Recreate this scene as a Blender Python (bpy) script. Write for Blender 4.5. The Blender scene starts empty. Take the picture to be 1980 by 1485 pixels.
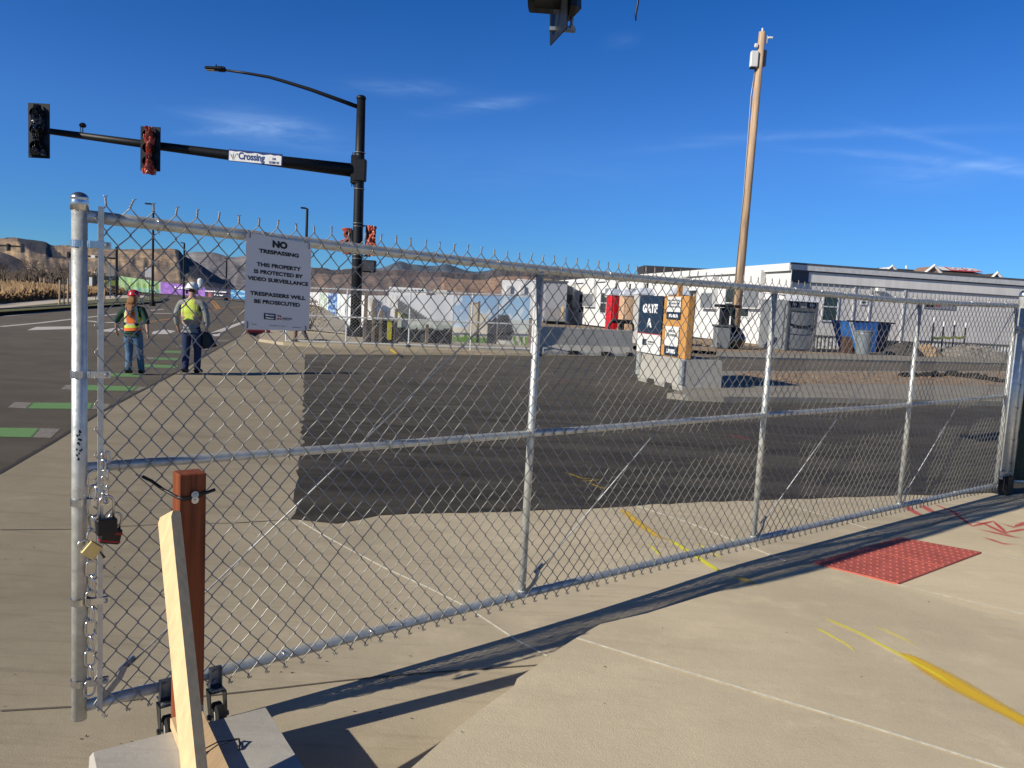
import bpy, math, random
from mathutils import Vector, Matrix, noise
random.seed(7)
sc = bpy.context.scene
C = sc.collection
V = Vector
R = math.radians
PI = math.pi

# ------------------------------------------------------------------ camera
PITCH, ROLL, FPX, CZ = .09868, .05467, 1520.0, 1.73
_F = V((0, math.cos(PITCH), -math.sin(PITCH)))
_R0 = V((1, 0, 0)); _U0 = _R0.cross(_F)
_R = math.cos(ROLL)*_R0 + math.sin(ROLL)*_U0
_U = -math.sin(ROLL)*_R0 + math.cos(ROLL)*_U0
EYE = V((0, 0, CZ))
cam = bpy.data.cameras.new('camera'); camo = bpy.data.objects.new('camera', cam); C.objects.link(camo)
m = Matrix.Identity(4)
for i in range(3):
    m[i][0] = _R[i]; m[i][1] = _U[i]; m[i][2] = -_F[i]; m[i][3] = EYE[i]
camo.matrix_world = m
cam.sensor_width = 36; cam.lens = FPX/1980*36; cam.clip_end = 20000; cam.clip_start = .05
sc.camera = camo
sc.view_settings.view_transform = 'Standard'; sc.view_settings.look = 'None'; sc.view_settings.exposure = 0

# survey helpers: where a bearing measured in the photograph meets the real ground / a real wall
def ray(px, py): return _F + _R*((px-990)/FPX) - _U*((py-742.5)/FPX)
def G(px, py, z=0.0):
    d = ray(px, py); return EYE + d*((z-CZ)/d.z)
def atY(px, py, y):
    d = ray(px, py); return EYE + d*(y/d.y)
def wall_hit(px, py, p0, d2):
    """(u along, z) where the bearing meets the vertical wall through p0 with direction d2"""
    n = V((d2.y, -d2.x, 0)); d = ray(px, py)
    t = (V((p0.x, p0.y, 0))-V((0, 0, 0))).dot(n)/V((d.x, d.y, 0)).dot(n)
    p = EYE + d*t
    return (p-V((p0.x, p0.y, 0))).dot(d2), p.z
def span(px, y): return px/FPX*y
def lift(h): return h

# ------------------------------------------------------------------ materials
MATS = {}
def nodes(name):
    mt = bpy.data.materials.new(name); mt.use_nodes = True
    nt = mt.node_tree; return mt, nt, nt.nodes['Principled BSDF']
def mat(name, col, rough=.7, metal=0, var=.12, scale=4, bump=0, bscale=40, stretch=None, attr=False, alpha=None, spec=.4, col2=None, detail=5, grime=0):
    if name in MATS: return MATS[name]
    mt, nt, b = nodes(name); N = nt.nodes; L = nt.links
    geo = N.new('ShaderNodeTexCoord')
    mp = N.new('ShaderNodeMapping'); L.new(geo.outputs['Object'], mp.inputs[0])
    if stretch: mp.inputs['Scale'].default_value = stretch
    ns = N.new('ShaderNodeTexNoise'); ns.inputs['Scale'].default_value = scale; ns.inputs['Detail'].default_value = detail
    ns.inputs['Roughness'].default_value = .6
    L.new(mp.outputs[0], ns.inputs['Vector'])
    ramp = N.new('ShaderNodeValToRGB')
    c2 = col2 or tuple(min(1, c*(1+var)) for c in col)
    c1 = tuple(c*(1-var) for c in col) if not col2 else col
    if name == 'hill_ground': c1 = (.75,)*3
    ramp.color_ramp.elements[0].color = (*c1, 1); ramp.color_ramp.elements[0].position = .32
    ramp.color_ramp.elements[1].color = (*c2, 1); ramp.color_ramp.elements[1].position = .68
    L.new(ns.outputs['Fac'], ramp.inputs[0])
    out = ramp.outputs[0]
    if attr:
        at = N.new('ShaderNodeAttribute'); at.attribute_name = 'Col'
        mx = N.new('ShaderNodeMix'); mx.data_type = 'RGBA'; mx.blend_type = 'MULTIPLY'; mx.inputs[0].default_value = 1
        L.new(at.outputs['Color'], mx.inputs[6]); L.new(out, mx.inputs[7]); out = mx.outputs[2]
    if grime:
        n2 = N.new('ShaderNodeTexNoise'); n2.inputs['Scale'].default_value = scale*.18; n2.inputs['Detail'].default_value = 8
        n2.inputs['Roughness'].default_value = .7; n2.inputs['Distortion'].default_value = .6
        L.new(mp.outputs[0], n2.inputs['Vector'])
        mr = N.new('ShaderNodeMapRange'); mr.inputs[1].default_value = .38; mr.inputs[2].default_value = .66
        mr.inputs[3].default_value = 1-grime; mr.inputs[4].default_value = 1+grime*.35
        L.new(n2.outputs['Fac'], mr.inputs[0])
        mx = N.new('ShaderNodeMix'); mx.data_type = 'RGBA'; mx.blend_type = 'MULTIPLY'; mx.inputs[0].default_value = 1
        L.new(out, mx.inputs[6]); L.new(mr.outputs[0], mx.inputs[7]); out = mx.outputs[2]
    L.new(out, b.inputs['Base Color'])
    b.inputs['Roughness'].default_value = rough; b.inputs['Metallic'].default_value = metal
    b.inputs['Specular IOR Level'].default_value = spec
    if metal:
        rr = N.new('ShaderNodeMapRange'); rr.inputs[3].default_value = max(.05, rough-.1); rr.inputs[4].default_value = rough+.15
        L.new(ns.outputs['Fac'], rr.inputs[0]); L.new(rr.outputs[0], b.inputs['Roughness'])
    if bump:
        n3 = N.new('ShaderNodeTexNoise'); n3.inputs['Scale'].default_value = bscale; n3.inputs['Detail'].default_value = 4
        L.new(mp.outputs[0], n3.inputs['Vector'])
        bp = N.new('ShaderNodeBump'); bp.inputs['Strength'].default_value = bump; bp.inputs['Distance'].default_value = .02
        L.new(n3.outputs['Fac'], bp.inputs['Height']); L.new(bp.outputs[0], b.inputs['Normal'])
    if alpha is not None: b.inputs['Alpha'].default_value = alpha
    MATS[name] = mt; return mt

def concrete(name, base, dirt, streak, scale=1.0, grad=False):
    """broom finished concrete: blotches, tyre scuffs, pitted grain"""
    mt, nt, b = nodes(name); N = nt.nodes; L = nt.links
    tc = N.new('ShaderNodeTexCoord'); P = tc.outputs['Object']
    def ns(sc_, det, rough=.6, dist=0, vec=None):
        n = N.new('ShaderNodeTexNoise'); n.inputs['Scale'].default_value = sc_*scale; n.inputs['Detail'].default_value = det
        n.inputs['Roughness'].default_value = rough; n.inputs['Distortion'].default_value = dist
        L.new(vec or P, n.inputs['Vector']); return n.outputs['Fac']
    def mr(f, a, c, lo, hi):
        n = N.new('ShaderNodeMapRange'); n.inputs[1].default_value = a; n.inputs[2].default_value = c
        n.inputs[3].default_value = lo; n.inputs[4].default_value = hi; L.new(f, n.inputs[0]); return n.outputs[0]
    def mix(f, a, c, bt='MIX'):
        n = N.new('ShaderNodeMix'); n.data_type = 'RGBA'; n.blend_type = bt
        if isinstance(f, (int, float)): n.inputs[0].default_value = f
        else: L.new(f, n.inputs[0])
        for k, s in ((6, a), (7, c)):
            if isinstance(s, tuple): n.inputs[k].default_value = (*s, 1)
            else: L.new(s, n.inputs[k])
        return n.outputs[2]
    mp = N.new('ShaderNodeMapping'); mp.inputs['Rotation'].default_value = (0, 0, R(-33)); mp.inputs['Scale'].default_value = (.35, 5, 1)
    L.new(P, mp.inputs[0])
    mp2 = N.new('ShaderNodeMapping'); mp2.inputs['Rotation'].default_value = (0, 0, R(-15)); mp2.inputs['Scale'].default_value = (.25, 2.2, 1)
    L.new(P, mp2.inputs[0])
    c = mix(mr(ns(.7, 8, .65, .4), .36, .64, 0, 1), base, tuple(x*.82 for x in base))
    c = mix(mr(ns(3.2, 6), .55, .72, 0, .45), c, tuple(x*1.2 for x in base))
    c = mix(mr(ns(1.6, 6, .7, 1.2, mp2.outputs[0]), .52, .72, 0, streak), c, dirt)
    c = mix(mr(ns(5, 5, .7, 0, mp.outputs[0]), .55, .75, 0, streak*.8), c, dirt)
    c = mix(mr(ns(130, 3, .8), .3, .7, 0, 1), c, mix(1.0, c, (.86, .86, .86), 'MULTIPLY'))
    vo = N.new('ShaderNodeTexVoronoi'); vo.inputs['Scale'].default_value = 9; L.new(P, vo.inputs['Vector'])
    c = mix(mr(vo.outputs['Distance'], .012, .022, .7, 0), c, (.03, .025, .02))
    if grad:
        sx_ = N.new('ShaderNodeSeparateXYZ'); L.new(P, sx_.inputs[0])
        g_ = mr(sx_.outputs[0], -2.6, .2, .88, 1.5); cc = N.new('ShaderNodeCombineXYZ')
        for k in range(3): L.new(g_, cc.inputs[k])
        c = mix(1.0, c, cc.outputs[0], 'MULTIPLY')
    L.new(c, b.inputs['Base Color'])
    b.inputs['Roughness'].default_value = .9; b.inputs['Specular IOR Level'].default_value = .12
    h = N.new('ShaderNodeMath'); h.operation = 'ADD'
    L.new(ns(160, 3, .7), h.inputs[0]); L.new(ns(12, 5), h.inputs[1])
    bp = N.new('ShaderNodeBump'); bp.inputs['Strength'].default_value = .35; bp.inputs['Distance'].default_value = .006
    L.new(h.outputs[0], bp.inputs['Height']); L.new(bp.outputs[0], b.inputs['Normal'])
    MATS[name] = mt; return mt

def spray(name, col, dens=.5, soft=.3, nsc=55):
    mt, nt, b = nodes(name); N = nt.nodes; L = nt.links
    at = N.new('ShaderNodeAttribute'); at.attribute_name = 'Col'
    tc = N.new('ShaderNodeTexCoord')
    n = N.new('ShaderNodeTexNoise'); n.inputs['Scale'].default_value = nsc; n.inputs['Detail'].default_value = 6; n.inputs['Roughness'].default_value = .8
    L.new(tc.outputs['Object'], n.inputs['Vector'])
    a = N.new('ShaderNodeMath'); a.operation = 'ADD'; L.new(at.outputs['Fac'], a.inputs[0]); L.new(n.outputs['Fac'], a.inputs[1])
    mr = N.new('ShaderNodeMapRange'); mr.inputs[1].default_value = 1.15-dens*.45; mr.inputs[2].default_value = 1.15+soft-dens*.45
    mr.inputs[4].default_value = .93
    L.new(a.outputs[0], mr.inputs[0]); L.new(mr.outputs[0], b.inputs['Alpha'])
    b.inputs['Base Color'].default_value = (*col, 1); b.inputs['Roughness'].default_value = .8
    MATS[name] = mt; return mt

GALV = mat('galvanised_steel', (.60, .61, .57), .42, .5, .16, 22, .08, 60, detail=6)
GALV_DULL = mat('galvanised_dull', (.36, .37, .37), .45, .7, .2, 30, .05, 80)
WIRE = mat('galvanised_wire', (.34, .33, .31), .38, .6, .25, 60)
CHROME = mat('zinc_plated', (.6, .6, .6), .25, .95, .1, 30)
BLACKMETAL = mat('black_powder_coat', (.009, .010, .012), .5, 0, .3, 8, spec=.3)
BLACKPL = mat('black_plastic', (.012, .012, .012), .4, 0, .3, 20)
WHITE = mat('white_paint', (.78, .78, .75), .6, 0, .04, 3, grime=.08)
WHITEM = mat('white_metal', (.66, .67, .66), .5, 0, .06, 8)
GREYPL = mat('grey_plastic', (.21, .225, .235), .5, 0, .08, 3, grime=.12)
GLASS = mat('dark_window_glass', (.025, .04, .038), .12, 0, .3, 2, spec=.7)
RUBBER = mat('rubber', (.015, .015, .015), .8)
NAVY = mat('navy_print', (.012, .03, .06), .5, 0, .05)
SIGNW = mat('sign_white_aluminium', (.62, .63, .65), .45, 0, .03, 3)
BLACKTXT = mat('black_print', (.006, .007, .012), .5)
REDTXT = mat('red_print', (.45, .02, .03), .5)
WHITETXT = mat('white_print', (.85, .85, .85), .5)
BLUETXT = mat('blue_print', (.012, .04, .19), .5)
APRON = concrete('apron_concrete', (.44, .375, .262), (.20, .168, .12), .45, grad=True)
WALK = concrete('walk_concrete', (.83, .70, .47), (.58, .48, .33), .35)
CURB = concrete('kerb_concrete', (.36, .33, .27), (.2, .18, .15), .3)
BLOCK = concrete('block_concrete', (.58, .55, .48), (.33, .31, .27), .45, 3)
BARR = concrete('barrier_concrete', (.50, .48, .42), (.32, .30, .26), .35, 1.5)

# ------------------------------------------------------------------ mesh builder
class MB:
    def __init__(s): s.v = []; s.f = []; s.mi = []; s.col = None; s.m = 0
    def add(s, vs, fs, m=None):
        o = len(s.v); s.v += [V(p) for p in vs]; s.f += [tuple(i+o for i in f) for f in fs]; s.mi += [s.m if m is None else m]*len(fs)
        return s
    def box(s, c, sz, rz=0, M=None, taper=1, bev=0):
        x, y, z = [k/2 for k in sz]
        if bev:
            b = min(bev, x*.9, y*.9, z*.9); ring = []
            for zz, ins in ((-z, b), (-z+b, 0), (z-b, 0), (z, b)):
                X, Y = x-ins, y-ins
                ring += [(-X+b*(ins == 0), -Y, zz), (X-b*(ins == 0), -Y, zz), (X, -Y+b*(ins == 0), zz), (X, Y-b*(ins == 0), zz), (X-b*(ins == 0), Y, zz), (-X+b*(ins == 0), Y, zz), (-X, Y-b*(ins == 0), zz), (-X, -Y+b*(ins == 0), zz)]
            f = [tuple(reversed(range(8))), tuple(range(24, 32))]
            for k in range(3):
                for i in range(8): j = (i+1) % 8; f.append((k*8+i, k*8+j, k*8+8+j, k*8+8+i))
            vs = ring
        else:
            t = taper
            vs = [(-x, -y, -z), (x, -y, -z), (x, y, -z), (-x, y, -z), (-x*t, -y*t, z), (x*t, -y*t, z), (x*t, y*t, z), (-x*t, y*t, z)]
            f = [(3, 2, 1, 0), (4, 5, 6, 7), (0, 1, 5, 4), (1, 2, 6, 5), (2, 3, 7, 6), (3, 0, 4, 7)]
        Mx = M if M is not None else Matrix.Translation(V(c)) @ Matrix.Rotation(rz, 4, 'Z')
        return s.add([Mx @ V(p) for p in vs], f)
    def tube(s, pts, r, n=8, caps=True, closed=False):
        pts = [V(p) for p in pts]; k = len(pts)
        rs = r if isinstance(r, (list, tuple)) else [r]*k
        o = len(s.v); prev = None
        for i, p in enumerate(pts):
            if closed: t = pts[(i+1) % k]-pts[i-1]
            else: t = pts[min(i+1, k-1)]-pts[max(i-1, 0)]
            t = t.normalized() if t.length > 1e-9 else V((0, 0, 1))
            if prev is None:
                a = V((0, 0, 1)) if abs(t.z) < .9 else V((1, 0, 0)); u = t.cross(a).normalized()
            else:
                u = (prev - t*prev.dot(t)); u = u.normalized() if u.length > 1e-6 else t.orthogonal().normalized()
            prev = u; w = t.cross(u)
            for j in range(n):
                a = 2*PI*j/n; s.v.append(p + (u*math.cos(a)+w*math.sin(a))*rs[i])
        segs = k if closed else k-1
        for i in range(segs):
            i2 = (i+1) % k
            for j in range(n):
                j2 = (j+1) % n; s.f.append((o+i*n+j, o+i*n+j2, o+i2*n+j2, o+i2*n+j)); s.mi.append(s.m)
        if caps and not closed:
            s.f.append(tuple(o+j for j in reversed(range(n)))); s.f.append(tuple(o+(k-1)*n+j for j in range(n))); s.mi += [s.m, s.m]
        return s
    def cyl(s, a, b, r, r2=None, n=12): return s.tube([a, b], [r, r if r2 is None else r2], n)
    def lathe(s, base, prof, n=20, axis=V((0, 0, 1)), M=None, sy=1):
        """prof: (radius, height) list"""
        q = axis.to_track_quat('Z', 'Y').to_matrix().to_4x4()
        Mx = M or (Matrix.Translation(V(base)) @ q); o = len(s.v)
        for r, h in prof:
            for j in range(n): s.v.append(Mx @ V((r*math.cos(2*PI*j/n), r*sy*math.sin(2*PI*j/n), h)))
        for i in range(len(prof)-1):
            for j in range(n): j2 = (j+1) % n; s.f.append((o+i*n+j, o+i*n+j2, o+i*n+n+j2, o+i*n+n+j)); s.mi.append(s.m)
        s.f.append(tuple(o+j for j in reversed(range(n)))); s.f.append(tuple(o+(len(prof)-1)*n+j for j in range(n))); s.mi += [s.m]*2
        return s
    def poly(s, pts, m=None): return s.add(pts, [tuple(range(len(pts)))], m)
    def prism(s, pts, d):
        """closed outline pts extruded by vector d"""
        n = len(pts); d = V(d); a = [V(p) for p in pts]
        return s.add(a+[p+d for p in a], [tuple(reversed(range(n))), tuple(range(n, 2*n))]+[(i, (i+1) % n, n+(i+1) % n, n+i) for i in range(n)])
    def build(s, name, mats, parent=None, smooth=False, world=True, autosmooth=None):
        me = bpy.data.meshes.new(name)
        vs = s.v
        if parent is not None and world:
            Mi = parent.matrix_basis.inverted(); vs = [Mi @ p for p in vs]
        me.from_pydata([tuple(p) for p in vs], [], s.f)
        if not isinstance(mats, (list, tuple)): mats = [mats]
        for mt in mats: me.materials.append(mt)
        if len(mats) > 1: me.polygons.foreach_set('material_index', s.mi)
        if smooth: me.shade_smooth() if hasattr(me, 'shade_smooth') else None
        if s.col:
            ca = me.color_attributes.new('Col', 'FLOAT_COLOR', 'POINT')
            ca.data.foreach_set('color', [c for q in s.col for c in (*q[:3], 1)])
        me.update()
        if autosmooth:
            import bmesh
            bm = bmesh.new(); bm.from_mesh(me)
            for f in bm.faces: f.smooth = True
            for e in bm.edges:
                if len(e.link_faces) == 2 and e.calc_face_angle(0) > R(autosmooth): e.smooth = False
            bm.to_mesh(me); bm.free()
        o = bpy.data.objects.new(name, me); C.objects.link(o)
        if parent is not None: o.parent = parent
        return o

def tag(o, label=None, cat=None, group=None, kind=None):
    if label: o['label'] = label
    if cat: o['category'] = cat
    if group: o['group'] = group
    if kind: o['kind'] = kind
    return o
def thing(name, loc, label, cat, group=None, rz=0):
    o = bpy.data.objects.new(name, None); C.objects.link(o); o.empty_display_size = .2
    o.matrix_basis = Matrix.Translation(V(loc)) @ Matrix.Rotation(rz, 4, 'Z')
    return tag(o, label, cat, group)
def struct(name, mb, mt, **k):
    o = mb.build(name, mt, **k); o['kind'] = 'structure'; return o
def copy_tree(o, parent=None):
    c = o.copy(); C.objects.link(c)
    if parent is not None: c.parent = parent
    for ch in [x for x in list(bpy.data.objects) if x.parent == o]: copy_tree(ch, c)
    return c

_tc = {}
def text_geo(s, bold=0.0):
    key = (s, bold)
    if key in _tc: return _tc[key]
    cu = bpy.data.curves.new('t', 'FONT'); cu.body = s; cu.size = 1; cu.offset = bold; cu.resolution_u = 3
    ob = bpy.data.objects.new('t', cu); C.objects.link(ob)
    dg = bpy.context.evaluated_depsgraph_get(); dg.update()
    me = bpy.data.meshes.new_from_object(ob.evaluated_get(dg))
    vs = [v.co.copy() for v in me.vertices]; fs = [tuple(p.vertices) for p in me.polygons]
    bpy.data.objects.remove(ob); bpy.data.curves.remove(cu); bpy.data.meshes.remove(me)
    x0 = min(v.x for v in vs); x1 = max(v.x for v in vs); y0 = min(v.y for v in vs); y1 = max(v.y for v in vs)
    _tc[key] = ([((v.x-x0)/(x1-x0), (v.y-y0)/(y1-y0)) for v in vs], fs); return _tc[key]
def lettering(mb, s, O, ux, uz, x0, x1, z0, z1, bold=.02, m=None):
    """writes s into the rectangle x0..x1, z0..z1 of the plane O + ux*x + uz*z"""
    vs, fs = text_geo(s, bold)
    mb.add([O+ux*(x0+(x1-x0)*a)+uz*(z0+(z1-z0)*b) for a, b in vs], fs, m)
    return mb
def skinned(pts, edges, root, name, mt, parent, sub=2, smooth=True):
    me = bpy.data.meshes.new(name); keys = list(pts)
    me.from_pydata([pts[k][0] for k in keys], [(keys.index(a), keys.index(b)) for a, b in edges], [])
    ob = bpy.data.objects.new('tmp', me); C.objects.link(ob)
    mo = ob.modifiers.new('s', 'SKIN'); mo.use_smooth_shade = True
    for i, k in enumerate(keys):
        sv = me.skin_vertices[0].data[i]; r = pts[k][1]; sv.radius = r if isinstance(r, tuple) else (r, r); sv.use_root = (k == root)
    m2 = ob.modifiers.new('u', 'SUBSURF'); m2.levels = sub; m2.render_levels = sub
    dg = bpy.context.evaluated_depsgraph_get(); dg.update()
    res = bpy.data.meshes.new_from_object(ob.evaluated_get(dg)); res.name = name
    bpy.data.objects.remove(ob)
    res.materials.clear(); res.materials.append(mt)
    for p in res.polygons: p.use_smooth = True
    o = bpy.data.objects.new(name, res); C.objects.link(o); o.parent = parent; return o

# ------------------------------------------------------------------ light and sky
SAZ, SEL = R(32.6), R(27.3)           # direction shadows run, sun elevation
tosun = V((-math.cos(SAZ)*math.cos(SEL), -math.sin(SAZ)*math.cos(SEL), math.sin(SEL)))
sl = bpy.data.lights.new('sun', 'SUN'); sl.energy = 5.0; sl.angle = R(.5); sl.color = (1, .92, .78)
so = bpy.data.objects.new('sun', sl); C.objects.link(so); so.rotation_mode = 'QUATERNION'; so.rotation_quaternion = tosun.to_track_quat('Z', 'Y')
w = bpy.data.worlds.new('World'); sc.world = w; w.use_nodes = True
nt = w.node_tree; N = nt.nodes; L = nt.links; bg = N['Background']
sky = N.new('ShaderNodeTexSky'); sky.sky_type = 'NISHITA'; sky.sun_disc = False
sky.sun_elevation = SEL; sky.sun_rotation = math.atan2(tosun.x, tosun.y); sky.altitude = 1700
sky.air_density = 1.0; sky.dust_density = .15; sky.ozone_density = 4.0
tc = N.new('ShaderNodeTexCoord'); DIR = tc.outputs['Generated']
sx = N.new('ShaderNodeSeparateXYZ'); L.new(DIR, sx.inputs[0])
rp = N.new('ShaderNodeValToRGB'); cr = rp.color_ramp     # deep winter blue of high altitude air, by elevation
for k, (p_, c_) in enumerate([(0, (.24, .50, .75)), (1, (.055, .15, .28)), (.07, (.225, .475, .755)), (.19, (.26, .53, .88)), (.35, (.12, .44, .83)), (.55, (.07, .20, .38))]):
    e = cr.elements[k] if k < 2 else cr.elements.new(p_)
    e.position = p_; e.color = (*c_, 1)
L.new(sx.outputs[2], rp.inputs[0])
mm = N.new('ShaderNodeMix'); mm.data_type = 'RGBA'; mm.blend_type = 'MULTIPLY'; mm.inputs[0].default_value = 1
L.new(sky.outputs[0], mm.inputs[6]); L.new(rp.outputs[0], mm.inputs[7])
def mth(op, a_, b_=None):
    n = N.new('ShaderNodeMath'); n.operation = op
    for k, q in ((0, a_), (1, b_)):
        if q is None: continue
        if isinstance(q, (int, float)): n.inputs[k].default_value = q
        else: L.new(q, n.inputs[k])
    return n.outputs[0]
def cdot(v_):
    n = N.new('ShaderNodeVectorMath'); n.operation = 'DOT_PRODUCT'; L.new(DIR, n.inputs[0]); n.inputs[1].default_value = v_; return n.outputs['Value']
mp = N.new('ShaderNodeMapping'); mp.inputs['Scale'].default_value = (5, 5, 26); mp.inputs['Rotation'].default_value = (0, R(-7), R(10))
L.new(DIR, mp.inputs[0])
n1 = N.new('ShaderNodeTexNoise'); n1.inputs['Scale'].default_value = 2.2; n1.inputs['Detail'].default_value = 9; n1.inputs['Roughness'].default_value = .6; n1.inputs['Distortion'].default_value = .7
L.new(mp.outputs[0], n1.inputs['Vector'])
nmul = N.new('ShaderNodeMapRange'); nmul.inputs[1].default_value = .35; nmul.inputs[2].default_value = .68; nmul.inputs[3].default_value = .15
L.new(n1.outputs['Fac'], nmul.inputs[0])
tot = None
for px, py, ax, ay, tilt, amp in [(505, 245, 95, 22, -8, .50), (440, 253, 70, 6, 2, .30), (590, 262, 80, 16, -14, .22), (925, 206, 75, 10, 7, .50), (780, 170, 90, 12, -3, .28), (1200, 80, 28, 12, 10, .07),
                                  (1640, 258, 210, 7, 2, .24), (1840, 282, 110, 6, -14, .26), (1320, 283, 120, 6, 5, .14), (1780, 308, 200, 7, -5, .30), (1950, 330, 60, 7, -9, .35), (1790, 335, 90, 25, 0, .22), (1000, 330, 300, 40, 0, .06)]:
    c0 = ray(px, py).normalized(); t1 = (ray(px+40, py-40*math.tan(R(tilt)))-ray(px, py)).normalized(); t1 = (t1-c0*t1.dot(c0)).normalized(); t2 = c0.cross(t1)
    X = mth('DIVIDE', cdot(t1), ax/FPX); Y = mth('DIVIDE', cdot(t2), ay/FPX)
    front = mth('GREATER_THAN', cdot(c0), 0)
    g = mth('EXPONENT', mth('MULTIPLY', mth('ADD', mth('MULTIPLY', X, X), mth('MULTIPLY', Y, Y)), -1))
    g = mth('MULTIPLY', mth('MULTIPLY', g, amp*.5), front); tot = g if tot is None else mth('ADD', tot, g)
cf = mth('MULTIPLY', tot, nmul.outputs[0])
mx = N.new('ShaderNodeMix'); mx.data_type = 'RGBA'; mx.inputs[7].default_value = (4.6, 6.2, 8.6, 1)
L.new(cf, mx.inputs[0]); L.new(mm.outputs[2], mx.inputs[6])
L.new(mx.outputs[2], bg.inputs[0]); bg.inputs[1].default_value = .095*1.5
bg.inputs[1].default_value = .1425

# ------------------------------------------------------------------ ground sheets
import bmesh
_gd = V((math.cos(.67358), math.sin(.67358), 0)); _g0 = V((-1.54, 2.883, 0))
def sstep(a, b, x): t = max(0, min(1, (x-a)/(b-a))); return t*t*(3-2*t)
def hg(p):
    """the apron dips a few centimetres toward the free end of the gate"""
    q = V((p.x, p.y, 0))-_g0; s_ = q.dot(_gd)
    return -.075*(1-sstep(.8, 6.0, s_))*(1-sstep(2.8, 4.6, q.length))
_Graw = G
def G(px, py, z=0.0):
    p = _Graw(px, py, z)
    if -.004 < z < .0155:
        for _ in range(4): p = _Graw(px, py, z+hg(p))
    return p
def drape(P, z):
    """one polygon cut by a half metre grid near the gate and laid on the dipping ground"""
    bm = bmesh.new(); bm.faces.new([bm.verts.new((p.x, p.y, 0)) for p in P])
    for k in range(-15, 16): bmesh.ops.bisect_plane(bm, geom=bm.verts[:]+bm.edges[:]+bm.faces[:], plane_co=(k*.5, 0, 0), plane_no=(1, 0, 0))
    for k in range(-8, 21): bmesh.ops.bisect_plane(bm, geom=bm.verts[:]+bm.edges[:]+bm.faces[:], plane_co=(0, k*.5, 0), plane_no=(0, 1, 0))
    bmesh.ops.triangulate(bm, faces=[f for f in bm.faces if len(f.verts) > 3]); bm.verts.ensure_lookup_table(); bm.verts.index_update()
    mb = MB(); mb.add([(v.co.x, v.co.y, z+hg(v.co)) for v in bm.verts], [tuple(v.index for v in f.verts) for f in bm.faces]); bm.free(); return mb
def sheet(name, pts, z, mt, raw=False, thick=0):
    mb = MB(); P = [V((p[0], p[1], z)) for p in pts] if raw else [G(p[0], p[1], z) for p in pts]
    if name == 'asphalt_patch':
        Q = []
        for i, p in enumerate(P):
            q = P[(i+1) % len(P)]; k = max(1, min(40, int((q-p).length/.12))) if p.y < 14 and p.x < 8 else 1
            for j in range(k):
                v = p.lerp(q, j/k)
                if k > 1: v = v+V((noise.noise(v*4)*.05+noise.noise(v*13)*.03, noise.noise(v*4+V((9, 0, 0)))*.05+noise.noise(v*15)*.03, 0))
                Q.append(v)
        P = Q
    # make it counter-clockwise
    a = sum(P[i].x*P[(i+1) % len(P)].y-P[(i+1) % len(P)].x*P[i].y for i in range(len(P)))
    if a < 0: P.reverse()
    if thick: mb.prism([p-V((0, 0, thick)) for p in P], (0, 0, thick))
    elif name in ('driveway_apron', 'asphalt_patch'): mb = drape(P, z)
    else: mb.poly(P)
    return struct(name, mb, mt)
DIRT = mat('dry_ground', (.27, .21, .145), .95, 0, .22, .9, .5, 30, grime=.2)
DIRT2 = mat('gravelly_dirt', (.36, .26, .165), .95, 0, .3, 6, .9, 18, grime=.15)
ASPH = mat('old_asphalt', (.165, .142, .112), .9, 0, .12, 1.2, .4, 120, spec=.08, grime=.16)
ASPHN = mat('fresh_asphalt', (.095, .085, .068), .85, 0, .35, 3.0, .9, 130, spec=.12, stretch=(.6, 2.2, 1), grime=.3)
def ygrade(mt, y0, y1, a, c):
    nt = mt.node_tree; N = nt.nodes; L = nt.links; b = N['Principled BSDF']; lk = b.inputs['Base Color'].links[0].from_socket
    tc = N.new('ShaderNodeTexCoord'); sx_ = N.new('ShaderNodeSeparateXYZ'); L.new(tc.outputs['Object'], sx_.inputs[0])
    m_ = N.new('ShaderNodeMapRange'); m_.inputs[1].default_value = y0; m_.inputs[2].default_value = y1; m_.inputs[3].default_value = a; m_.inputs[4].default_value = c; L.new(sx_.outputs[1], m_.inputs[0])
    cc = N.new('ShaderNodeCombineXYZ'); [L.new(m_.outputs[0], cc.inputs[k]) for k in range(3)]
    # tyre-polished tracks and dust
    mp = N.new('ShaderNodeMapping'); mp.inputs['Rotation'].default_value = (0, 0, R(12)); mp.inputs['Scale'].default_value = (.12, 1.3, 1); L.new(tc.outputs['Object'], mp.inputs[0])
    ns = N.new('ShaderNodeTexNoise'); ns.inputs['Scale'].default_value = 1.6; ns.inputs['Detail'].default_value = 6; ns.inputs['Distortion'].default_value = .8; L.new(mp.outputs[0], ns.inputs['Vector'])
    m2 = N.new('ShaderNodeMapRange'); m2.inputs[1].default_value = .45; m2.inputs[2].default_value = .7; m2.inputs[3].default_value = 0; m2.inputs[4].default_value = .55; L.new(ns.outputs['Fac'], m2.inputs[0])
    x1 = N.new('ShaderNodeMix'); x1.data_type = 'RGBA'; x1.blend_type = 'MULTIPLY'; x1.inputs[0].default_value = 1; L.new(lk, x1.inputs[6]); L.new(cc.outputs[0], x1.inputs[7])
    x2 = N.new('ShaderNodeMix'); x2.data_type = 'RGBA'; L.new(m2.outputs[0], x2.inputs[0]); L.new(x1.outputs[2], x2.inputs[6]); x2.inputs[7].default_value = (.17, .15, .12, 1)
    L.new(x2.outputs[2], b.inputs['Base Color'])
ygrade(ASPHN, 7, 22, .85, 1.7); ygrade(ASPH, 4, 30, .78, 1.12)
GRASS = mat('verge_grass', (.17, .165, .06), .95, 0, .35, 6, .8, 40, grime=.25)
mb = MB(); mb.poly([(-4000, -600, -.16), (4000, -600, -.16), (4000, 6000, -.16), (-4000, 6000, -.16)]); struct('ground', mb, DIRT)
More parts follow.
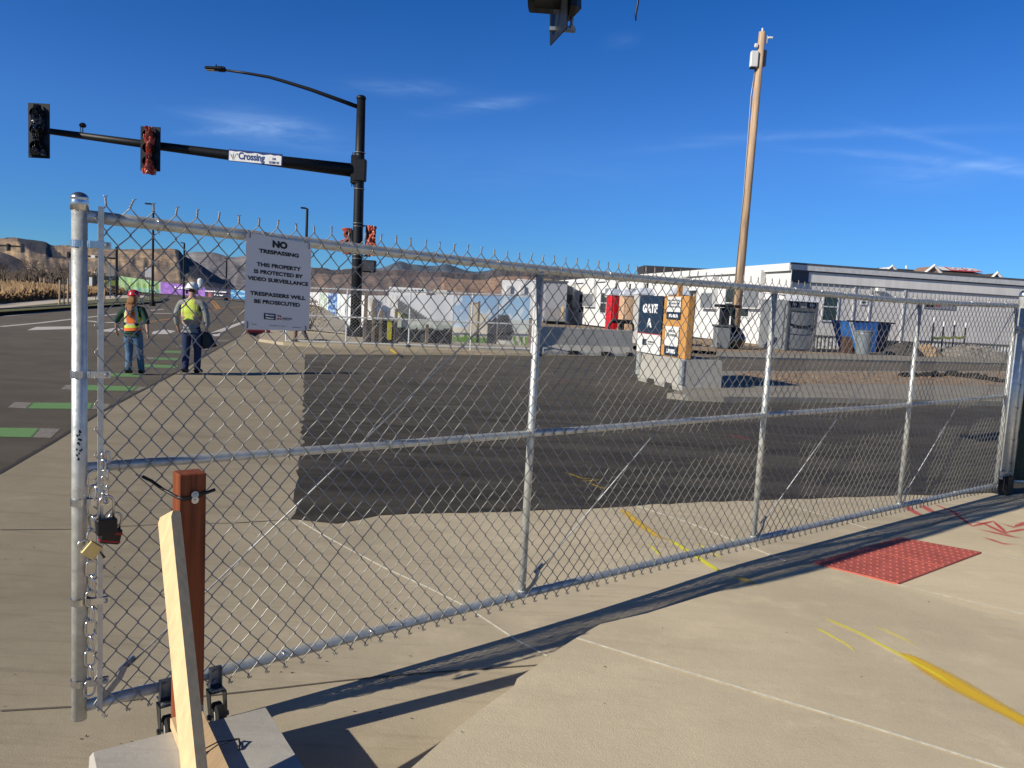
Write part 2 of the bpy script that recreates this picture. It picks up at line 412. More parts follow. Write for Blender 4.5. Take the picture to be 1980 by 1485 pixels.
# street: right edge runs past the workers and swings left toward the hoarding
right_edge = [(-700, 1310), (0, 915), (100, 857), (195, 798), (262, 762), (330, 727), (400, 687), (440, 664), (478, 643), (520, 622), (560, 604), (600, 591)]
left_edge = [(600, 583), (540, 580), (470, 575), (400, 571), (330, 567), (262, 563), (240, 566), (300, 572), (322, 577), (312, 582), (250, 587), (146, 594), (0, 604), (-500, 640)]
RE = [G(*p) for p in right_edge]
street = [(p.x, p.y) for p in RE] + [(q.x, q.y) for q in (G(*p) for p in left_edge)] + [(-60, 30), (-60, -25), (-14, -25)]
sheet('street', street, -.010, ASPH, raw=True)
# driveway apron concrete
apr = [(p.x, p.y) for p in reversed(RE[1:9])] + [(-12, -25), (14, -25), (40, 20), (40, 36.5)]
top = [(1980, 704), (1395, 690), (1230, 687), (1045, 686), (800, 676), (640, 668), (545, 664), (500, 655)]
apr += [(q.x, q.y) for q in (G(*p) for p in top)]
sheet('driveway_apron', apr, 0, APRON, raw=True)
sheet('asphalt_patch', [(590, 685), (800, 686), (1046, 687), (1232, 688), (1392, 690), (1700, 693), (2100, 697), (2500, 750), (2500, 960), (2100, 950), (1930, 953), (1740, 957), (1500, 965), (1400, 968), (1250, 975), (1180, 979), (1100, 984), (1005, 988), (900, 990), (800, 991), (730, 996), (690, 1005), (650, 1012), (610, 1008), (568, 1003), (572, 960), (577, 905), (583, 860), (586, 780), (588, 730)], .006, ASPHN)
# slightly worn lighter asphalt beyond the island
sheet('access_road', [(1392, 691.5), (2600, 720), (2600, 760), (1960, 716), (1386, 716)], .010, ASPH)
# near walk, a slab that stands a little proud of the apron on its left edge
wz = .022
WU = V((2.2-.25, 5.5-3.7, 0)); WLn = WU.length; WU = WU/WLn; WP0 = V((.25, 3.7, 0)); WH = .11
def walkpt(px, py):
    """point on the near slab, which rises toward its free left edge"""
    d = ray(px, py); k = -(WH-wz)/WLn      # z = WH + k*((p-p0).u)
    t = (WH-k*WP0.dot(WU)-CZ)/(d.z-k*(d.x*WU.x+d.y*WU.y)); p = EYE+d*t
    return p if (p-WP0).dot(WU) < WLn else _G(px, py, wz)
_G = G
def G(px, py, z=0.0):
    if .015 < z < .06:
        p = walkpt(px, py); return p+UP_*(z-wz)
    return _G(px, py, z)
UP_ = V((0, 0, 1))
# fold: where the slope levels out
wl = [(640, 1640), (795, 1485), (880, 1410), (960, 1350), (994, 1326), (1000, 1312), (1040, 1285), (1060, 1268), (1110, 1236), (1160, 1207), (1250, 1186), (1340, 1158), (1450, 1126)]
LP = [walkpt(*p) for p in wl]
PERP = V((WU.y, -WU.x, 0)); F0 = WP0+WU*WLn; F0.z = wz
def PR(p):
    d = p-EYE; k = d.dot(_F); return 990+FPX*d.dot(_R)/k, 742.5-FPX*d.dot(_U)/k
def on_edge(t):
    x, y = PR(F0+PERP*t); return abs(y-interp0([1250, 1340, 1450, 1500, 1580, 1740], [1186, 1158, 1126, 1110, 1090, 1041], x))
def interp0(X, Y, x):
    for i in range(len(X)-1):
        if x <= X[i+1] or i == len(X)-2: return Y[i]+(Y[i+1]-Y[i])*(x-X[i])/(X[i+1]-X[i])
fa = F0+PERP*min([q/200-1.5 for q in range(600)], key=on_edge)
wl = [p for p in wl if p[0] < PR(fa)[0]-4]; LP = [walkpt(*p) for p in wl]
fb = F0+PERP*9.0
far = [_G(p[0], p[1], wz) for p in [(1580, 1090), (1740, 1041), (1850, 1000), (1980, 962), (2100, 930), (2600, 1000)]]
mb = MB()
c_ = fb-WU*(WLn+4); c_.z = wz+(WH-wz)/WLn*(WLn+4)
d_ = LP[0].copy()
ring = [c_]+[fb]+[fa]+LP[::-1]
mb.prism([p-UP_*.2 for p in ring], (0, 0, .2))
ring2 = [fb, fb+WU*14]+far[::-1]+[fa]
mb.prism([p-UP_*.2 for p in ring2], (0, 0, .2))
struct('walk', mb, WALK)
def joint(pts, w, z, col, name='joint'):
    P = [G(p[0], p[1], z) for p in pts]; mb = MB(); Q = []
    for a, b in zip(P, P[1:]):
        k = max(1, min(12, int((b-a).length/.3))); Q += [a.lerp(b, i/k) for i in range(k)]
    Q.append(P[-1])
    if -.004 < z < .0155: Q = [V((q.x, q.y, z+hg(q))) for q in Q]
    for a, b in zip(Q, Q[1:]):
        d = (b-a).normalized(); n = V((-d.y, d.x, 0))*w/2
        mb.poly([a-n, b-n, b+n, a+n])
    return struct(name, mb, col)
JL = mat('joint_pale', (.85, .80, .64), .9, 0, .2, 30); JD = mat('joint_dark', (.05, .042, .035), .95)
JM = mat('joint_mid', (.15, .125, .095), .95, 0, .2, 20)
joint([(578, 1006), (650, 1048), (740, 1096), (830, 1137), (900, 1172), (1000, 1238), (1058, 1268)], .014, .004, JL)
joint([(1115, 1235), (1300, 1292), (1500, 1352), (1700, 1412), (1980, 1500), (2200, 1570)], .016, wz+.004, JL)
joint([(1228, 977), (1330, 1010), (1459, 1061), (1520, 1085)], .02, .004, JL)
joint([(1515, 975), (1600, 998), (1701, 1029), (1745, 1040)], .018, .004, JL)
joint([(1897, 1070), (2200, 1122)], .02, wz+.004, JL)
joint([(1735, 1131), (1980, 1189), (2200, 1240)], .02, wz+.004, JL)
joint([(0, 1024), (140, 1023), (300, 1014), (450, 1011), (566, 1004)], .012, .004, JM)
joint([(0, 1374), (140, 1366), (280, 1350)], .014, .004, JM)
joint([(390, 1346), (520, 1332), (640, 1318), (735, 1308), (830, 1300), (1050, 1285)], .012, .004, JM)
joint([(620, 706), (700, 688), (745, 672)], .03, .010, JM)
# dark seam where street meets concrete
mb = MB()
for a, b in zip(RE[0:9], RE[1:10]):
    k = 6
    for i in range(k):
        p = a.lerp(b, i/k); q = a.lerp(b, (i+1)/k); d = (q-p).normalized(); n = V((-d.y, d.x, 0))
        w1 = random.uniform(.025, .05); w2 = random.uniform(.02, .045); z = V((0, 0, .004))
        mb.poly([p-n*.015+z, q-n*.015+z, q+n*w2+z, p+n*w1+z])
struct('joint', mb, JD)

# kerbed island on the right with soil
isl = [(1386, 717), (1380, 735), (1330, 752), (1290, 760), (1330, 764), (1400, 767), (1600, 769), (1980, 777), (2500, 800), (2500, 760), (1980, 717)]
sheet('kerb', isl, .12, CURB, thick=.13)
sheet('median_soil', [(1425, 719), (1960, 719), (2400, 735), (2400, 760), (1980, 745), (1600, 742), (1470, 741), (1418, 738)], .125, DIRT2)
# far kerb before the trailers and the soil there
sheet('kerb', [(1385, 689), (1980, 703), (2500, 716), (2500, 704), (1980, 690), (1385, 680)], .10, CURB, thick=.11)
sheet('yard_soil', [(1090, 660), (1385, 680), (1980, 690), (2500, 704), (2500, 690), (1980, 678), (1500, 664), (1100, 640)], .012, DIRT2)
# kerb, grass and walk on the far side of the street
gk = [(0, 604.5), (146, 594.5), (250, 587.5), (312, 582.5), (324, 578)]
PK = [G(-500, 641)]+[G(*p) for p in gk]
mb = MB()
for a, b in zip(PK, PK[1:]):
    d = (b-a).normalized(); n = V((-d.y, d.x, 0))
    mb.prism([a+V((0, 0, -.01)), b+V((0, 0, -.01)), b+n*.3+V((0, 0, -.01)), a+n*.3+V((0, 0, -.01))], (0, 0, .22))
struct('kerb', mb, mat('old_kerb', (.13, .125, .11), .9, 0, .2, 3))
sheet('verge', [(-500, 639), (0, 603), (146, 593.5), (250, 587), (310, 582), (322, 577.5), (300, 573), (275, 571), (150, 581), (0, 596), (-500, 628)], .16, GRASS)
sheet('path', [(-500, 628), (0, 596), (150, 582), (235, 576.5), (285, 575), (278, 571), (232, 571), (150, 576), (0, 588), (-500, 617)], .165, mat('pale_path', (.62, .54, .42), .9, 0, .1, 1))
# far street kerb in front of the hoarding
joint([(230, 563), (310, 568.5), (400, 573.5), (470, 578), (540, 583), (600, 589)], 1.2, .08, JL, 'kerb')
# sloping bank of pale concrete behind the signal pole
mb = MB()
P0 = [G(598, 640), G(598, 591), G(640, 605), G(676, 640), G(676, 655)]
n = 14
bank_a = G(560, 660); bank_b = G(690, 655)
sheet('kerb', [(500, 655), (515, 646), (553, 640), (600, 640), (700, 650), (800, 660), (1040, 676), (1040, 684), (820, 675), (640, 667), (548, 662)], .10, mat('kerb_warm', (.44, .37, .25), .9, 0, .1, 2), thick=.11)
sheet('far_walk', [(500, 650), (560, 605), (600, 592), (690, 610), (900, 640), (1040, 668), (1040, 676), (800, 659), (600, 638), (545, 640)], .07, mat('pale_yard', (.46, .40, .30), .9, 0, .12, .6, grime=.15))

# ---- painted markings
WP = spray('road_white', (.66, .62, .55), 1.0); WPF = spray('worn_white', (.36, .33, .28), .6, .6, 20); GP_ = spray('road_green', (.17, .33, .11), .62, .6, 18); OP = spray('road_orange', (.52, .24, .06), 1.2)
def paintpoly(pts, mt, name='road_marking', z=-.005, core=1.0):
    P = [G(p[0], p[1], z) for p in pts]; c = sum(P, V((0, 0, 0)))/len(P); mb = MB()
    vs = P+[p.lerp(c, .12) for p in P]; k = len(P)
    mb.add(vs, [(i, (i+1) % k, k+(i+1) % k, k+i) for i in range(k)]+[tuple(range(k, 2*k))])
    mb.col = [(.55,)*3]*k+[(core,)*3]*k
    return struct(name, mb, mt)
def ribbon(pts, ws, mt, name='road_marking', z=-.005, core=1.0, edge=.1, soft=False):
    P = [G(p[0], p[1], z) for p in pts]; mb = MB(); mb.col = []
    if isinstance(ws, (int, float)): ws = [ws]*len(P)
    Q = []; W = []
    for i in range(len(P)-1):
        k = max(1, int((P[i+1]-P[i]).length/.12)) if (P[i+1]-P[i]).length < 6 else 8
        for j in range(k): t = j/k; Q.append(P[i].lerp(P[i+1], t)); W.append(ws[i]*(1-t)+ws[i+1]*t)
    Q.append(P[-1]); W.append(ws[-1])
    if -.004 < z < .0155: Q = [V((q.x, q.y, z+hg(q))) for q in Q]
    for i, p in enumerate(Q):
        d = (Q[min(i+1, len(Q)-1)]-Q[max(i-1, 0)]).normalized(); n = V((-d.y, d.x, 0))*W[i]/2
        e = 0 if i in (0, len(Q)-1) else 1
        md = core*.55+edge*.45 if soft else core
        for t, cc in ((-1, edge), (-.6, md*e+edge*(1-e)), (0, core*e+edge*(1-e)), (.6, md*e+edge*(1-e)), (1, edge)): mb.v.append(p+n*t); mb.col.append((cc,)*3)
    for i in range(len(Q)-1):
        for j in range(4): a = i*5+j; mb.f.append((a, a+1, a+6, a+5)); mb.mi.append(0)
    return struct(name, mb, mt)
paintpoly([(70, 632), (142, 631), (142, 636), (52, 638.5)], WP)
paintpoly([(185, 640), (228, 633), (240, 636), (220, 642)], WP)
paintpoly([(296, 641), (318, 637), (340, 640), (325, 646), (293, 646)], WP)
paintpoly([(400, 645), (427, 641), (424, 650), (398, 650)], WP)
ribbon([(0, 631.5), (80, 624), (143, 616.5), (233, 606.5)], .28, WP)
ribbon([(0, 612), (140, 599), (262, 590)], .2, WP)
ribbon([(286, 601), (317, 597.5)], .3, WP)
ribbon([(410, 646), (440, 634), (478, 620)], .35, WP)
ribbon([(170, 620), (200, 624), (232, 623)], .5, WP); ribbon([(298, 606), (335, 606)], .6, WP)
ribbon([(290, 622), (332, 616), (397, 602), (430, 597), (470, 592)], .2, OP)
ribbon([(407, 582), (414, 589), (421, 599)], .25, OP); ribbon([(411, 581), (419, 588), (425, 598)], .25, OP)
for q in [[(-30, 826), (78, 827.5), (62, 846), (-30, 844)], [(62, 778), (182, 779), (176, 791), (50, 790)], [(168, 744), (268, 747), (258, 756), (160, 755)],
          [(205, 721), (276, 723), (272, 729), (200, 728)], [(280, 704), (346, 706.5), (344, 712), (274, 710)], [(300, 691), (348, 692.5), (346, 696.5), (296, 695.5)], [(320, 678), (352, 679), (350, 682.5), (316, 682)]]:
    paintpoly(q, GP_)
for q in [[(78, 827.5), (118, 829), (98, 847), (62, 846)], [(28, 777), (62, 778), (50, 790), (14, 788)], [(128, 744), (168, 744.5), (160, 754), (116, 753)], [(182, 779), (214, 781), (206, 791), (176, 791)],
          [(282, 690), (300, 691), (296, 695), (280, 695)], [(268, 747), (292, 749), (284, 756), (258, 756)], [(342, 668), (372, 667.5), (370, 671), (340, 671)], [(372, 674), (408, 674), (404, 677), (370, 677)], [(415, 658), (445, 657), (440, 660), (412, 660.5)]]:
    paintpoly(q, WPF, core=.8)
SY = spray('spray_yellow', (.88, .56, .03), 1.05, .6, 140); SYB = spray('spray_lemon', (.88, .82, .05), 1.5, .4, 120); SR = spray('spray_red', (.70, .08, .09), 1.1, .6, 120)
zz = wz+.004
def sp(pts, ws, mt, z=zz, core=.8, edge=-.15): return ribbon(pts, ws, mt, 'paint_marking', z, core, edge, True)
sp([(1725, 1253), (1760, 1272), (1800, 1296), (1850, 1325), (1900, 1353), (1950, 1380), (2080, 1450)], [.05, .12, .20, .23, .19, .15, .14], SY, core=1.0, edge=-.25)
sp([(1588, 1194), (1660, 1225), (1740, 1268), (1800, 1300), (1860, 1335)], .022, SYB, zz+.003, 1)
sp([(1572, 1211), (1600, 1226), (1635, 1246), (1662, 1265)], [.03, .018, .016, .012], SYB, zz, 1)
sp([(1682, 1206), (1730, 1228), (1783, 1254)], .016, SYB, zz, 1)
sp([(1395, 1105), (1440, 1122), (1482, 1142)], [.10, .13, .08], SY)
sp([(1198, 980), (1230, 1008), (1270, 1036), (1310, 1052)], [.10, .14, .10, .07], SY, .005)
sp([(1290, 1040), (1350, 1078), (1395, 1108)], [.05, .05, .06], SYB, .005, 1)
sp([(1252, 1048), (1280, 1078)], .025, SYB, .005, 1); sp([(1345, 1048), (1400, 1082)], .02, SYB, .005, 1)
for a in [(1100, 923, 1165, 927), (1110, 932, 1175, 926), (1120, 916, 1150, 922), (1130, 930, 1180, 950), (1150, 938, 1185, 948), (1085, 910, 1140, 930), (1145, 948, 1190, 949)]:
    sp([(a[0], a[1]), (a[2], a[3])], .05, SY, .010, .6)
sp([(1740, 968), (1760, 985), (1790, 1002)], .12, SR, .005, .7); sp([(1775, 972), (1800, 988), (1850, 1000)], .14, SR, .005, .7); sp([(1800, 972), (1850, 992), (1870, 1001)], .06, SR, .005, .7)
sp([(1830, 982), (1880, 1018), (1920, 1008), (1945, 1030), (1990, 1022)], .06, SR, zz, .8)
sp([(1870, 1018), (1920, 1030), (1990, 1045)], .10, SR, zz, .7); sp([(1890, 1035), (1940, 1052), (1990, 1056)], .10, SR, zz, .6); sp([(1850, 1008), (1900, 1012), (1960, 1040)], .09, SR, zz, .7); sp([(1915, 1006), (1960, 1020), (1990, 1008)], .09, SR, zz, .7)
sp([(1065, 734), (1110, 738)], .35, SR, .010, .35); sp([(1400, 838), (1460, 852)], .3, SR, .010, .35)
sp([(1370, 880), (1440, 900), (1520, 908)], .05, SY, .010, .35); sp([(890, 770), (925, 783), (940, 790)], .09, WP, .010, .2); sp([(560, 668), (600, 668)], .1, SY, .004, .3)
sp([(752, 673), (766, 684)], [.2, .25], SY, .12, .9)
sp([(820, 676), (880, 679), (950, 682)], .6, spray('wash_red', (.42, .12, .10), .9), .106, .5)
random.seed(31)
for i in range(26):   # pale scuffs on the new asphalt
    x = random.uniform(640, 1900); y = random.uniform(800, 930); l = random.uniform(30, 130)
    sp([(x, y), (x+l*.5, y+random.uniform(-4, 6)), (x+l, y+random.uniform(-6, 10))], random.uniform(.02, .07), WP, .010, random.uniform(-.02, .14))

# ---- red tactile paving
tp = thing('tactile_paving', G(1735, 1086), 'brick red tactile paving panel with raised domes set in the walk', 'tactile paving')
A, B, D_ = G(1740, 1041, wz), G(1898, 1070, wz), G(1572, 1090, wz); E_ = G(1736, 1131, wz)
RED = mat('tactile_red', (.56, .135, .10), .75, 0, .15, 14, grime=.15)
for k, (p, q, r_, s_) in enumerate([(A, B, (B.lerp(E_, .49)), (A.lerp(D_, .49))), (A.lerp(D_, .5), B.lerp(E_, .5), E_, D_)]):
    up = V((0, 0, .010)); mb = MB(); mb.prism([s_+V((0, 0, .001)), r_+V((0, 0, .001)), q+V((0, 0, .001)), p+V((0, 0, .001))], up)
    for i in range(13):
        for j in range(7):
            c = p.lerp(q, (i+.5)/13).lerp(s_.lerp(r_, (i+.5)/13), (j+.5)/7)+V((0, 0, .0105))
            mb.lathe(c, [(.012, 0), (.010, .004), (.006, .006)], 8)
    mb.build('panel', RED, tp)

# ------------------------------------------------------------------ the chain link gate
g0 = V((-1.54, 2.883, 0)); GA = .67358
gd = V((math.cos(GA), math.sin(GA), 0)); gn = V((gd.y, -gd.x, 0)); UPV = V((0, 0, 1))
def gp(s, z, off=0): return g0+gd*s+gn*off+UPV*z
def gate_hit(px, py, off=.03):
    d = ray(px, py); t = ((g0+gn*off)-EYE).dot(gn)/d.dot(gn); p = EYE+d*t; return (p-g0).dot(gd), p.z
def interp(xs, ys, x):
    if x <= xs[0]: return ys[0]
    if x >= xs[-1]: return ys[-1]
    for i in range(len(xs)-1):
        if x <= xs[i+1]:
            t = (x-xs[i])/(xs[i+1]-xs[i])
            m0 = (ys[i+1]-ys[max(i-1, 0)])/(xs[i+1]-xs[max(i-1, 0)]); m1 = (ys[min(i+2, len(ys)-1)]-ys[i])/(xs[min(i+2, len(xs)-1)]-xs[i]); h = xs[i+1]-xs[i]
            return (2*t**3-3*t*t+1)*ys[i]+(t**3-2*t*t+t)*h*m0+(-2*t**3+3*t*t)*ys[i+1]+(t**3-t*t)*h*m1
SX = [0, 2.12, 4.275, 6.475, 8.645]
zt = lambda s: interp(SX, [1.968, 1.932, 1.945, 1.962, 2.02], s)
zm = lambda s: interp(SX, [1.048, 1.05, 1.058, 1.052, 1.068], s)
zb = lambda s: interp(SX, [.122, .15, .15, .138, .112], s)
gate = thing('chain_link_gate', gp(0, 0), 'long galvanised chain link rolling gate closed across the driveway', 'gate')
def rail(name, zf, r, a=-.03, b=8.645):
    mb = MB(); k = 48; mb.tube([gp(a+(b-a)*i/k, zf(a+(b-a)*i/k)) for i in range(k+1)], r, 20); return mb.build(name, GALV, gate, smooth=True)
rail('top_rail', zt, .0225); rail('middle_rail', zm, .019); rail('bottom_rail', zb, .0225)
mb = MB(); mb.tube([gp(-.05, .075), gp(-.05, 2.02)], .0262, 28); ep = mb.build('end_post', GALV, gate, smooth=True)
mb = MB(); mb.lathe(gp(-.05, 1.985), [(.0275, 0), (.0305, .002), (.0305, .035), (.029, .040), (.0310, .043), (.0295, .050), (.023, .058), (.012, .064), (.002, .066)], 28)
mb.build("cap", CHROME, gate, smooth=True)
mb = MB()   # mill stamp on the post
for k, zz_ in enumerate([1.185, 1.17, 1.155, 1.14, 1.115, 1.1, 1.085]):
    for q in range(3):
        a0 = -1.9+random.uniform(-.3, .35); c = gp(-.05, zz_+random.uniform(-.004, .004))
        P = [c+(gd*math.cos(a0+t)+gn*-math.sin(a0+t)*1)*.0266 for t in (0, .2)]
        mb.poly([P[0], P[1], P[1]+UPV*.007, P[0]+UPV*.009])
mb.build('mill_stamp', BLACKTXT, gate)
for i in (1, 2, 3):
    s = SX[i]; mb = MB()
    mb.tube([gp(s, zb(s)), gp(s, zt(s))], .0205, 20)
    for z_ in (zb(s)+.022, zt(s)-.022, zm(s)+.016, zm(s)-.018): mb.tube([gp(s, z_-.006), gp(s, z_), gp(s, z_+.006)], [.021, .0245, .021], 16)
    mb.build('upright', GALV, gate, smooth=True)
mb = MB(); mb.tube([gp(8.645, .085), gp(8.645, 2.06)], .0235, 20); mb.build('hinge_upright', GALV, gate, smooth=True)
for i in range(4):      # truss rods with their bottom take-up straps
    a, b = SX[i]+.02, SX[i+1]-.02; mb = MB()
    p0 = gp(a+.02, zb(a)+.03, -.004); p3 = gp(b, zt(b)-.03, -.002)
    mb.tube([gp(a+.10, zb(a)+.115, -.004), p3], .0040, 8); rod = mb.build('truss_rod', GALV_DULL, gate, smooth=True)
    mb = MB(); d = (gp(a+.10, zb(a)+.115)-p0)
    path = [gp(a-.005, zb(a)+.018, .012), gp(a+.03, zb(a)+.045, .016), gp(a+.065, zb(a)+.085, .014), gp(a+.088, zb(a)+.125, .004), gp(a+.084, zb(a)+.13, -.006)]
    for q, r_ in zip(path, path[1:]):
        t = (r_-q).normalized(); nn = t.cross(gn).normalized()*.011
        mb.prism([q-nn, r_-nn, r_+nn, q+nn], gn*.004)
    mb.cyl(gp(a+.072, zb(a)+.105, -.01), gp(a+.125, zb(a)+.15, -.01), .010, n=6)
    o = mb.build('take_up_strap', GALV_DULL, gate); 
mb = MB(); c = (gp(.013, 1.055, .035)); M_ = Matrix.Translation(c) @ Matrix.Rotation(GA, 4, 'Z')
mb.box(None, (.019, .005, 1.90), M=M_); mb.build('tension_bar', GALV, gate)
for z_ in (1.868, 1.398, .922, .54, .222):
    mb = MB(); n = 20; cc = gp(-.05, z_); pts = []
    for k in range(n+1):
        a = R(-10)+R(290)*k/n; pts.append(cc+(gd*math.cos(a)-gn*math.sin(a))*.0285)
    def strap(P, h=.0125, th=.0022):
        for q, r_ in zip(P, P[1:]):
            t = (r_-q).normalized(); nn = t.cross(UPV).normalized()*th
            mb.prism([q-UPV*h, r_-UPV*h, r_+UPV*h, q+UPV*h], nn)
    strap(pts); strap([cc+gd*.02+gn*.026, gp(-.02, z_, .034), gp(.045, z_, .042)]); strap([cc+gd*.026-gn*.01, gp(-.01, z_, .018), gp(.045, z_, .028)])
    o = mb.build('tension_band', CHROME, gate)
    mb = MB(); mb.cyl(gp(.030, z_, .020), gp(.030, z_, .047), .005, n=8); mb.lathe(gp(.030, z_, .045), [(.009, 0), (.009, .003), (.004, .006)], 12, axis=gn); mb.build('bolt', GALV_DULL, gate)
# woven fabric
FAB = MB(); WR = .0024; NW = 215; NR = 40; S0 = .03; DX = .0400; OFF = .0285
random.seed(3)
jit = {}
def node(c, k):
    key = (c, k)
    if key not in jit: jit[key] = (random.gauss(0, .0011), random.gauss(0, .0012), random.gauss(0, .0012))
    s = S0+c*DX; s = min(s, 8.61); a, b = zt(s)+.044, zb(s)-.034
    j = jit[key]; bul = .004*math.sin(s*3.1+k*.17)+.003*math.sin(s*7.7-k*.3)
    return s+j[0], a+(b-a)*k/NR+j[1], OFF+bul+j[2]*.5
for wk in range(-1, NW):
    pts = []
    even = wk % 2 == 0
    for k in range(NR+1):
        right = (k % 2 == 1) if even else (k % 2 == 0)
        c = wk+1 if right else wk
        c = max(c, 0) if wk == -1 and not right else c
        if wk == -1 and not right:     # first wire hooks the tension bar
            s_, z_, o_ = node(0, k); s_ = S0-.034; o_ += .004
        else: s_, z_, o_ = node(c, k)
        ov = .0028 if right else -.0028
        P = (s_+ov, z_, o_)
        if pts:
            q = pts[-1]; sg = .0026 if right else -.0026
            for t in (.07, .93): pts.append((q0[0]+(P[0]-q0[0])*t, q0[1]+(P[1]-q0[1])*t, q0[2]+(P[2]-q0[2])*t+sg))
        pts.append(P); q0 = P
    FAB.tube([gp(*p) for p in pts], WR, 5, caps=False)
TW = FAB; random.seed(5)
for c in range(0, NW+1, 2):
    s_, z_, o_ = node(c, 0); lean = random.gauss(0, .07)+(.5 if c == 2 else 0); h = random.uniform(.021, .028); ph = random.uniform(0, 3)
    for q in (0, PI):
        pts = []
        for k in range(13):
            t = k/12; a = ph+q+t*2.4*2*PI; r_ = .0024
            pts.append(gp(s_+math.cos(a)*r_+lean*h*t, z_+h*t, o_+math.sin(a)*r_))
        sd = 1 if q == 0 else -1
        pts.append(gp(s_+lean*h*1.3+sd*random.uniform(.004, .009), z_+h+random.uniform(.003, .009), o_+random.uniform(-.004, .004)))
        TW.tube(pts, [.0021]*13+[.0012], 5)
KN = FAB; random.seed(6)
for c in range(0, NW+1, 2):
    s_, z_, o_ = node(c, NR); a = random.uniform(-.6, .9)
    for q in (0, 1):
        sd = 1 if q else -1
        KN.tube([gp(s_-sd*.002, z_, o_), gp(s_+sd*.005, z_-.007, o_+.003*sd), gp(s_+sd*.004+.003*a, z_-.012, o_+.006), gp(s_+sd*.006+.005, z_-.003, o_+.009)], .0021, 5)
FAB.build('mesh_fabric', WIRE, gate, smooth=True)
def tie(s, z, r):
    mb = MB(); n = 14
    mb.tube([gp(s+.012*(k/n-.5), z+math.cos(-.6+5.4*k/n)*(r+.003), math.sin(-.6+5.4*k/n)*(r+.006)+.004) for k in range(n+1)]+[gp(s+.008, z-r-.014, .012)], .0017, 5)
    return mb.build('tie_wire', WIRE if r < .02 else CHROME, gate, smooth=True)
random.seed(12)
for s in [.21, .62, 1.02, 1.45, 1.83, 2.25, 2.62, 3.02, 3.35, 3.75, 4.1, 4.5, 4.85, 5.2, 5.6, 6.0, 6.35, 6.75, 7.15, 7.5, 7.9, 8.3]: tie(s, zt(s), .0225)
for s in [.08, .75, 1.25, 1.7, 2.5, 3.1, 3.8, 4.6, 5.3, 6.0, 6.9, 7.6, 8.3]: tie(s, zm(s), .019)
for s in [.16, .75, 1.18, 1.6, 2.0, 2.65, 3.2, 3.8, 4.6, 5.3, 6.0, 6.9, 7.6]: tie(s, zb(s), .0225)
# casters
def caster(px, off):
    s = gate_hit(px, 1360, off)[0]; zr = zb(s); CW = hg(gp(s, 0, off+.03))+.055; rt = Matrix.Rotation(GA, 4, 'Z')
    def B(mb, ds, do, z, sz): mb.box(None, sz, M=Matrix.Translation(gp(s+ds, z, off+do)) @ rt)
    mb = MB()
    B(mb, 0, -off+.028, zr-.008, (.050, .004, .10)); B(mb, -.024, -off+.040, zr-.008, (.003, .024, .10)); B(mb, .024, -off+.040, zr-.008, (.003, .024, .10)); B(mb, 0, -off/2+.012, zr-.042, (.050, abs(off)+.03, .005))
    for q in (.02, -.02): mb.lathe(gp(s, zr+q, .031), [(.008, 0), (.008, .006)], 6, axis=gn)
    mb.build('caster_bracket', GALV_DULL, gate)
    FK = mat('fork_steel', (.10, .11, .12), .35, .8); mb = MB()
    mb.cyl(gp(s, zr-.052, off), gp(s, zr-.036, off), .030, .026, 16)
    for sd in (-1, 1):
        P = [(-.028, zr-.050), (.028, zr-.050), (.044, CW), (.032, CW-.016), (.014, CW-.016), (-.016, zr-.080)]
        mb.prism([gp(s+sd*.030, z, off+x+.004) for x, z in P], gd*sd*.004)
    B(mb, 0, .0, zr-.052, (.066, .054, .006))
    mb.cyl(gp(s-.044, CW, off+.030), gp(s+.044, CW, off+.030), .005, n=8)
    for sd in (-1, 1): mb.cyl(gp(s+sd*.034, CW, off+.030), gp(s+sd*.043, CW, off+.030), .011, n=6)
    mb.build('caster_fork', FK, gate)
    mb = MB(); c = gp(s, CW, off+.030)
    mb.lathe(c-gd*.020, [(.030, 0), (.045, .001), (.055, .007), (.055, .033), (.045, .039), (.030, .040)], 30, axis=gd); mb.build('caster_wheel', RUBBER, gate, autosmooth=40)
    mb = MB(); mb.lathe(c-gd*.022, [(.012, 0), (.030, .001), (.032, .004), (.032, .040), (.030, .043), (.012, .044)], 20, axis=gd); mb.build('caster_hub', GALV, gate, autosmooth=40)
caster(322, .050); caster(417, .050)

# hinge post at the far end and its latch hardware, screened leaf beyond
hp = thing('gate_hinge_post', gp(8.83, 0), 'thick galvanised hinge post with clamps at the far end of the gate', 'fence post')
mb = MB(); mb.tube([gp(8.83, .0), gp(8.83, 2.12)], .05, 24); mb.build('post', GALV, hp, smooth=True)
mb = MB(); mb.lathe(gp(8.83, 2.12), [(.052, 0), (.055, .01), (.05, .04), (.03, .065), (.01, .07)], 20); mb.build('cap', CHROME, hp, smooth=True)
for z_ in (1.78, .24):
    mb = MB(); mb.tube([gp(8.83+.056*math.cos(a), z_, .056*math.sin(a)) for a in [k*PI/9 for k in range(18)]], .012, 8, closed=True)
    mb.box(None, (.13, .02, .03), M=Matrix.Translation(gp(8.73, z_, .03)) @ Matrix.Rotation(GA, 4, 'Z')); mb.cyl(gp(8.62, z_+.03, .05), gp(8.62, z_-.05, .05), .016, n=10)
    mb.cyl(gp(8.55, z_-.02, .06), gp(8.70, z_-.02, .06), .007, n=8)
    mb.build('hinge', GALV_DULL, hp)
mb = MB(); mb.box(None, (.16, .16, .22), M=Matrix.Translation(gp(8.83, .09, 0)) @ Matrix.Rotation(GA, 4, 'Z')); mb.build('base_plate', BLACKMETAL, hp)
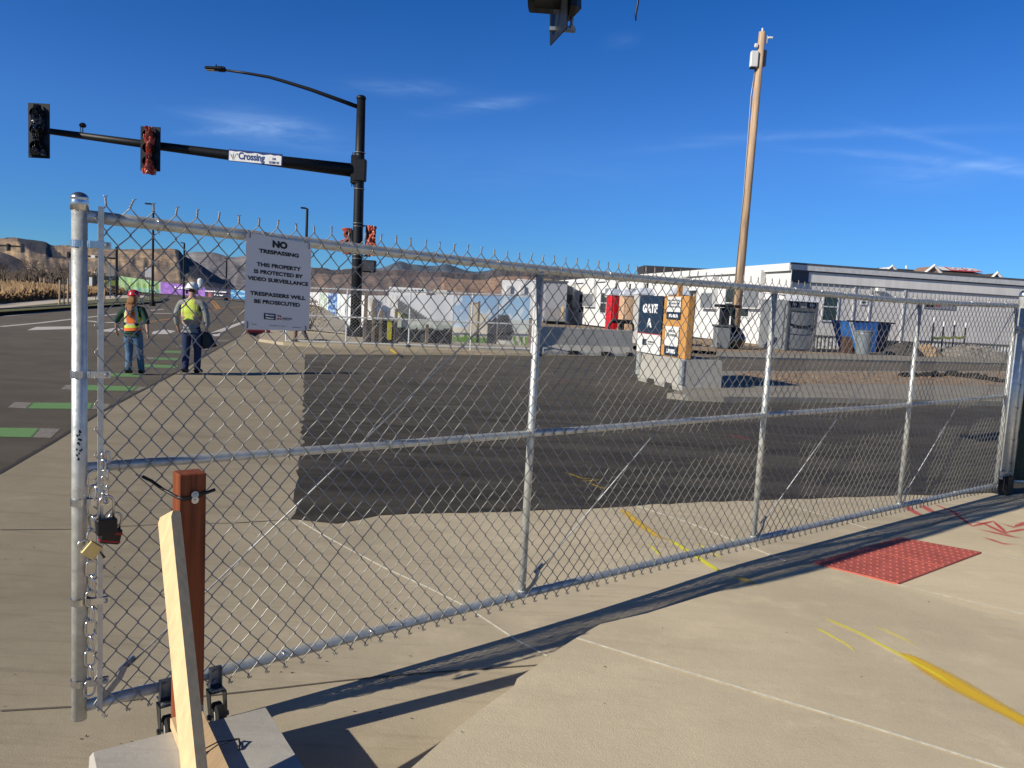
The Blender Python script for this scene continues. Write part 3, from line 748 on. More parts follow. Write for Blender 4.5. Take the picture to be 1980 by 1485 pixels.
# screened neighbouring leaf at the right edge
sf = thing('screened_fence', gp(9.0, 0), 'chain link fence panel with dark green privacy screen at right edge beyond the hinge post', 'fence')
q0 = gp(9.02, 0); dd = V((.97, .12, 0)).normalized()
mb = MB()
for k in (0, 1): mb.tube([q0+dd*2.4*k+UPV*.05, q0+dd*2.4*k+UPV*2.05], .03, 12)
for z_ in (.12, 2.0): mb.tube([q0+UPV*z_, q0+dd*2.4+UPV*z_], .022, 12)
mb.build('frame', GALV, sf, smooth=True)
mb = MB(); nn = 24
for i in range(nn+1):
    for j in range(9): mb.v.append(q0+dd*(.02+2.36*i/nn)+UPV*(.14+1.84*j/8)+V((dd.y, -dd.x, 0))*(.02+.012*math.sin(i*1.7+j*.6)))
for i in range(nn):
    for j in range(8): a = i*9+j; mb.f.append((a, a+9, a+10, a+1)); mb.mi.append(0)
mb.build('privacy_screen', mat('screen_cloth', (.018, .035, .028), .9, 0, .3, 30), sf, smooth=True)
for i, z_ in enumerate((1.55, 1.2, .95, .6, .35)):
    mb = MB(); mb.tube([gp(8.80, z_, .05), gp(8.9, z_-.02, .04), q0+UPV*(z_-.01)], .003, 5); mb.build('tie_wire', BLACKMETAL, sf)

# ------------------------------------------------------------------ NO TRESPASSING sign
s0, z0 = gate_hit(475, 452, .045); s1, _z = gate_hit(599, 470, .045); zbm = gate_hit(597, 635, .045)[1]-.0; ztm = 1.965
zbm = 1.578; s0 = .535; s1 = .812; SW = s1-s0; SH = ztm-zbm
tsg = thing('no_trespassing_sign', gp((s0+s1)/2, zbm, .045), 'white no trespassing notice wired to the gate below the top rail', 'sign')
mb = MB(); rr = .012; out = []
for cx, cz, a0 in ((s1-rr, zbm+rr, -90), (s1-rr, ztm-rr-.02, 0), (s0+rr, ztm-rr, 90), (s0+rr, zbm+rr, 180)):
    for k in range(5): a = R(a0+22.5*k); out.append(gp(cx+rr*math.cos(a), cz+rr*math.sin(a), .044))
mb.prism(out, gn*.002); mb.build('panel', SIGNW, tsg)
O = gp(s0, zbm, .0475); 
def L_(mb, s, u0, u1, v0, v1, sk=-.02, bold=.03):
    uz = UPV; ux = gd-UPV*.045
    lettering(mb, s, O+UPV*.008, ux, uz, u0*SW, u1*SW, v0*SH, v1*SH, bold)
mb = MB()
for t, u0, u1, v0, v1, b in [('NO', .39, .62, .862, .938, .06), ('TRESPASSING', .19, .80, .79, .832, .045), ('THIS PROPERTY', .16, .84, .648, .690, .04), ('IS PROTECTED BY', .125, .875, .572, .614, .04),
     ('VIDEO SURVEILLANCE', .03, .965, .496, .538, .04), ('TRESPASSERS WILL', .07, .925, .342, .384, .04), ('BE PROSECUTED', .135, .84, .262, .304, .04), ('PROJECT SITE', .38, .62, .034, .042, .03), ('HASELDEN', .57, .72, .118, .134, .03)]:
    L_(mb, t, u0, u1, v0, v1, bold=b)
for u0, u1, v in ((.10, .18, .036), (.73, .87, .036), (.57, .68, .108)):
    mb.poly([O+(gd-UPV*.045)*SW*a+UPV*(.008+SH*b) for a, b in ((u0, v), (u1, v), (u1, v+.004), (u0, v+.004))])
mb.build('lettering', BLACKTXT, tsg)
mb = MB(); Q = lambda a, b, e=0: O+(gd-UPV*.045)*SW*a+UPV*(.008+SH*b)+gn*e
mb.poly([Q(.285, .10), Q(.465, .10), Q(.465, .165), Q(.285, .165)]); lg = mb.build('logo_box', NAVY, tsg)
mb = MB(); O = O+gn*.0008; L_(mb, 'Barton', .31, .44, .138, .157, bold=.05); L_(mb, 'Malow', .31, .44, .108, .127, bold=.05); mb.build('logo_lettering', WHITETXT, tsg); O = O-gn*.0008
mb = MB()
for cu, cv in ((.505, .115), (.535, .145)): mb.poly([Q(cu+.018*math.cos(k*PI/5), cv+.011*math.sin(k*PI/5)) for k in range(10)])
mb.build('logo_dots', REDTXT, tsg)
mb = MB()
for cu, cv in ((.502, .148), (.545, .115)): mb.poly([Q(cu-.01, cv-.006), Q(cu+.012, cv-.006), Q(cu+.008, cv+.008), Q(cu-.012, cv+.006)])
mb.build('logo_marks', BLACKTXT, tsg)
for u, v in ((.05, .955), (.955, .925), (.04, .02), (.94, .02)):
    mb = MB(); p = Q(u, v, .001); mb.tube([p+UPV*-.010, p+gn*.004, p+UPV*.014+gn*.002, p+UPV*.02-gn*.02], .0016, 6); mb.build('wire_tie', BLACKPL, tsg)

# ------------------------------------------------------------------ chain and padlocks
chain = thing('security_chain', gp(.05, .3, .05), 'galvanised chain hooked through the gate mesh beside the end post', 'chain')
def link(c, up, side, ln=.036, w=.020, r=.0036, name='link', parent=chain, mt=CHROME):
    """stadium link centred c, long axis up, flat in the up/side plane"""
    up = up.normalized(); side = side.normalized(); P = []; h = ln/2-w/2
    for k in range(9): a = PI*k/8; P.append(c+up*(h+math.sin(a)*w/2)+side*(math.cos(a)*w/2))
    for k in range(9): a = PI*k/8; P.append(c-up*(h+math.sin(a)*w/2)-side*(math.cos(a)*w/2))
    mb = MB(); mb.tube(P, r, 8, closed=True); return mb.build(name, mt, parent, smooth=True)
def gpx(px, py, off): s, z = gate_hit(px, py, off); return gp(s, z, off)
path = [(202, 886, .060), (199, 900, .066), (207, 915, .066), (203, 931, .066), (207, 948, .066), (203, 962, .066)]
sides = [gd, (gd+gn).normalized(), gn, (gd+gn*.3).normalized(), gn, gd]
for (px, py, o_), sd in zip(path, sides): link(gpx(px, py, o_), UPV+gd*random.uniform(-.12, .12), sd, .040)
link(gpx(208, 883, .058), UPV-gd*.15, gd, .040)
random.seed(2)
for k in range(15):
    py = 925+k*29; px = 180-.017*(py-930)
    link(gpx(px, py, .020 if py < 1040 else .026), UPV+gd*random.uniform(-.15, .15), gd if k % 2 == 0 else (gn+gd*.35), .062, .036, .0042)
def padlock(name, px, py, off, w, h, d, rot, bodymat, label, sh_h=.05, band=None):
    c = gpx(px, py, off); s_, z_ = gate_hit(px, py, off)
    t = thing(name, c, label, 'padlock'); rt = Matrix.Translation(c) @ Matrix.Rotation(GA, 4, 'Z') @ Matrix.Rotation(rot, 4, 'Y')
    mb = MB(); mb.box(None, (w, d, h), M=rt, bev=min(w, d)*.16); mb.build('body', bodymat, t)
    if band:
        mb = MB(); mb.box(None, (w*1.03, d*1.06, h*.2), M=rt @ Matrix.Translation((0, 0, h*.22)), bev=.002); mb.box(None, (w*1.03, d*1.03, h*.1), M=rt @ Matrix.Translation((0, 0, -h*.33))); mb.build('bumper', band, t)
    mb = MB(); r = w*.33; P = [(-r, h*.45)]; 
    P += [(-r, h/2+sh_h-r)]+[(-r*math.cos(PI*k/10), h/2+sh_h-r+r*math.sin(PI*k/10)) for k in range(1, 10)]+[(r, h/2+sh_h-r), (r, h*.45)]
    mb.tube([rt @ V((x, 0, z)) for x, z in P], .0042, 10); mb.build('shackle', CHROME, t, smooth=True); return t
padlock('padlock', 206, 1018, .075, .070, .062, .032, 0, mat('padlock_black', (.012, .012, .014), .45), 'black padlock hanging upright from the chain by its long shackle', .085)
padlock('padlock', 214, 1036, .046, .070, .058, .026, R(13), BLACKPL, 'black padlock with a red band tucked behind the upright black one', .06, mat('padlock_red', (.42, .012, .02), .4))
padlock('padlock', 177, 1063, .092, .056, .052, .022, R(-50), mat('brass', (.62, .52, .24), .38, .6, .1, 20), 'brass padlock hanging tilted at the left of the black ones', .026)
mb = MB(); mb.tube([gpx(193, 1066, .06), gpx(199, 1074, .07), gpx(202, 1079, .075)], [.003, .004, .005], 8); o = mb.build('key_cap', BLACKPL, None); tag(o, 'small black rubber cap dangling just below the brass padlock', 'cap')

# ------------------------------------------------------------------ concrete block, stake, brace
BH = .105
blkC = G(517, 1364, BH); blkL = G(173, 1453, BH)
bx_ = (blkC-blkL).normalized(); by_ = V((bx_.y, -bx_.x, 0))
# right edge direction measured
e2 = (G(594, 1485, BH)-blkC).normalized()
W_ = (blkC-blkL).length
mb = MB(); dpt = .62
P = [blkL, blkC, blkC+e2*dpt, blkL+e2*dpt]; cen = sum(P, V((0, 0, 0)))/4
top = [p.lerp(cen, .035) for p in P]; mid = [p-UPV*.02 for p in P]; bot = [(p-cen)*1.03+cen for p in P]; bot = [V((p.x, p.y, -.09)) for p in bot]
mb.add(top+mid+bot, [(3, 2, 1, 0)]+[(i, (i+1) % 4, 4+(i+1) % 4, 4+i) for i in range(4)]+[(4+i, 4+(i+1) % 4, 8+(i+1) % 4, 8+i) for i in range(4)]+[(8, 9, 10, 11)])
o = mb.build('concrete_block', BLOCK); tag(o, 'low pale concrete block under the wooden stake in the foreground', 'concrete block')
REDW = mat('redwood_stain', (.21, .052, .014), .7, 0, .40, 2, .12, 8, stretch=(22, 22, 1.0))
PINE = mat('pine_lumber', (.78, .56, .30), .7, 0, .13, 1.6, .06, 6, stretch=(26, 26, .9))
PINE2 = mat('pine_plate', (.72, .50, .27), .7, 0, .14, 1.6, .06, 6, stretch=(22, 1.2, 22))
pb = G(362, 1388, BH)       # foot of the post
ptop = atY(366, 912, pb.y)
post = thing('wooden_post', pb, 'square redwood stained post standing upright in front of the gate', 'post')
pr = GA+.0
wdt = .092
tilt = V(((ptop-pb).x*.85, (ptop-pb).y, 0))/(ptop.z-pb.z)
shear = Matrix.Identity(4); 
Mx = Matrix.Translation(V((pb.x, pb.y, (pb.z+ptop.z)/2))+tilt*(ptop.z-pb.z)/2) @ V((0, 0, 1)).rotation_difference(V((tilt.x, tilt.y, 1))).to_matrix().to_4x4() @ Matrix.Rotation(pr, 4, 'Z')
mb = MB(); mb.box(None, (.096, .086, ptop.z-pb.z), M=Mx, bev=.004); mb.build('timber', REDW, post)
mb = MB()
for q in (-.05, .05): mb.box(None, (.004, .05, .05), M=Mx @ Matrix.Translation((q*.9, 0, -(ptop.z-pb.z)/2+.02)))
mb.box(None, (.055, .004, .06), M=Mx @ Matrix.Translation((.018, -.043, -(ptop.z-pb.z)/2+.03)))
mb.build('bracket', GALV_DULL, post)
# black cable around the post with two washers
cb = thing('cable_loop', Mx @ V((0, -.05, .35)), 'black rubber cable bent round the post and hooked into the mesh', 'cable')
H2 = (ptop.z-pb.z)/2; zc = H2-.085
PB = [gpx(262, 918, .03), gpx(275, 921, .035), gpx(293, 930, .045), gpx(315, 946, .06)]
Pq = [Mx @ V((-.050, -.035, zc+.002)), Mx @ V((-.035, -.050, zc-.004)), Mx @ V((0, -.050, zc-.001)), Mx @ V((.04, -.050, zc+.010)), Mx @ V((.078, -.048, zc+.020))]
mb = MB(); mb.tube(PB[1:]+Pq, .0062, 10); mb.build('hose', BLACKPL, cb, smooth=True)
mb = MB(); mb.tube(PB[:3], .0022, 6); mb.build('wire', WIRE, cb, smooth=True)
axn = (Mx.to_3x3() @ V((0, -1, 0)))
for dz, mt_ in ((.010, mat('blue_zinc', (.35, .42, .52), .3, .8)), (-.010, CHROME)):
    mb = MB(); mb.lathe(Mx @ V((.004, -.056, zc+dz)), [(.013, 0), (.013, .0022), (.0055, .0024), (.0055, .006), (.003, .007)], 18, axis=axn); mb.build('washer', mt_, cb)
# brace
bt = atY(327, 996, pb.y-.075); bb = atY(380, 1500, G(380, 1500, BH).y)
bb = G(381, 1540, BH+.04)
br = thing('wooden_brace', bb, 'pale pine board leaning against the redwood post', 'brace')
d = (bt-bb); ln = d.length; q = d.to_track_quat('Z', 'Y').to_matrix().to_4x4()
xa = V((bx_.x, bx_.y, 0)); zq = d.normalized(); ya = zq.cross(xa).normalized(); xa = ya.cross(zq).normalized()
Mb = Matrix((( xa.x, ya.x, zq.x, 0), (xa.y, ya.y, zq.y, 0), (xa.z, ya.z, zq.z, 0), (0, 0, 0, 1)))
Mb = Matrix.Translation((bt+bb)/2+xa*.0) @ Mb @ Matrix.Rotation(R(26), 4, 'Z')
mb = MB(); hw, hd, hl = .021, .036, ln/2
sec = [(-hw, -hd), (hw, -hd), (hw, hd), (-hw, hd)]
mb.add([Mb @ V((x, y, -hl)) for x, y in sec]+[Mb @ V((x, y, hl-(.02 if x < 0 else .0))) for x, y in sec]+[Mb @ V((x*.5, y, hl+.004)) for x, y in ((-hw, -hd), (hw, -hd), (hw, hd), (-hw, hd))],
       [(3, 2, 1, 0), (0, 1, 5, 4), (1, 2, 6, 5), (2, 3, 7, 6), (3, 0, 4, 7), (4, 5, 9, 8), (5, 6, 10, 9), (6, 7, 11, 10), (7, 4, 8, 11), (8, 9, 10, 11)])
mb.build('board', PINE, br)
mb = MB()
random.seed(9)
for k in range(9): mb.box(None, (.002, .004, .014), M=Mb @ Matrix.Rotation(0,4,'Z') @ Matrix.Translation((hw+.0004, random.uniform(-.02, .03), hl-.05-k*.075-random.random()*.03)))
mb.build('nail_scar', mat('dark_wood_scar', (.16, .08, .03), .9), br)
# flat plate under them
pl0, pl1 = G(365, 1400, BH+.02), G(432, 1560, BH+.02)
dv = (pl1-pl0).normalized()
o = MB().box(None, (.115, .62, .038), M=Matrix.Translation(pl0+dv*.27+V((dv.y, -dv.x, 0))*-.0+UPV*.0) @ Matrix.Rotation(math.atan2(dv.y, dv.x)-PI/2, 4, 'Z'), bev=.002).build('lumber_plate', PINE2)
tag(o, 'short flat pine plank lying on the concrete block', 'plank')
mb = MB(); a = G(388, 1452, BH+.05); b = G(452, 1430, BH+.015)
mb.tube([a, a.lerp(b, .5)+UPV*.012, b, b+V((.012, .01, -.003))], .0022, 6); mb.tube([a+V((.0, -.03, 0)), a.lerp(b, .5)+V((0, -.02, .0)), b], .0018, 6)
mb.tube([b, b+V((.02, -.005, .006)), b+V((.03, -.02, -.004)), b+V((.034, -.045, -.008))], .004, 6)
o = mb.build('wire_tie', BLACKPL, None, smooth=True); tag(o, 'black wire tie with loose ends lying across the plank and block', 'wire tie')

# ================================================================== the middle distance
def fpt(px, y, z=0):
    """ground level point on bearing px at distance y"""
    p = atY(px, 620, y); return V((p.x, y, z))
def m_at(px, y): return y/FPX     # metres per photo pixel at distance y
def zpx(px, py, y): return atY(px, py, y).z

# ---- concrete barrier with the GATE A booth
blA, blB = G(1232, 736), G(1318, 758); ldir = (blB-blA); LBL = ldir.length; ldir = ldir/LBL; bdir = V((-ldir.y, ldir.x, 0))
if bdir.x < 0: bdir = -bdir
bdir = V((.965, .262, 0)).normalized()
HB = zpx(1318, 694, blB.y)
def blk(a, length, width, h, name, label, par=None):
    mb = MB(); prof = [(0.03, 0), (width-.03, 0), (width-.03, .10), (width-.05, h-.015), (width-.07, h), (.045, h), (.03, h-.015), (0.0, .10)]
    n = 1
    P0 = [a+bdir*x+UPV*z for x, z in prof]
    mb.prism(P0, -ldir*length)
    return mb
t = thing('concrete_barrier', blB, 'squat whitewashed concrete barrier carrying the gate a booth', 'barrier')
mb = blk(blB, LBL, 1.02, HB, '', ''); mb.build('body', BARR, t)
mb = MB()
for k in (.33, .72): mb.box(None, (.03, .34, .14), M=Matrix.Translation(blA+ldir*LBL*k+UPV*.07-bdir*.004) @ Matrix.Rotation(math.atan2(ldir.y, ldir.x)-PI/2, 4, 'Z'))
mb.build('lifting_slot', mat('slot_shadow', (.05, .045, .04), .9), t)
for q in (blB-ldir*.06, blA+ldir*.04):
    mb = MB(); mb.box(None, (.05, .16, HB*.75), M=Matrix.Translation(q+UPV*HB*.6-bdir*.02) @ Matrix.Rotation(math.atan2(ldir.y, ldir.x)-PI/2, 4, 'Z')); mb.build('steel_strap', GALV, t)
# booth: plywood box standing on the barrier
BW = zpx(1322, 572, blB.y)-HB
ORW = mat('orange_plywood', (.60, .30, .085), .75, 0, .16, 2, .1, 10, stretch=(4, 4, .8), grime=.12)
PLY = mat('tan_plywood', (.62, .44, .25), .75, 0, .12, 2, .1, 10, stretch=(4, 4, .8))
t = thing('gate_booth', blA+UPV*HB, 'orange plywood sign box standing on the squat concrete barrier', 'sign box')
e = .004
a0 = blA-ldir*.10+UPV*(HB+.002); L2 = LBL+.12
mb = MB(); M_ = Matrix.Translation(a0+ldir*L2/2+bdir*.08+UPV*BW/2) @ Matrix.Rotation(math.atan2(ldir.y, ldir.x), 4, 'Z')
mb.box(None, (L2-.02, .14, BW), M=M_); mb.build('box', ORW, t)
mb = MB(); mb.box(None, (.10, .10, 2.0), M=Matrix.Translation(a0+ldir*L2*.66+bdir*.2+UPV*(BW-.72)) @ Matrix.Rotation(math.atan2(ldir.y, ldir.x), 4, 'Z')); mb.build('upright_timber', ORW, t)
mb = MB(); mb.box(None, (.05, .05, BW*1.1), M=Matrix.Translation(a0+ldir*(L2-.25)+bdir*.26+UPV*BW*.5) @ Matrix.Rotation(math.atan2(ldir.y, ldir.x), 4, 'Z')); mb.build('rear_timber', PLY, t)
O = a0-bdir*.006; ux = ldir
def face(nm, u0, u1, z0, z1, mt, par, o=0): 
    mb = MB(); mb.prism([O-bdir*o+ux*a+UPV*b for a, b in ((u0, z0), (u1, z0), (u1, z1), (u0, z1))], -bdir*.006); return mb.build(nm, mt, par)
su = .52*L2
ga = thing('gate_sign', O+ux*su/2, 'large navy and white board lettered gate a on the side of the booth', 'sign')
face('lower_panel', 0, su, 0, BW*.34, WHITE, ga, .02); face('upper_panel', 0, su, BW*.345, BW*1.0, NAVY, ga, .02); face('red_stripe', 0, su, BW*.333, BW*.347, REDTXT, ga, .028)
O2 = O-bdir*.030
mb = MB(); lettering(mb, 'GATE', O2, ux, UPV, su*.16, su*.80, BW*.70, BW*.86, .06); lettering(mb, 'A', O2, ux, UPV, su*.37, su*.60, BW*.45, BW*.61, .06); mb.build('lettering', WHITETXT, ga)
mb = MB(); mb.poly([O2+ux*su*a+UPV*BW*b for a, b in ((.24, .13), (.42, .13), (.42, .24), (.24, .24))]); mb.build('logo_box', NAVY, ga)
mb = MB(); lettering(mb, 'HASELDEN', O2, ux, UPV, su*.48, su*.78, BW*.185, BW*.215, .04); lettering(mb, 'CONSTRUCTION', O2, ux, UPV, su*.48, su*.72, BW*.15, BW*.17, .02); mb.build('small_lettering', BLACKTXT, ga)
for (z0_, z1_, l1, lab, cat) in ((BW*.62, BW*.985, ['ALL VISITORS', 'TO CONSTRUCTION', 'TRAILERS'], 'small white and navy notice at the top of the orange panel', 'sign'), (BW*.02, BW*.50, ['PARCEL', 'DELIVERIES'], 'small white and navy parcel deliveries notice low on the orange panel', 'sign')):
    u0, u1 = L2*.60, L2*.865; g = thing('notice', O+ux*(u0+u1)/2+UPV*z0_, lab, cat)
    hh = z1_-z0_; face('lower_panel', u0, u1, z0_, z0_+hh*.32, NAVY, g, .008); face('upper_panel', u0, u1, z0_+hh*.325, z1_, WHITE, g, .008)
    mb = MB(); OO = O-bdir*.0175
    for i, l in enumerate(l1): lettering(mb, l, OO, ux, UPV, u0+(u1-u0)*(.08 if len(l) > 6 else .25), u1-(u1-u0)*(.08 if len(l) > 6 else .25), z1_-hh*(.2+.14*i), z1_-hh*(.12+.14*i), .03)
    mb.build('lettering', BLACKTXT, g)
    mb = MB(); mb.poly([OO+ux*(u0+(u1-u0)*a)+UPV*(z0_+hh*b) for a, b in ((.2, .08), (.45, .08), (.45, .22), (.2, .22))]); mb.poly([OO+ux*(u0+(u1-u0)*a)+UPV*(z0_+hh*b) for a, b in ((.5, .08), (.85, .22), (.5, .22))])
    mb.poly([OO+ux*(u0+(u1-u0)*a)+UPV*(z0_+hh*b) for a, b in ((.52, .08), (.85, .08), (.85, .2))]); mb.build('logo', WHITETXT, g)

# ---- long barrier behind
ka = G(1052, 684.5); kb = atY(1228, 690, 31.2); kb = V((kb.x, kb.y, 0)); kd = (kb-ka).normalized(); kn = V((kd.y, -kd.x, 0)); KH = zpx(1052, 632, ka.y)
t = thing('concrete_barrier', ka, 'long grey concrete traffic barrier behind the fresh asphalt', 'barrier')
prof = [(0, 0), (.02, .10), (.24, .36), (.32, KH-.02), (.34, KH), (.52, KH), (.54, KH-.02), (.62, .36), (.84, .1), (.86, 0)]
mb = MB(); mb.prism([ka-kn*x+UPV*z for x, z in reversed(prof)], kd*(kb-ka).length); mb.build('body', BARR, t)
mb = MB()
for k in (.31, .665, .93): mb.box(None, (.42 if k < .9 else .25, .06, .16), M=Matrix.Translation(ka+kd*(kb-ka).length*k+UPV*.08+kn*.0) @ Matrix.Rotation(math.atan2(kd.y, kd.x), 4, 'Z'))
mb.build('lifting_slot', MATS['slot_shadow'], t)
mb = MB()
for z_ in (.25, .5, .8): mb.tube([ka-kd*.12-kn*.43+UPV*z_+V((.06*math.cos(a), .06*math.sin(a), 0)) for a in [k*PI/4 for k in range(8)]], .02, 6, closed=True)
mb.cyl(ka-kd*.12-kn*.43+UPV*.02, ka-kd*.12-kn*.43+UPV*1.0, .02); mb.build('coupling_pin', GALV_DULL, t)

# ---- temporary chain link fence with casters and mesh
fa_ = G(553, 665); fb_ = atY(1032, 682, 28.2); fb_ = V((fb_.x, fb_.y, 0)); fd = (fb_-fa_).normalized(); fn = V((fd.y, -fd.x, 0)); FL = (fb_-fa_).length; FH = zpx(1030, 572, fb_.y)
t = thing('temporary_fence', fa_, 'white framed chain link gate panel on the far side of the driveway', 'fence')
WHP = mat('pale_galvanised', (.72, .72, .70), .5, .3, .05, 10)
def fp(s, z, o=0): return fa_+fd*s+fn*o+UPV*z
FS = [0]+[(fp(0, 0)-V((0, 0, 0))).length*0+q for q in []]
def along(px): 
    d = ray(px, 660); tt = (fa_-EYE).dot(fn)/d.dot(fn); return (EYE+d*tt-fa_).dot(fd)
FHf = lambda s: 1.95+(FH-1.95)*s/FL
for nm, f_ in (('top_rail', lambda s: FHf(s)), ('middle_rail', lambda s: FHf(s)*.52), ('bottom_rail', lambda s: .12+.12*s/FL)):
    mb = MB(); mb.tube([fp(0, f_(0)), fp(FL, f_(FL))], .028, 8); mb.build(nm, WHP, t)
for px in (553, 669, 790, 910, 1030):
    s = along(px); mb = MB(); mb.tube([fp(s, .0), fp(s, FHf(s)+.02)], .028 if px < 1000 else .06, 8); mb.build('upright', WHP, t)
mb = MB(); dx = .06
for k in range(int(FL/dx)):
    pts = []; zT, zB = FHf(k*dx)+.08, .06+.12*k*dx/FL; nr = 36
    for j in range(nr+1): pts.append(fp((k+(j+k) % 2)*dx, zT+(zB-zT)*j/nr, .03))
    mb.tube(pts, .0032, 3, caps=False)
mb.build('mesh_fabric', mat('far_wire', (.55, .55, .53), .5, .4), t)
for s in (.3, 4.2):
    mb = MB(); mb.lathe(fp(s, .09, .05), [(.08, 0), (.1, .01), (.1, .05), (.08, .06)], 14, axis=fn); mb.build('wheel', RUBBER, t)

def painted(name, A_, B_, hz0, hz1, cf, mt, parent=None, nu=60, nv=30, wave=.04, sag=None, zb0=.1, zb1=.1):
    """cloth hung between A_ and B_ printed by cf(u, v)"""
    d = (B_-A_); n = V((d.y, -d.x, 0)).normalized(); mb = MB(); mb.col = []
    for i in range(nu+1):
        for j in range(nv+1):
            u, v = i/nu, j/nv; zb_ = zb0+(zb1-zb0)*u; zt_ = hz0+(hz1-hz0)*u
            if sag: zb_ = sag(u)
            p = A_+d*u+UPV*(zb_+(zt_-zb_)*v)+n*wave*(math.sin(u*d.length*2.1+v)+.5*math.sin(u*d.length*5.3+2*v))*(1-v*.6)
            mb.v.append(p); mb.col.append(cf(u, v))
    for i in range(nu):
        for j in range(nv): a = i*(nv+1)+j; mb.f.append((a, a+nv+1, a+nv+2, a+1)); mb.mi.append(0)
    return mb.build(name, mt, parent, smooth=True)
VIN = mat('printed_vinyl', (1, 1, 1), .55, 0, .03, 3, attr=True)
W1 = (.9, .89, .86)
def nz(x, y, s=0): return noise.noise(V((x, y, s)))
def c_tarp(u, v):
    k = nz(u*14, v*2, 1); return tuple(c*(1 if k < .15 else .72) for c in W1)
def c_truck(u, v):
    if v < .30+.05*nz(u*6, 0, 3): 
        k = .02+.05*max(0, nz(u*20, v*20, 5)); 
        if abs(((u*3.2) % 1)-.5) < .16 and v < .2: k = .3*abs(nz(u*40, v*40, 2))+.02
        return (k, k, k*1.05)
    top_ = .93-.75*u; bot = top_-.30
    if v < .48: return (.42, .47, .42) if nz(u*8, v*6, 1) > -.2 else (.62, .66, .60)
    if bot+.04 < v < top_ and u < .62: return (.16, .165, .17) if nz(u*12, v*12, 8) > -.3 else (.24, .24, .24)
    if abs(v-bot) < .045 and u < .75: return (.62, .66, .18)
    return (.80, .81, .82)
def c_render(u, v):
    sky_ = (.30+.35*(1-v), .52+.2*(1-v), .78)
    if nz(u*5, v*4, 4) > .2: sky_ = (.72, .78, .82)
    if .34 < u < .55 and .12 < v < .86: return (.62, .55, .42) if v < .82 else (.30, .16, .09)
    if .55 <= u < .60 and v < .9: return (.16, .12, .08)
    if .60 <= u < .78 and .1 < v < .62: return (.70, .64, .52)
    if .78 <= u < 1 and v < .5+.1*nz(u*9, 0, 2): k = .06+.08*abs(nz(u*30, v*20, 3)); return (k, k, k*1.1)
    if v < .13+.12*max(0, nz(u*12, 1, 9)): return (.16, .30, .06)
    if v < .32: return (.68, .64, .54)
    return sky_
def c_render2(u, v):
    sky_ = (.32+.3*(1-v), .56+.18*(1-v), .80)
    if nz(u*4, v*5, 14) > .15: sky_ = (.70, .78, .84)
    if u < .55-.6*abs(v-.25) and .08 < v < .62: k = .05+.1*abs(nz(u*30, v*20, 3)); return (k, k, k*1.1)
    if v < .2 and nz(u*10, v*6, 7) > -.15 and u > .5: return (.22, .36, .07)
    if v < .3: return (.70, .66, .58)
    if v < .52: return (.62, .66, .60)
    return sky_
def bp(px, off): s = along(px); return fa_+fd*s-fn*off
zt1 = lambda px, off, py: zpx(px, py, bp(px, off).y)
def banner(px0, px1, off, t0, t1, cf, lab, cat='banner', zb=.25, nu=70, **k):
    A_, B_ = bp(px0, off), bp(px1, off)
    o = painted('printed_banner', A_, B_, zpx(px0, t0, A_.y), zpx(px1, t1, B_.y), cf, VIN, None, nu=nu, zb0=zb, zb1=zb, **k)
    tag(o, lab, cat, 'printed banners hung along the far fences'); return o
banner(704, 764, 1.3, 571, 571, c_tarp, 'plain white tarpaulin hanging just right of the signal pole, hem in the air', zb=.95, wave=.10)
banner(764, 876, 1.25, 571, 570, c_truck, 'banner printed with a pale sloping roof above dark ground', zb=.2, nu=90)
banner(877, 966, 1.25, 571, 572, c_render, 'banner printed with a beige building and blue sky', zb=.3, nu=80)
banner(967, 1029, 1.2, 573, 575, c_render2, 'banner printed with blue sky and a dark shape over green shrubs', zb=.3, nu=70)
# dark mesh under the tarpaulin and its posts
o = painted('dark_screen', bp(700, 1.4), bp(768, 1.4), 1.0, 1.0, lambda u, v: (.03+.05*max(0, nz(u*20, v*8, 2)),)*3, VIN, None, zb0=.1, zb1=.1); tag(o, 'dark mesh screen below the white tarpaulin', 'screen')
for px, h, lab in ((700, 1.9, 'brown timber fence post nearest the signal pole'), (717, 1.7, 'slim timber fence post below the white tarpaulin'), (732, 1.3, 'short timber post in the dark screen'), (762, 1.4, 'pale timber post where the two banners meet'), (825, .9, 'short pale timber post in front of the printed roof banner')):
    p = bp(px, 1.05); o = MB().box(p+UPV*h/2, (.10, .10, h), rz=.3).build('fence_post', mat('weathered_timber', (.26, .20, .14), .9, 0, .2, 3)); tag(o, lab, 'post')
p = bp(750, .9); o = MB().box(p+UPV*.65, (.16, .03, .75), rz=.35).build('marker_board', mat('marker_yellow', (.75, .66, .03), .6)); tag(o, 'upright yellow marker board in front of the dark screen', 'marker')
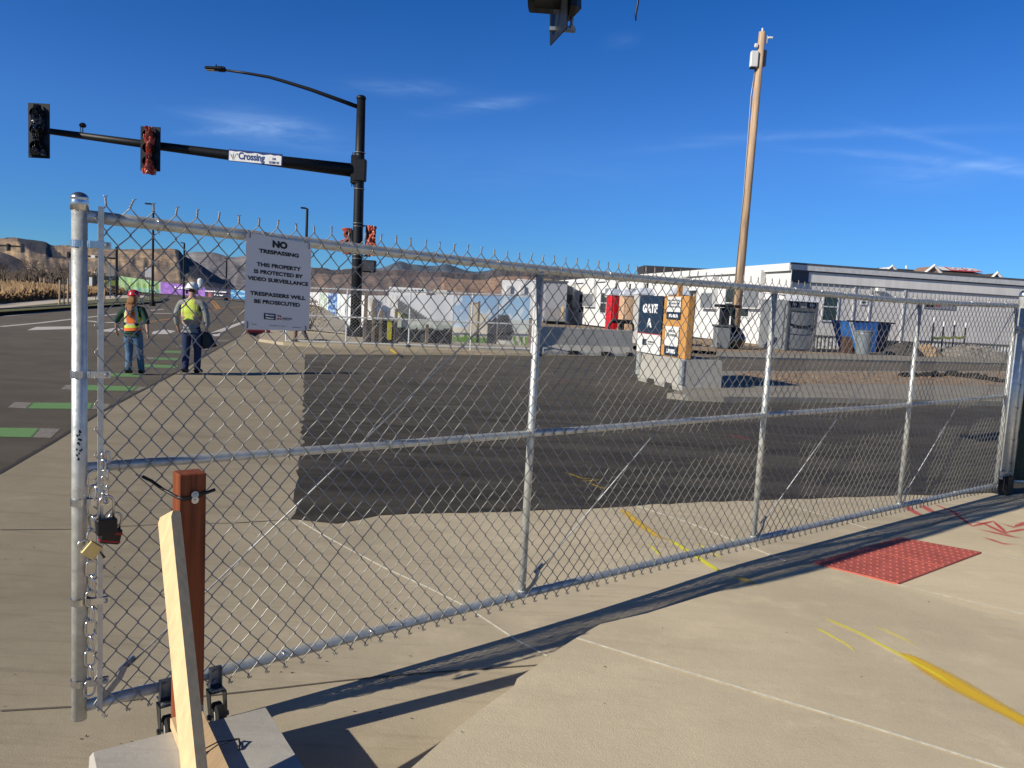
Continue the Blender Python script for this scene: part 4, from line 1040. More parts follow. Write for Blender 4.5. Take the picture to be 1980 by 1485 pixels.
# banners running on along the outer side of the street
chain_px = [(598, 590, 563), (618, 600, 565), (648, 622, 567), (700, 658, 571)]
GP3 = [_G(620, 596), _G(645, 612), _G(668, 634), _G(704, 662)]
cols = [lambda u, v: (.78, .78, .77), lambda u, v: (.72, .76, .72) if nz(u*8, v*3, 4) < 0 else (.40, .50, .36), lambda u, v: (.04, .13, .38) if nz(u*7, v*7, 3) < .12 else (.42, .55, .68), lambda u, v: (.78, .79, .78) if nz(u*12, v*2, 7) < .1 else (.48, .56, .55)]
XS = [598, 617, 634, 652, 702]; Bot = [588, 592, 600, 612, 645]; Top = [565, 565, 566, 568, 571]
names_ = ['plain white banner beside the edge of the no trespassing sign', 'pale green and white banner left of the dark blue one', 'dark blue banner at the bend of the fence', 'wrinkled white banner hanging left of the signal pole']
for i in range(4):
    yA = [64, 55, 47, 41, 34][i]; yB = [64, 55, 47, 41, 34][i+1]
    A_, B_ = fpt(XS[i], yA), fpt(XS[i+1], yB)
    o = painted('printed_banner', A_, B_, zpx(XS[i], Top[i], yA), zpx(XS[i+1], Top[i+1], yB), cols[i], VIN, None, nu=40, zb0=zpx(XS[i], Bot[i], yA), zb1=zpx(XS[i+1], Bot[i+1], yB)); tag(o, names_[i], 'banner', 'printed banners hung along the far fences')

# ---- hoarding at the end of the street
def c_green(u, v):
    k = nz(u*30, v*1.5, 2); g = (.30, .52, .16) if k < .0 else (.52, .70, .34)
    if v > .72: g = (.42, .66, .30)
    if v < .32 and u > .35: g = (.35, .62, .42)
    return g
def c_purple(u, v): return (.24, .10, .42) if nz(u*9+v*2, v*3, 3) < .1 else (.32, .16, .52)
def c_dark(u, v): return (.035, .03, .06) if not (abs(u-.2) < .08 and v < .6) else (.35, .1, .12)
def c_blue(u, v): return (.05, .22, .45) if nz(u*9, v*4, 1) < .05 else (.30, .48, .62)
HP = [(227, 533, 561), (310, 545, 567.5), (396, 556, 573), (446, 560, 577), (560, 566, 585)]
hy = [150, 150, 142, 132, 110]
HB_ = []
for (px, a, b), y in zip(HP, hy): HB_.append((fpt(px, y), zpx(px, a, y), zpx(px, b, y)))
fns = [c_green, c_purple, c_dark, c_blue]; labs = ['green banner printed with tall grass at the left end of the hoarding', 'purple banner with a white line of text on the hoarding', 'black banner with white lettering on the hoarding', 'blue banner at the right end of the hoarding beside the no trespassing sign']
for i in range(4):
    (A_, t0, b0), (B_, t1, b1) = HB_[i], HB_[i+1]; r_ = thing('hoarding_banner', A_, labs[i], 'banner', 'printed banners on the street hoarding')
    painted('print', A_, B_, t0, t1, fns[i], VIN, r_, zb0=b0, zb1=b1, wave=.10, nu=60, nv=16)
    d = (B_-A_); n = V((d.y, -d.x, 0)).normalized(); O = A_+n*.4; ux = d.normalized(); W = d.length
    if i == 1:
        mb = MB(); lettering(mb, 'A 21st Century', O, ux, V((ux.x*0, 0, 1)), W*.35, W*.86, b0+(b1-b0)*.5+(t0-b0)*.42, b0+(b1-b0)*.5+(t0-b0)*.72, .04); mb.build('lettering', WHITETXT, r_)
    if i == 2:
        mb = MB(); lettering(mb, 'Corporate & Ideas Center', O, ux, UPV, W*.08, W*.92, b1+(t1-b1)*.55, b1+(t1-b1)*.80, .05); lettering(mb, 'COMING SOON' if False else 'Center', O, ux, UPV, W*.45, W*.8, b1+(t1-b1)*.2, b1+(t1-b1)*.4, .05); mb.build('lettering', WHITETXT, r_)
# barrels and sawhorse at the corner
random.seed(4)
p = _G(612, 668); t = thing('sandbag', p, 'black sandbag lying on the kerb left of the white framed fence', 'sandbag')
mb = MB()
for k in range(4):
    c = G(580+k*15, 665-k*.5)+UPV*.06; mb.lathe(c-V((0, 0, .06)), [(.05, 0), (.26, .02), (.30, .07), (.22, .13), (.05, .15)], 12, sy=.6)
mb.build('bag', BLACKPL, t, smooth=True)
p = _G(574, 662); t = thing('sign_stand', p, 'brown timber stand leaning at the kerb below the no trespassing sign', 'stand')
for a, b in (((-.1, .0), (-.02, .85)), ((.35, .1), (.02, .95))):
    mb = MB(); q = V((a[0], .1, a[1])); q2 = V((b[0], 0, b[1])); mb.tube([p+q, p+q2], .07, 4); mb.build('timber_leg', mat('brown_timber', (.17, .10, .06), .9, 0, .2, 4), t)
mb = MB(); mb.box(p+V((.12, .02, .80)), (.62, .05, .12), rz=.3); mb.build('crosspiece', MATS['brown_timber'], t)
p = _G(503, 646); t = tag(MB().box(p+V((-.1, 0, .10)), (.95, .45, .16), rz=.5, bev=.03, taper=1).build('fallen_cone', mat('dark_red_plastic', (.20, .03, .03), .6)), 'dark red plastic base lying at the kerb under the no trespassing sign', 'road marker')
# brown dry shrub by the corner
def shrub(name, base, r_, h, n, mt, label, cat, seed=1, group=None, parts=True):
    random.seed(seed); t = thing(name, base, label, cat, group); mb = MB()
    for i in range(n):
        a = random.uniform(0, 2*PI); q = random.random()**.5*r_; zz_ = random.uniform(.05, 1)**.8*h; q *= math.sqrt(max(.05, 1-(zz_/h)**2))
        c = V(base)+V((math.cos(a)*q, math.sin(a)*q, zz_)); s = random.uniform(.04, .10)*r_
        e1 = V((random.uniform(-1, 1), random.uniform(-1, 1), random.uniform(-1, 1))).normalized()*s; e2_ = V((random.uniform(-1, 1), random.uniform(-1, 1), random.uniform(-1, 1))).normalized()*s
        mb.add([c, c+e1, c+e2_], [(0, 1, 2)])
    mb.build('foliage', mt, t)
    mb = MB()
    for i in range(7): a = i*.9; mb.tube([V(base), V(base)+V((math.cos(a)*r_*.5, math.sin(a)*r_*.5, h*.7))], [.03*r_, .008*r_], 4)
    mb.build('stem', mat('dark_stem', (.07, .05, .035), .9), t); return t
DRYF = mat('dry_foliage', (.32, .21, .10), .9, 0, .4, 5); GRF = mat('green_foliage', (.08, .13, .03), .9, 0, .4, 5)
shrub('dry_shrub', fpt(600, 38, .05), .9, 1.5, 900, DRYF, 'rusty dry shrub just right of the lower edge of the no trespassing sign', 'shrub', 2)

# ================================================================== signal pole, mast arm, lamps
def hollow_sig(name, c, wdt, hgt, yaw, label, wrap=None, group=None, sections=3, seed=0):
    """traffic signal: backplate, housing, three visors, optional plastic wrapping; faces -y before yaw"""
    random.seed(seed); t = thing(name, c, label, 'traffic signal', group, rz=yaw); M0 = t.matrix_basis
    mb = MB(); mb.box(None, (wdt, .03, hgt), M=M0, bev=.012); mb.build('backplate', BLACKMETAL, t)
    mb = MB(); hs_ = hgt*.9/sections
    mb.box(None, (wdt*.55, .22, hgt*.9), M=M0 @ Matrix.Translation((0, .12, 0)), bev=.03); mb.build('housing', BLACKMETAL, t)
    for k in range(sections):
        z = (k-(sections-1)/2)*hs_; mb = MB(); r = min(wdt*.27, hs_*.44); n = 14
        A_ = [M0 @ V((r*math.cos(PI*(j/n*1.5-.25)), -.015, z+r*math.sin(PI*(j/n*1.5-.25)))) for j in range(n+1)]
        B_ = [M0 @ V((r*math.cos(PI*(j/n*1.5-.25)), -.015-(.24 if abs(j-n/2) < n*.36 else .16), z+r*math.sin(PI*(j/n*1.5-.25))-.02)) for j in range(n+1)]
        mb.add(A_+B_, [(j, j+1, n+2+j, n+1+j) for j in range(n)]); mb.build('visor', BLACKMETAL, t)
        mb = MB(); mb.lathe(None, [(r*.9, 0), (r*.6, .02), (.01, .03)], 14, M=M0 @ Matrix.Translation((0, -.014, z)) @ Matrix.Rotation(PI/2, 4, 'X')); mb.build('lens', mat('dark_lens', (.02, .02, .02), .25), t)
    if wrap:
        mb = MB(); n, m_ = 22, 34; zr = wrap[1]
        for j in range(m_+1):
            v = j/m_; z = hgt*(zr[0]+(zr[1]-zr[0])*v)
            for i in range(n+1):
                u = i/n; a = PI*(u)
                k = nz(u*5+seed, v*7, seed)*.10+nz(u*13, v*17, seed+3)*.05
                rad = wdt*wrap[2]*(1+k*2)*(1.35 if v < .12 else 1)*(.75+.3*math.sin(v*9+seed))
                mb.v.append(M0 @ V((-math.cos(a)*rad, -.05-math.sin(a)*(.22+k*2), z+nz(u*6, v*6, 9)*.05)))
        for j in range(m_):
            for i in range(n): a = j*(n+1)+i; mb.f.append((a, a+1, a+n+2, a+n+1)); mb.mi.append(0)
        mb.build('plastic_wrap', wrap[0], t)
    return t
BAGBLK = mat('black_bag_film', (.012, .012, .013), .18, 0, .3, 6, .5, 12, spec=.8)
BAGRED = mat('red_bag_film', (.45, .06, .035), .35, 0, .5, 7, .5, 12, col2=(.60, .16, .10), spec=.6)
PB_ = G(687, 655); PY = PB_.y
ptop = atY(697, 192, PY); PH = ptop.z
sp_ = thing('signal_pole', PB_, 'tall black signal pole with long mast arm and curved street lamp arm', 'signal pole')
lean = V((ptop.x-PB_.x, ptop.y-PB_.y, 0))*.75
pp = lambda z: V((PB_.x, PB_.y, 0))+lean*(z/PH)+UPV*z
mb = MB(); mb.tube([pp(0), pp(PH*.35), pp(PH*.68), pp(PH)], [.235, .215, .20, .175], 20); mb.build('pole', BLACKMETAL, sp_, smooth=True)
mb = MB(); mb.lathe(pp(PH), [(.19, 0), (.20, .02), (.19, .10), (.12, .15), (.02, .17)], 18); mb.build('cap', BLACKMETAL, sp_, smooth=True)
mb = MB(); mb.box(pp(0)+UPV*.25, (.62, .62, .5), taper=.8, bev=.04); mb.build('base_cover', BLACKMETAL, sp_)
za = zpx(676, 329, PY); ze = zpx(95, 253, PY-1.5)
A_ = pp(za)-V((.28, 0, 0)); E_ = atY(60, 249, PY-1.5)
mb = MB(); mb.tube([A_, A_.lerp(E_, .33)-UPV*.03, A_.lerp(E_, .66)-UPV*.03, E_], [.275, .21, .155, .11], 18); mb.build('mast_arm', BLACKMETAL, sp_, smooth=True)
mb = MB(); mb.box(pp(za)-V((.16, 0, -.02)), (.34, .42, 1.15), bev=.03); mb.box(pp(za)+V((.05, -.1, 0)), (.5, .3, .9), bev=.04)
for k in range(4):
    for z_ in (.62, -.62): mb.cyl(pp(za)+V((-.28+.07*k, -.1, z_-.05)), pp(za)+V((-.28+.07*k, -.1, z_+.09)), .018, n=6)
mb.build('arm_bracket', BLACKMETAL, sp_)
for z_ in (za+.72, za-.75, zpx(690, 438, PY), zpx(690, 432, PY), zpx(690, 493, PY), zpx(690, 500, PY), zpx(690, 517, PY)):
    mb = MB(); mb.tube([pp(z_)+V((.225*math.cos(a), .225*math.sin(a), 0)) for a in [k*PI/9 for k in range(18)]], .014, 6, closed=True); mb.build('steel_band', GALV_DULL, sp_, smooth=True)
zl = zpx(690, 207, PY)
lp = [pp(zl)-V((.1, 0, 0))]+[atY(px, py, PY-.3) for px, py in ((655, 193), (600, 173), (545, 156), (520, 149), (480, 142), (432, 135))]
mb = MB(); mb.tube(lp, [.09, .085, .075, .068, .062, .055, .045], 12); mb.build('lamp_arm', BLACKMETAL, sp_, smooth=True)
lc = atY(415, 133, PY-.3)
mb = MB(); mb.box(lc+V((0, 0, 0)), (.74, .34, .13), bev=.05); mb.box(lc+V((.28, 0, .0)), (.30, .2, .2), bev=.03); mb.cyl(lc+V((.05, 0, .06)), lc+V((.05, 0, .17)), .04, n=8); mb.build('lamp_head', BLACKMETAL, sp_)
mb = MB(); mb.box(lc+V((-.16, 0, -.068)), (.34, .24, .012)); mb.build('lamp_glass', mat('lamp_glass', (.45, .38, .26), .3), sp_)
# camera on arm
cc_ = atY(160, 245, PY-1.2); t = thing('detector', cc_, 'small dome detector standing on the mast arm between the two wrapped signals', 'camera')
mb = MB(); mb.cyl(cc_-UPV*.30, cc_-UPV*.02, .03, n=8); mb.cyl(cc_-V((.09, 0, .34)), cc_-V((.09, 0, .0)), .016, n=6); mb.build('stem', GALV_DULL, t)
mb = MB(); mb.lathe(cc_-UPV*.03, [(.08, 0), (.13, .04), (.13, .10), (.09, .16), (.02, .19)], 14); mb.build('dome', BLACKMETAL, t, smooth=True)
c1 = atY(75.5, 253, PY-1.9); c2 = atY(291, 288, PY-1.5)
hollow_sig('traffic_signal', c1, span(41, PY-1.9), span(101, PY-1.9), 0, 'traffic signal wrapped in glossy black plastic at the tip of the mast arm', (BAGBLK, (-.46, .46), .30), 'traffic signals on the signal pole', seed=2)
hollow_sig('traffic_signal', c2, span(38, PY-1.5), span(82, PY-1.5), 0, 'traffic signal wrapped in torn red plastic halfway along the mast arm', (BAGRED, (-.60, .48), .24), 'traffic signals on the signal pole', seed=7)
c3 = atY(716, 466, PY-.2); c4 = atY(678, 467, PY+.5)
hollow_sig('traffic_signal', c3, span(21, PY), span(56, PY), R(35), 'red wrapped signal on the right side of the pole above the walk signal', (BAGRED, (-.5, .5), .42), 'traffic signals on the signal pole', seed=11)
hollow_sig('traffic_signal', c4, span(18, PY), span(50, PY), R(-65), 'red wrapped signal half hidden on the left side of the pole', (BAGRED, (-.5, .5), .40), 'traffic signals on the signal pole', seed=5)
mb = MB()
for z_ in (c3.z+.62, c3.z-.62): mb.tube([pp(z_), V((c3.x, c3.y+.1, z_)), V((c3.x, c3.y+.1, z_-.06 if z_ > c3.z else z_+.06))], .03, 6)
mb.build('signal_bracket', BLACKMETAL, sp_)
c5 = atY(714, 515, PY-.2); t = thing('walk_signal', c5, 'square black pedestrian signal below the wrapped signals on the pole', 'pedestrian signal')
mb = MB(); mb.box(c5, (.56, .3, .50), bev=.04); mb.box(c5-V((.32, 0, 0)), (.2, .1, .1)); mb.build('housing', BLACKMETAL, t)
mb = MB(); mb.box(c5-V((0, .152, 0)), (.46, .01, .40)); mb.build('screen', mat('grey_lens', (.05, .05, .055), .4), t)
# street name sign
SY_ = PY-1.6; sA, sB = atY(442, 288, SY_), atY(546, 296, SY_); sC, sD = atY(441, 311, SY_), atY(545, 321, SY_)
t = thing('street_name_sign', (sA+sD)/2, 'white street name sign with blue mountain edge on the mast arm', 'sign')
ux = (sD-sC).normalized(); uz = (sA-sC); W, H = (sD-sC).length, uz.length; uz = uz.normalized(); nn = ux.cross(uz)
if nn.y > 0: nn = -nn
OO = sC
def pl(x, z, e=0): return OO+ux*x+uz*z+nn*e
mb = MB(); mb.prism([pl(0, 0), pl(W, 0), pl(W, H), pl(0, H)], -nn*.03); mb.build('blue_border', BLUETXT, t)
jag = [(W*.985, H*.80)]+[(W*(1-k/14), H*(.80+.10*[0, .5, -.1, .6, .1, -.5, .3, .7, .1, -.2, .4, .8, .3, .6, .2][k])) for k in range(1, 14)]+[(W*.015, H*.86)]
mb = MB(); mb.poly([pl(W*.015, H*.05, .006), pl(W*.985, H*.05, .006)]+[pl(x, z, .006) for x, z in jag]); mb.build('panel', mat('sign_face', (.85, .84, .80), .5), t)
OO = sC+nn*.012
mb = MB(); lettering(mb, 'Crossing', OO, ux, uz, W*.19, W*.68, H*.03, H*.84, .035); lettering(mb, 'N', OO, ux, uz, W*.155, W*.18, H*.55, H*.72, .02); lettering(mb, 'DR', OO, ux, uz, W*.82, W*.89, H*.42, H*.62, .04); lettering(mb, '13100 W', OO, ux, uz, W*.76, W*.95, H*.10, H*.32, .05); mb.build('lettering', BLUETXT, t)
mb = MB()
for dx_ in (-.03, 0, .03): mb.poly([OO+ux*W*(.10+dx_*.2)+uz*H*.08, OO+ux*W*(.085+dx_*1.4)+uz*H*.55, OO+ux*W*(.09+dx_*1.9)+uz*H*(.72-abs(dx_)*2), OO+ux*W*(.10+dx_*1.1)+uz*H*.5])
mb.build('leaf_emblem', mat('emblem_green', (.12, .13, .05), .6), t)

# overhead signal at the top edge, hanging from its own arm; pole stands right of the view
oy = 8.0; oc = atY(1075, 14, oy)
t = thing('overhead_signal', oc, 'black signal head seen from behind at the top edge of the view', 'traffic signal'); rz_ = R(62)
Mo = Matrix.Translation(oc+UPV*.35) @ Matrix.Rotation(R(-76), 4, 'Z') @ Matrix.Rotation(R(4), 4, 'X')
mb = MB(); mb.box(None, (.56, .012, 1.35), M=Mo @ Matrix.Translation((0, 0, .05))); mb.build('backplate', BLACKMETAL, t)
mb = MB(); mb.box(None, (.30, .20, 1.05), M=Mo @ Matrix.Translation((0, .11, .08)), bev=.07); mb.build('housing', BLACKPL, t)
for k in range(3):
    mb = MB(); n = 16; r = .15; zc_ = -.26+k*.35
    for e_ in (0, 1):
        for j in range(n+1): a = PI*(j/n*1.7-.35); mb.v.append(Mo @ V((r*math.cos(a), -.01-.26*e_, zc_+r*math.sin(a))))
    mb.f = [(j, j+1, n+2+j, n+1+j) for j in range(n)]; mb.mi = [0]*n; mb.build('visor', BLACKPL, t, smooth=True)
mb = MB(); mb.cyl(oc+V((.17, .12, -.16)), oc+V((.17, .12, 2.2)), .018, n=8); mb.box(oc+V((.08, .12, -.165)), (.26, .05, .035)); mb.lathe(oc+V((.17, .12, -.16)), [(.035, 0), (.035, .03)], 10); mb.build('bracket', GALV_DULL, t)
op = thing('overhead_mast', (10.5, 8.6, 0), 'black mast arm carrying the overhead signal, above the top of the view', 'signal pole')
mb = MB(); mb.tube([(10.5, 8.6, 0), (10.5, 8.6, 8.2)], .16, 14); mb.build('pole', BLACKMETAL, op, smooth=True)
mb = MB(); mb.tube([(10.5, 8.6, oc.z+2.0), (oc.x-.5, oy+.2, oc.z+2.25)], [.16, .08], 12); mb.build('mast_arm', BLACKMETAL, op, smooth=True)
dc = atY(1229.5, 40, 8.2); mb = MB(); mb.tube([dc, dc+V((-.006, 0, .06)), dc+V((.008, 0, .16)), dc+V((.0, 0, .4)), dc+V((.01, 0, 1.7))], [.007, .012, .012, .013, .013], 6)
o = mb.build('hanging_cable', BLACKPL, None, smooth=True); tag(o, 'short dark cable end dangling at the top edge of the view', 'cable')

# ================================================================== wooden utility pole
WY = 49.0; wb = atY(1418, 668, WY); wb = V((wb.x, wb.y, 0)); wt = atY(1474, 62, WY)
up_ = thing('utility_pole', wb, 'tall weathered wooden utility pole leaning slightly right', 'utility pole')
POLEW = mat('pole_wood', (.62, .43, .27), .85, 0, .35, 1.4, .5, 8, stretch=(6, 6, .35), grime=.25)
mb = MB(); mb.tube([wb, wb.lerp(wt, .5), wt], [.30, .25, .20], 16); mb.build('shaft', POLEW, up_, smooth=True)
axp = (wt-wb).normalized()
mb = MB(); mb.tube([wb.lerp(wt, .02)+V((-.30, -.12, 0)), wb.lerp(wt, .5)+V((-.26, -.12, 0)), wb.lerp(wt, .80)+V((-.34, -.05, 0)), wb.lerp(wt, .90)+V((-.24, -.1, 0))], .03, 6); mb.build('conduit', GALV_DULL, up_, smooth=True)
mb = MB(); mb.cyl(wt, wt+axp*.22, .06, n=8); mb.box(wt+V((.30, 0, -.42)), (.05, .1, .45)); mb.build('antenna_mount', WHITE, up_)
q = atY(1490, 73, WY-.1); mb = MB(); mb.box(q, (.30, .12, .13), bev=.03); mb.cyl(q-V((.22, 0, -.0)), q, .02, n=6); mb.build('security_camera', WHITE, up_)
q = atY(1460, 115, WY-.15); mb = MB(); mb.box(q-V((.06, 0, 0)), (.46, .3, .95), bev=.05); mb.build('white_cabinet', WHITE, up_)
mb = MB(); mb.box(q-V((.10, 0, .50)), (.34, .22, .10)); mb.build('cabinet_gland', BLACKPL, up_)
q = atY(1463, 88, WY-.15); mb = MB(); mb.box(q-V((.02, 0, 0)), (.2, .14, .24), bev=.03); mb.build('junction_box', WHITE, up_)
q = atY(1477, 113, WY+.2); mb = MB(); mb.box(q, (.25, .25, .95), bev=.03); mb.build('grey_cabinet', GREYPL, up_)

# ================================================================== site office buildings
BC = fpt(1522, 52.0); g_ = V((math.cos(R(12.3)), math.sin(R(12.3)), 0)); w_ = V((-g_.y, g_.x, 0))
gnrm = -w_; wnrm = -g_
TOPZ = zpx(1522, 512, 52.0)
bld = thing('site_office', BC, 'long grey sided modular site office with a white painted left face', 'building')
SIDG = mat('grey_siding', (.80, .77, .72), .75, 0, .07, 1.2, .15, 3, stretch=(2, 2, .1), grime=.06)
SIDG2 = mat('grey_siding_low', (.76, .73, .69), .75, 0, .05, .8, grime=.08)
WHS = mat('white_siding', (.76, .76, .74), .7, 0, .03, 1, grime=.05)
FASC = mat('fascia_dark', (.10, .105, .11), .6)
LG, LW = 46.0, 57.0
def gq(u, z, o=0): return BC+g_*u+gnrm*o+UPV*z      # on the grey face
def wq(u, z, o=0): return BC+w_*u+wnrm*o+UPV*z      # on the white face
def gbox(mb, u0, u1, z0, z1, d=.1, base=0): return mb.prism([gq(u0, z0, base), gq(u1, z0, base), gq(u1, z1, base), gq(u0, z1, base)], gnrm*d)
def wbox(mb, u0, u1, z0, z1, d=.1, base=0): return mb.prism([wq(u1, z0, base), wq(u0, z0, base), wq(u0, z1, base), wq(u1, z1, base)], wnrm*d)
def gh(px, py): return wall_hit(px, py, BC, g_)
def wh(px, py): return wall_hit(px, py, BC, w_)
mb = MB(); z_split = gh(1600, 548)[1]; zt_ = TOPZ-.35
mb.poly([gq(0, .8), gq(LG, .8), gq(LG, z_split), gq(0, z_split)]); mb.build('wall', SIDG2, bld)
mb = MB(); gbox(mb, 0, LG, z_split, zt_, .06, -.02); mb.build('upper_wall', SIDG, bld)
mb = MB(); gbox(mb, 0, gh(1563, 530)[0], z_split-.05, zt_, .02, .045); mb.build('shadow_panel', mat('wall_shadow_tint', (.085, .09, .11), .7), bld)  # soft shadow near the corner, put on the wall as a dark sheet
mb = MB(); mb.poly([wq(0, 0), wq(0, zt_), wq(LW, zt_), wq(LW, 0)]); mb.build('white_wall', WHS, bld)
mb = MB(); mb.prism([gq(-.0, zt_, .0), gq(LG, zt_, 0), gq(LG, zt_, 0)+w_*LW, wq(LW, zt_)], UPV*.05); mb.build('roof', FASC, bld)
mb = MB(); gbox(mb, -.12, LG, zt_+.06, zt_+.40, .12, .08); mb.build('grey_fascia', mat('grey_trim', (.60, .60, .60), .6), bld)
mb = MB(); gbox(mb, -.15, LG, zt_+.40, zt_+.52, .22, .0); gbox(mb, 0, LG, zt_-.02, zt_+.06, .08, .05); gbox(mb, 0, LG, z_split-.08, z_split, .05, .045); mb.build('dark_trim', FASC, bld)
mb = MB(); wbox(mb, .0, LW, zt_-.02, zt_+.48, .16, .02); mb.build('white_fascia', WHITE, bld)
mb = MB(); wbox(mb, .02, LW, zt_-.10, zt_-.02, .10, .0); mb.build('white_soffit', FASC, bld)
# skirt pickets
def pickets(px0, px1, name='skirt'):
    u0, u1 = gh(px0, 660)[0], gh(px1, 665)[0]; mb = MB(); gbox(mb, u0, u1, .0, .85, .02, .02); mb.build('skirt_board', mat('skirt_grey', (.24, .24, .245), .8), bld)
    mb = MB(); u = u0
    while u < u1: gbox(mb, u, u+.12, .04, .80, .03, .05); u += .28
    o = mb.build('picket_skirt', WHITE, bld); o['kind'] = 'stuff'
    mb = MB(); gbox(mb, u0, u1, .80, .92, .08, .03); mb.build('skirt_rail', FASC, bld)
pickets(1560, 1642); pickets(1775, 2050)
def win(face, px0, px1, py0, py1, par=bld, two=True):
    h = gh if face == 'g' else wh; bxf = gbox if face == 'g' else wbox
    (u0, z1), (u1, z0) = h(px0, py0), h(px1, py1)
    if u0 > u1: u0, u1 = u1, u0
    fw = .10; mb = MB()
    for a, b, c, d in ((u0-fw, u1+fw, z0-fw, z0), (u0-fw, u1+fw, z1, z1+fw), (u0-fw, u0, z0, z1), (u1, u1+fw, z0, z1), (u0, u1, (z0+z1)/2-.04, (z0+z1)/2+.04)): bxf(mb, a, b, c, d, .06, .01)
    f = mb.build('window', WHITEM, par)
    mb = MB(); bxf(mb, u0, u1, z0, z1, .01, .012); g = mb.build('pane', GLASS, None); g.parent = f; g.matrix_parent_inverse = f.matrix_world.inverted(); me = g.data
    Mi = par.matrix_basis.inverted(); me.transform(Mi); g.matrix_parent_inverse = Matrix.Identity(4)
    return f
win('g', 1594, 1616, 566, 620); win('g', 1666, 1674, 577, 587)
for a in [(1121, 1129, 569, 604), (1163, 1172, 567, 605), (1334, 1345, 562, 610), (1405, 1423, 560, 612), (1436, 1448, 560, 612)]: win('w', *a)
def ac(px0, px1, py0, py1, label=None):
    (u1, z1), (u0, z0) = wh(px0, py0), wh(px1, py1)
    if u0 > u1: u0, u1 = u1, u0
    mid = z0+(z1-z0)*.48
    mb = MB(); wbox(mb, u0, u1, z0, z1, .38, .005); o = mb.build('hvac_unit', mat('hvac_grey', (.58, .58, .57), .6), bld)
    mb = MB(); wbox(mb, u0+.12, u1-.12, z0+.1, mid, .02, .387); mb.build('hvac_grille', GREYPL, bld)
    mb = MB(); wbox(mb, u0, u1, mid+.05, z1-.05, .02, .387); mb.build('hvac_door', WHITE, bld)
for a in [(1098, 1112, 546, 594), (1135, 1152, 543, 594), (1178, 1196, 541, 575), (1228, 1250, 539, 578), (1302, 1326, 538, 598), (1366, 1386, 536, 598), (1450, 1476, 524, 598)]: ac(*a)
for px0, px1, z0_, z1_ in ((1135, 1142, 606, 632), (1176, 1180, 605, 634)):
    pass
# conduits and camera on the grey wall
for px in (1651, 1682, 1748):
    mb = MB(); u, z = gh(px, 575); gbox(mb, u-.05, u+.05, .3, z_split-.1, .06, .02); mb.build('conduit', WHITEM, bld)
u, z = gh(1697, 560); mb = MB(); gbox(mb, u-.25, u+.3, z-.12, z+.1, .35, .02); mb.build('wall_camera', WHITE, bld)
u0, z1 = gh(1787, 578); u1, z0 = gh(1845, 599); mb = MB(); gbox(mb, u0, u1, z0, z1, .04, .02); mb.build('notice_frame', mat('frame_grey', (.30, .30, .33), .6), bld)
mb = MB(); gbox(mb, u0+.1, u0+(u1-u0)*.33, z0+.1, z1-.25, .02, .062); mb.build('notice_panel', BLACKTXT, bld)
mb = MB(); gbox(mb, u0+(u1-u0)*.36, u0+(u1-u0)*.5, z0+.15, z1-.15, .02, .062); mb.build('notice_mark', REDTXT, bld)

def bx3(name, px0, px1, pyb, pyt, y, depth, mt, par, roty=0, zb0=None):
    """a box standing at distance y between two bearings"""
    a, b = fpt(px0, y), fpt(px1, y); zt2 = zpx((px0+px1)/2, pyt, y); zb2 = 0 if pyb is None else zpx((px0+px1)/2, pyb, y)
    d = (b-a).normalized(); n = V((-d.y, d.x, 0)); mb = MB(); mb.prism([a+UPV*zb2, b+UPV*zb2, b+n*depth+UPV*zb2, a+n*depth+UPV*zb2], UPV*(zt2-zb2)); return mb.build(name, mt, par)
# second office at the back, with stairs
b2 = thing('rear_office', fpt(1040, 95), 'grey modular office with stair railing behind the long barrier', 'building')
bx3('wall', 1052, 1093, None, 543, 95, 8, mat('blue_grey_siding', (.30, .31, .34), .7, 0, .04, 1), b2)
bx3('roof_trim', 1048, 1095, 545, 542, 94.8, 8.5, FASC, b2)
bx3('dark_undercroft', 1050, 1093, None, 621, 94.2, .3, BLACKPL, b2)
mb = MB()
for k in range(16):
    px = 1053+k*2.6; a = fpt(px, 93.5); mb.box(a+UPV*(zpx(px, 606, 93.5)), (.05, .05, 1.3))
mb.build('railing', mat('rail_brown', (.20, .16, .13), .8), b2)
bx3('landing', 1050, 1093, 621, 617, 93.4, 1, GREYPL, b2); bx3('timber_post', 1084, 1089, 615, 592, 93.2, .3, PLY, b2)
b3 = thing('distant_white_office', fpt(970, 125), 'small white modular office beyond the blue printed banner', 'building')
bx3('wall', 967, 1040, None, 543, 125, 12, WHS, b3); bx3('upper_step', 995, 1040, 543, 540.5, 125.1, 10, WHS, b3)
for px in (976, 1003, 1028): bx3('hvac_unit', px, px+8, 568, 552, 124.6, .4, mat('hvac_grey', (.5, .5, .49), .6), b3)
b4 = thing('dark_roofed_building', fpt(1250, 190), 'dark flat roof showing just above the white office roofline', 'building')
bx3('roof', 1238, 1382, None, 516.5, 190, 10, mat('dark_roof', (.05, .05, .055), .8), b4)
b5 = thing('low_far_building', fpt(780, 260), 'low cream building with a row of small windows far beyond the banners', 'building')
bx3('wall', 750, 822, None, 556, 260, 10, WHS, b5)
for k in range(9): bx3('window', 757+k*7, 760+k*7, 564, 560, 259.8, .1, GLASS, b5)
bx3('wall', 836, 862, None, 560, 262, 10, mat('cream_wall', (.6, .57, .5), .8), b5)
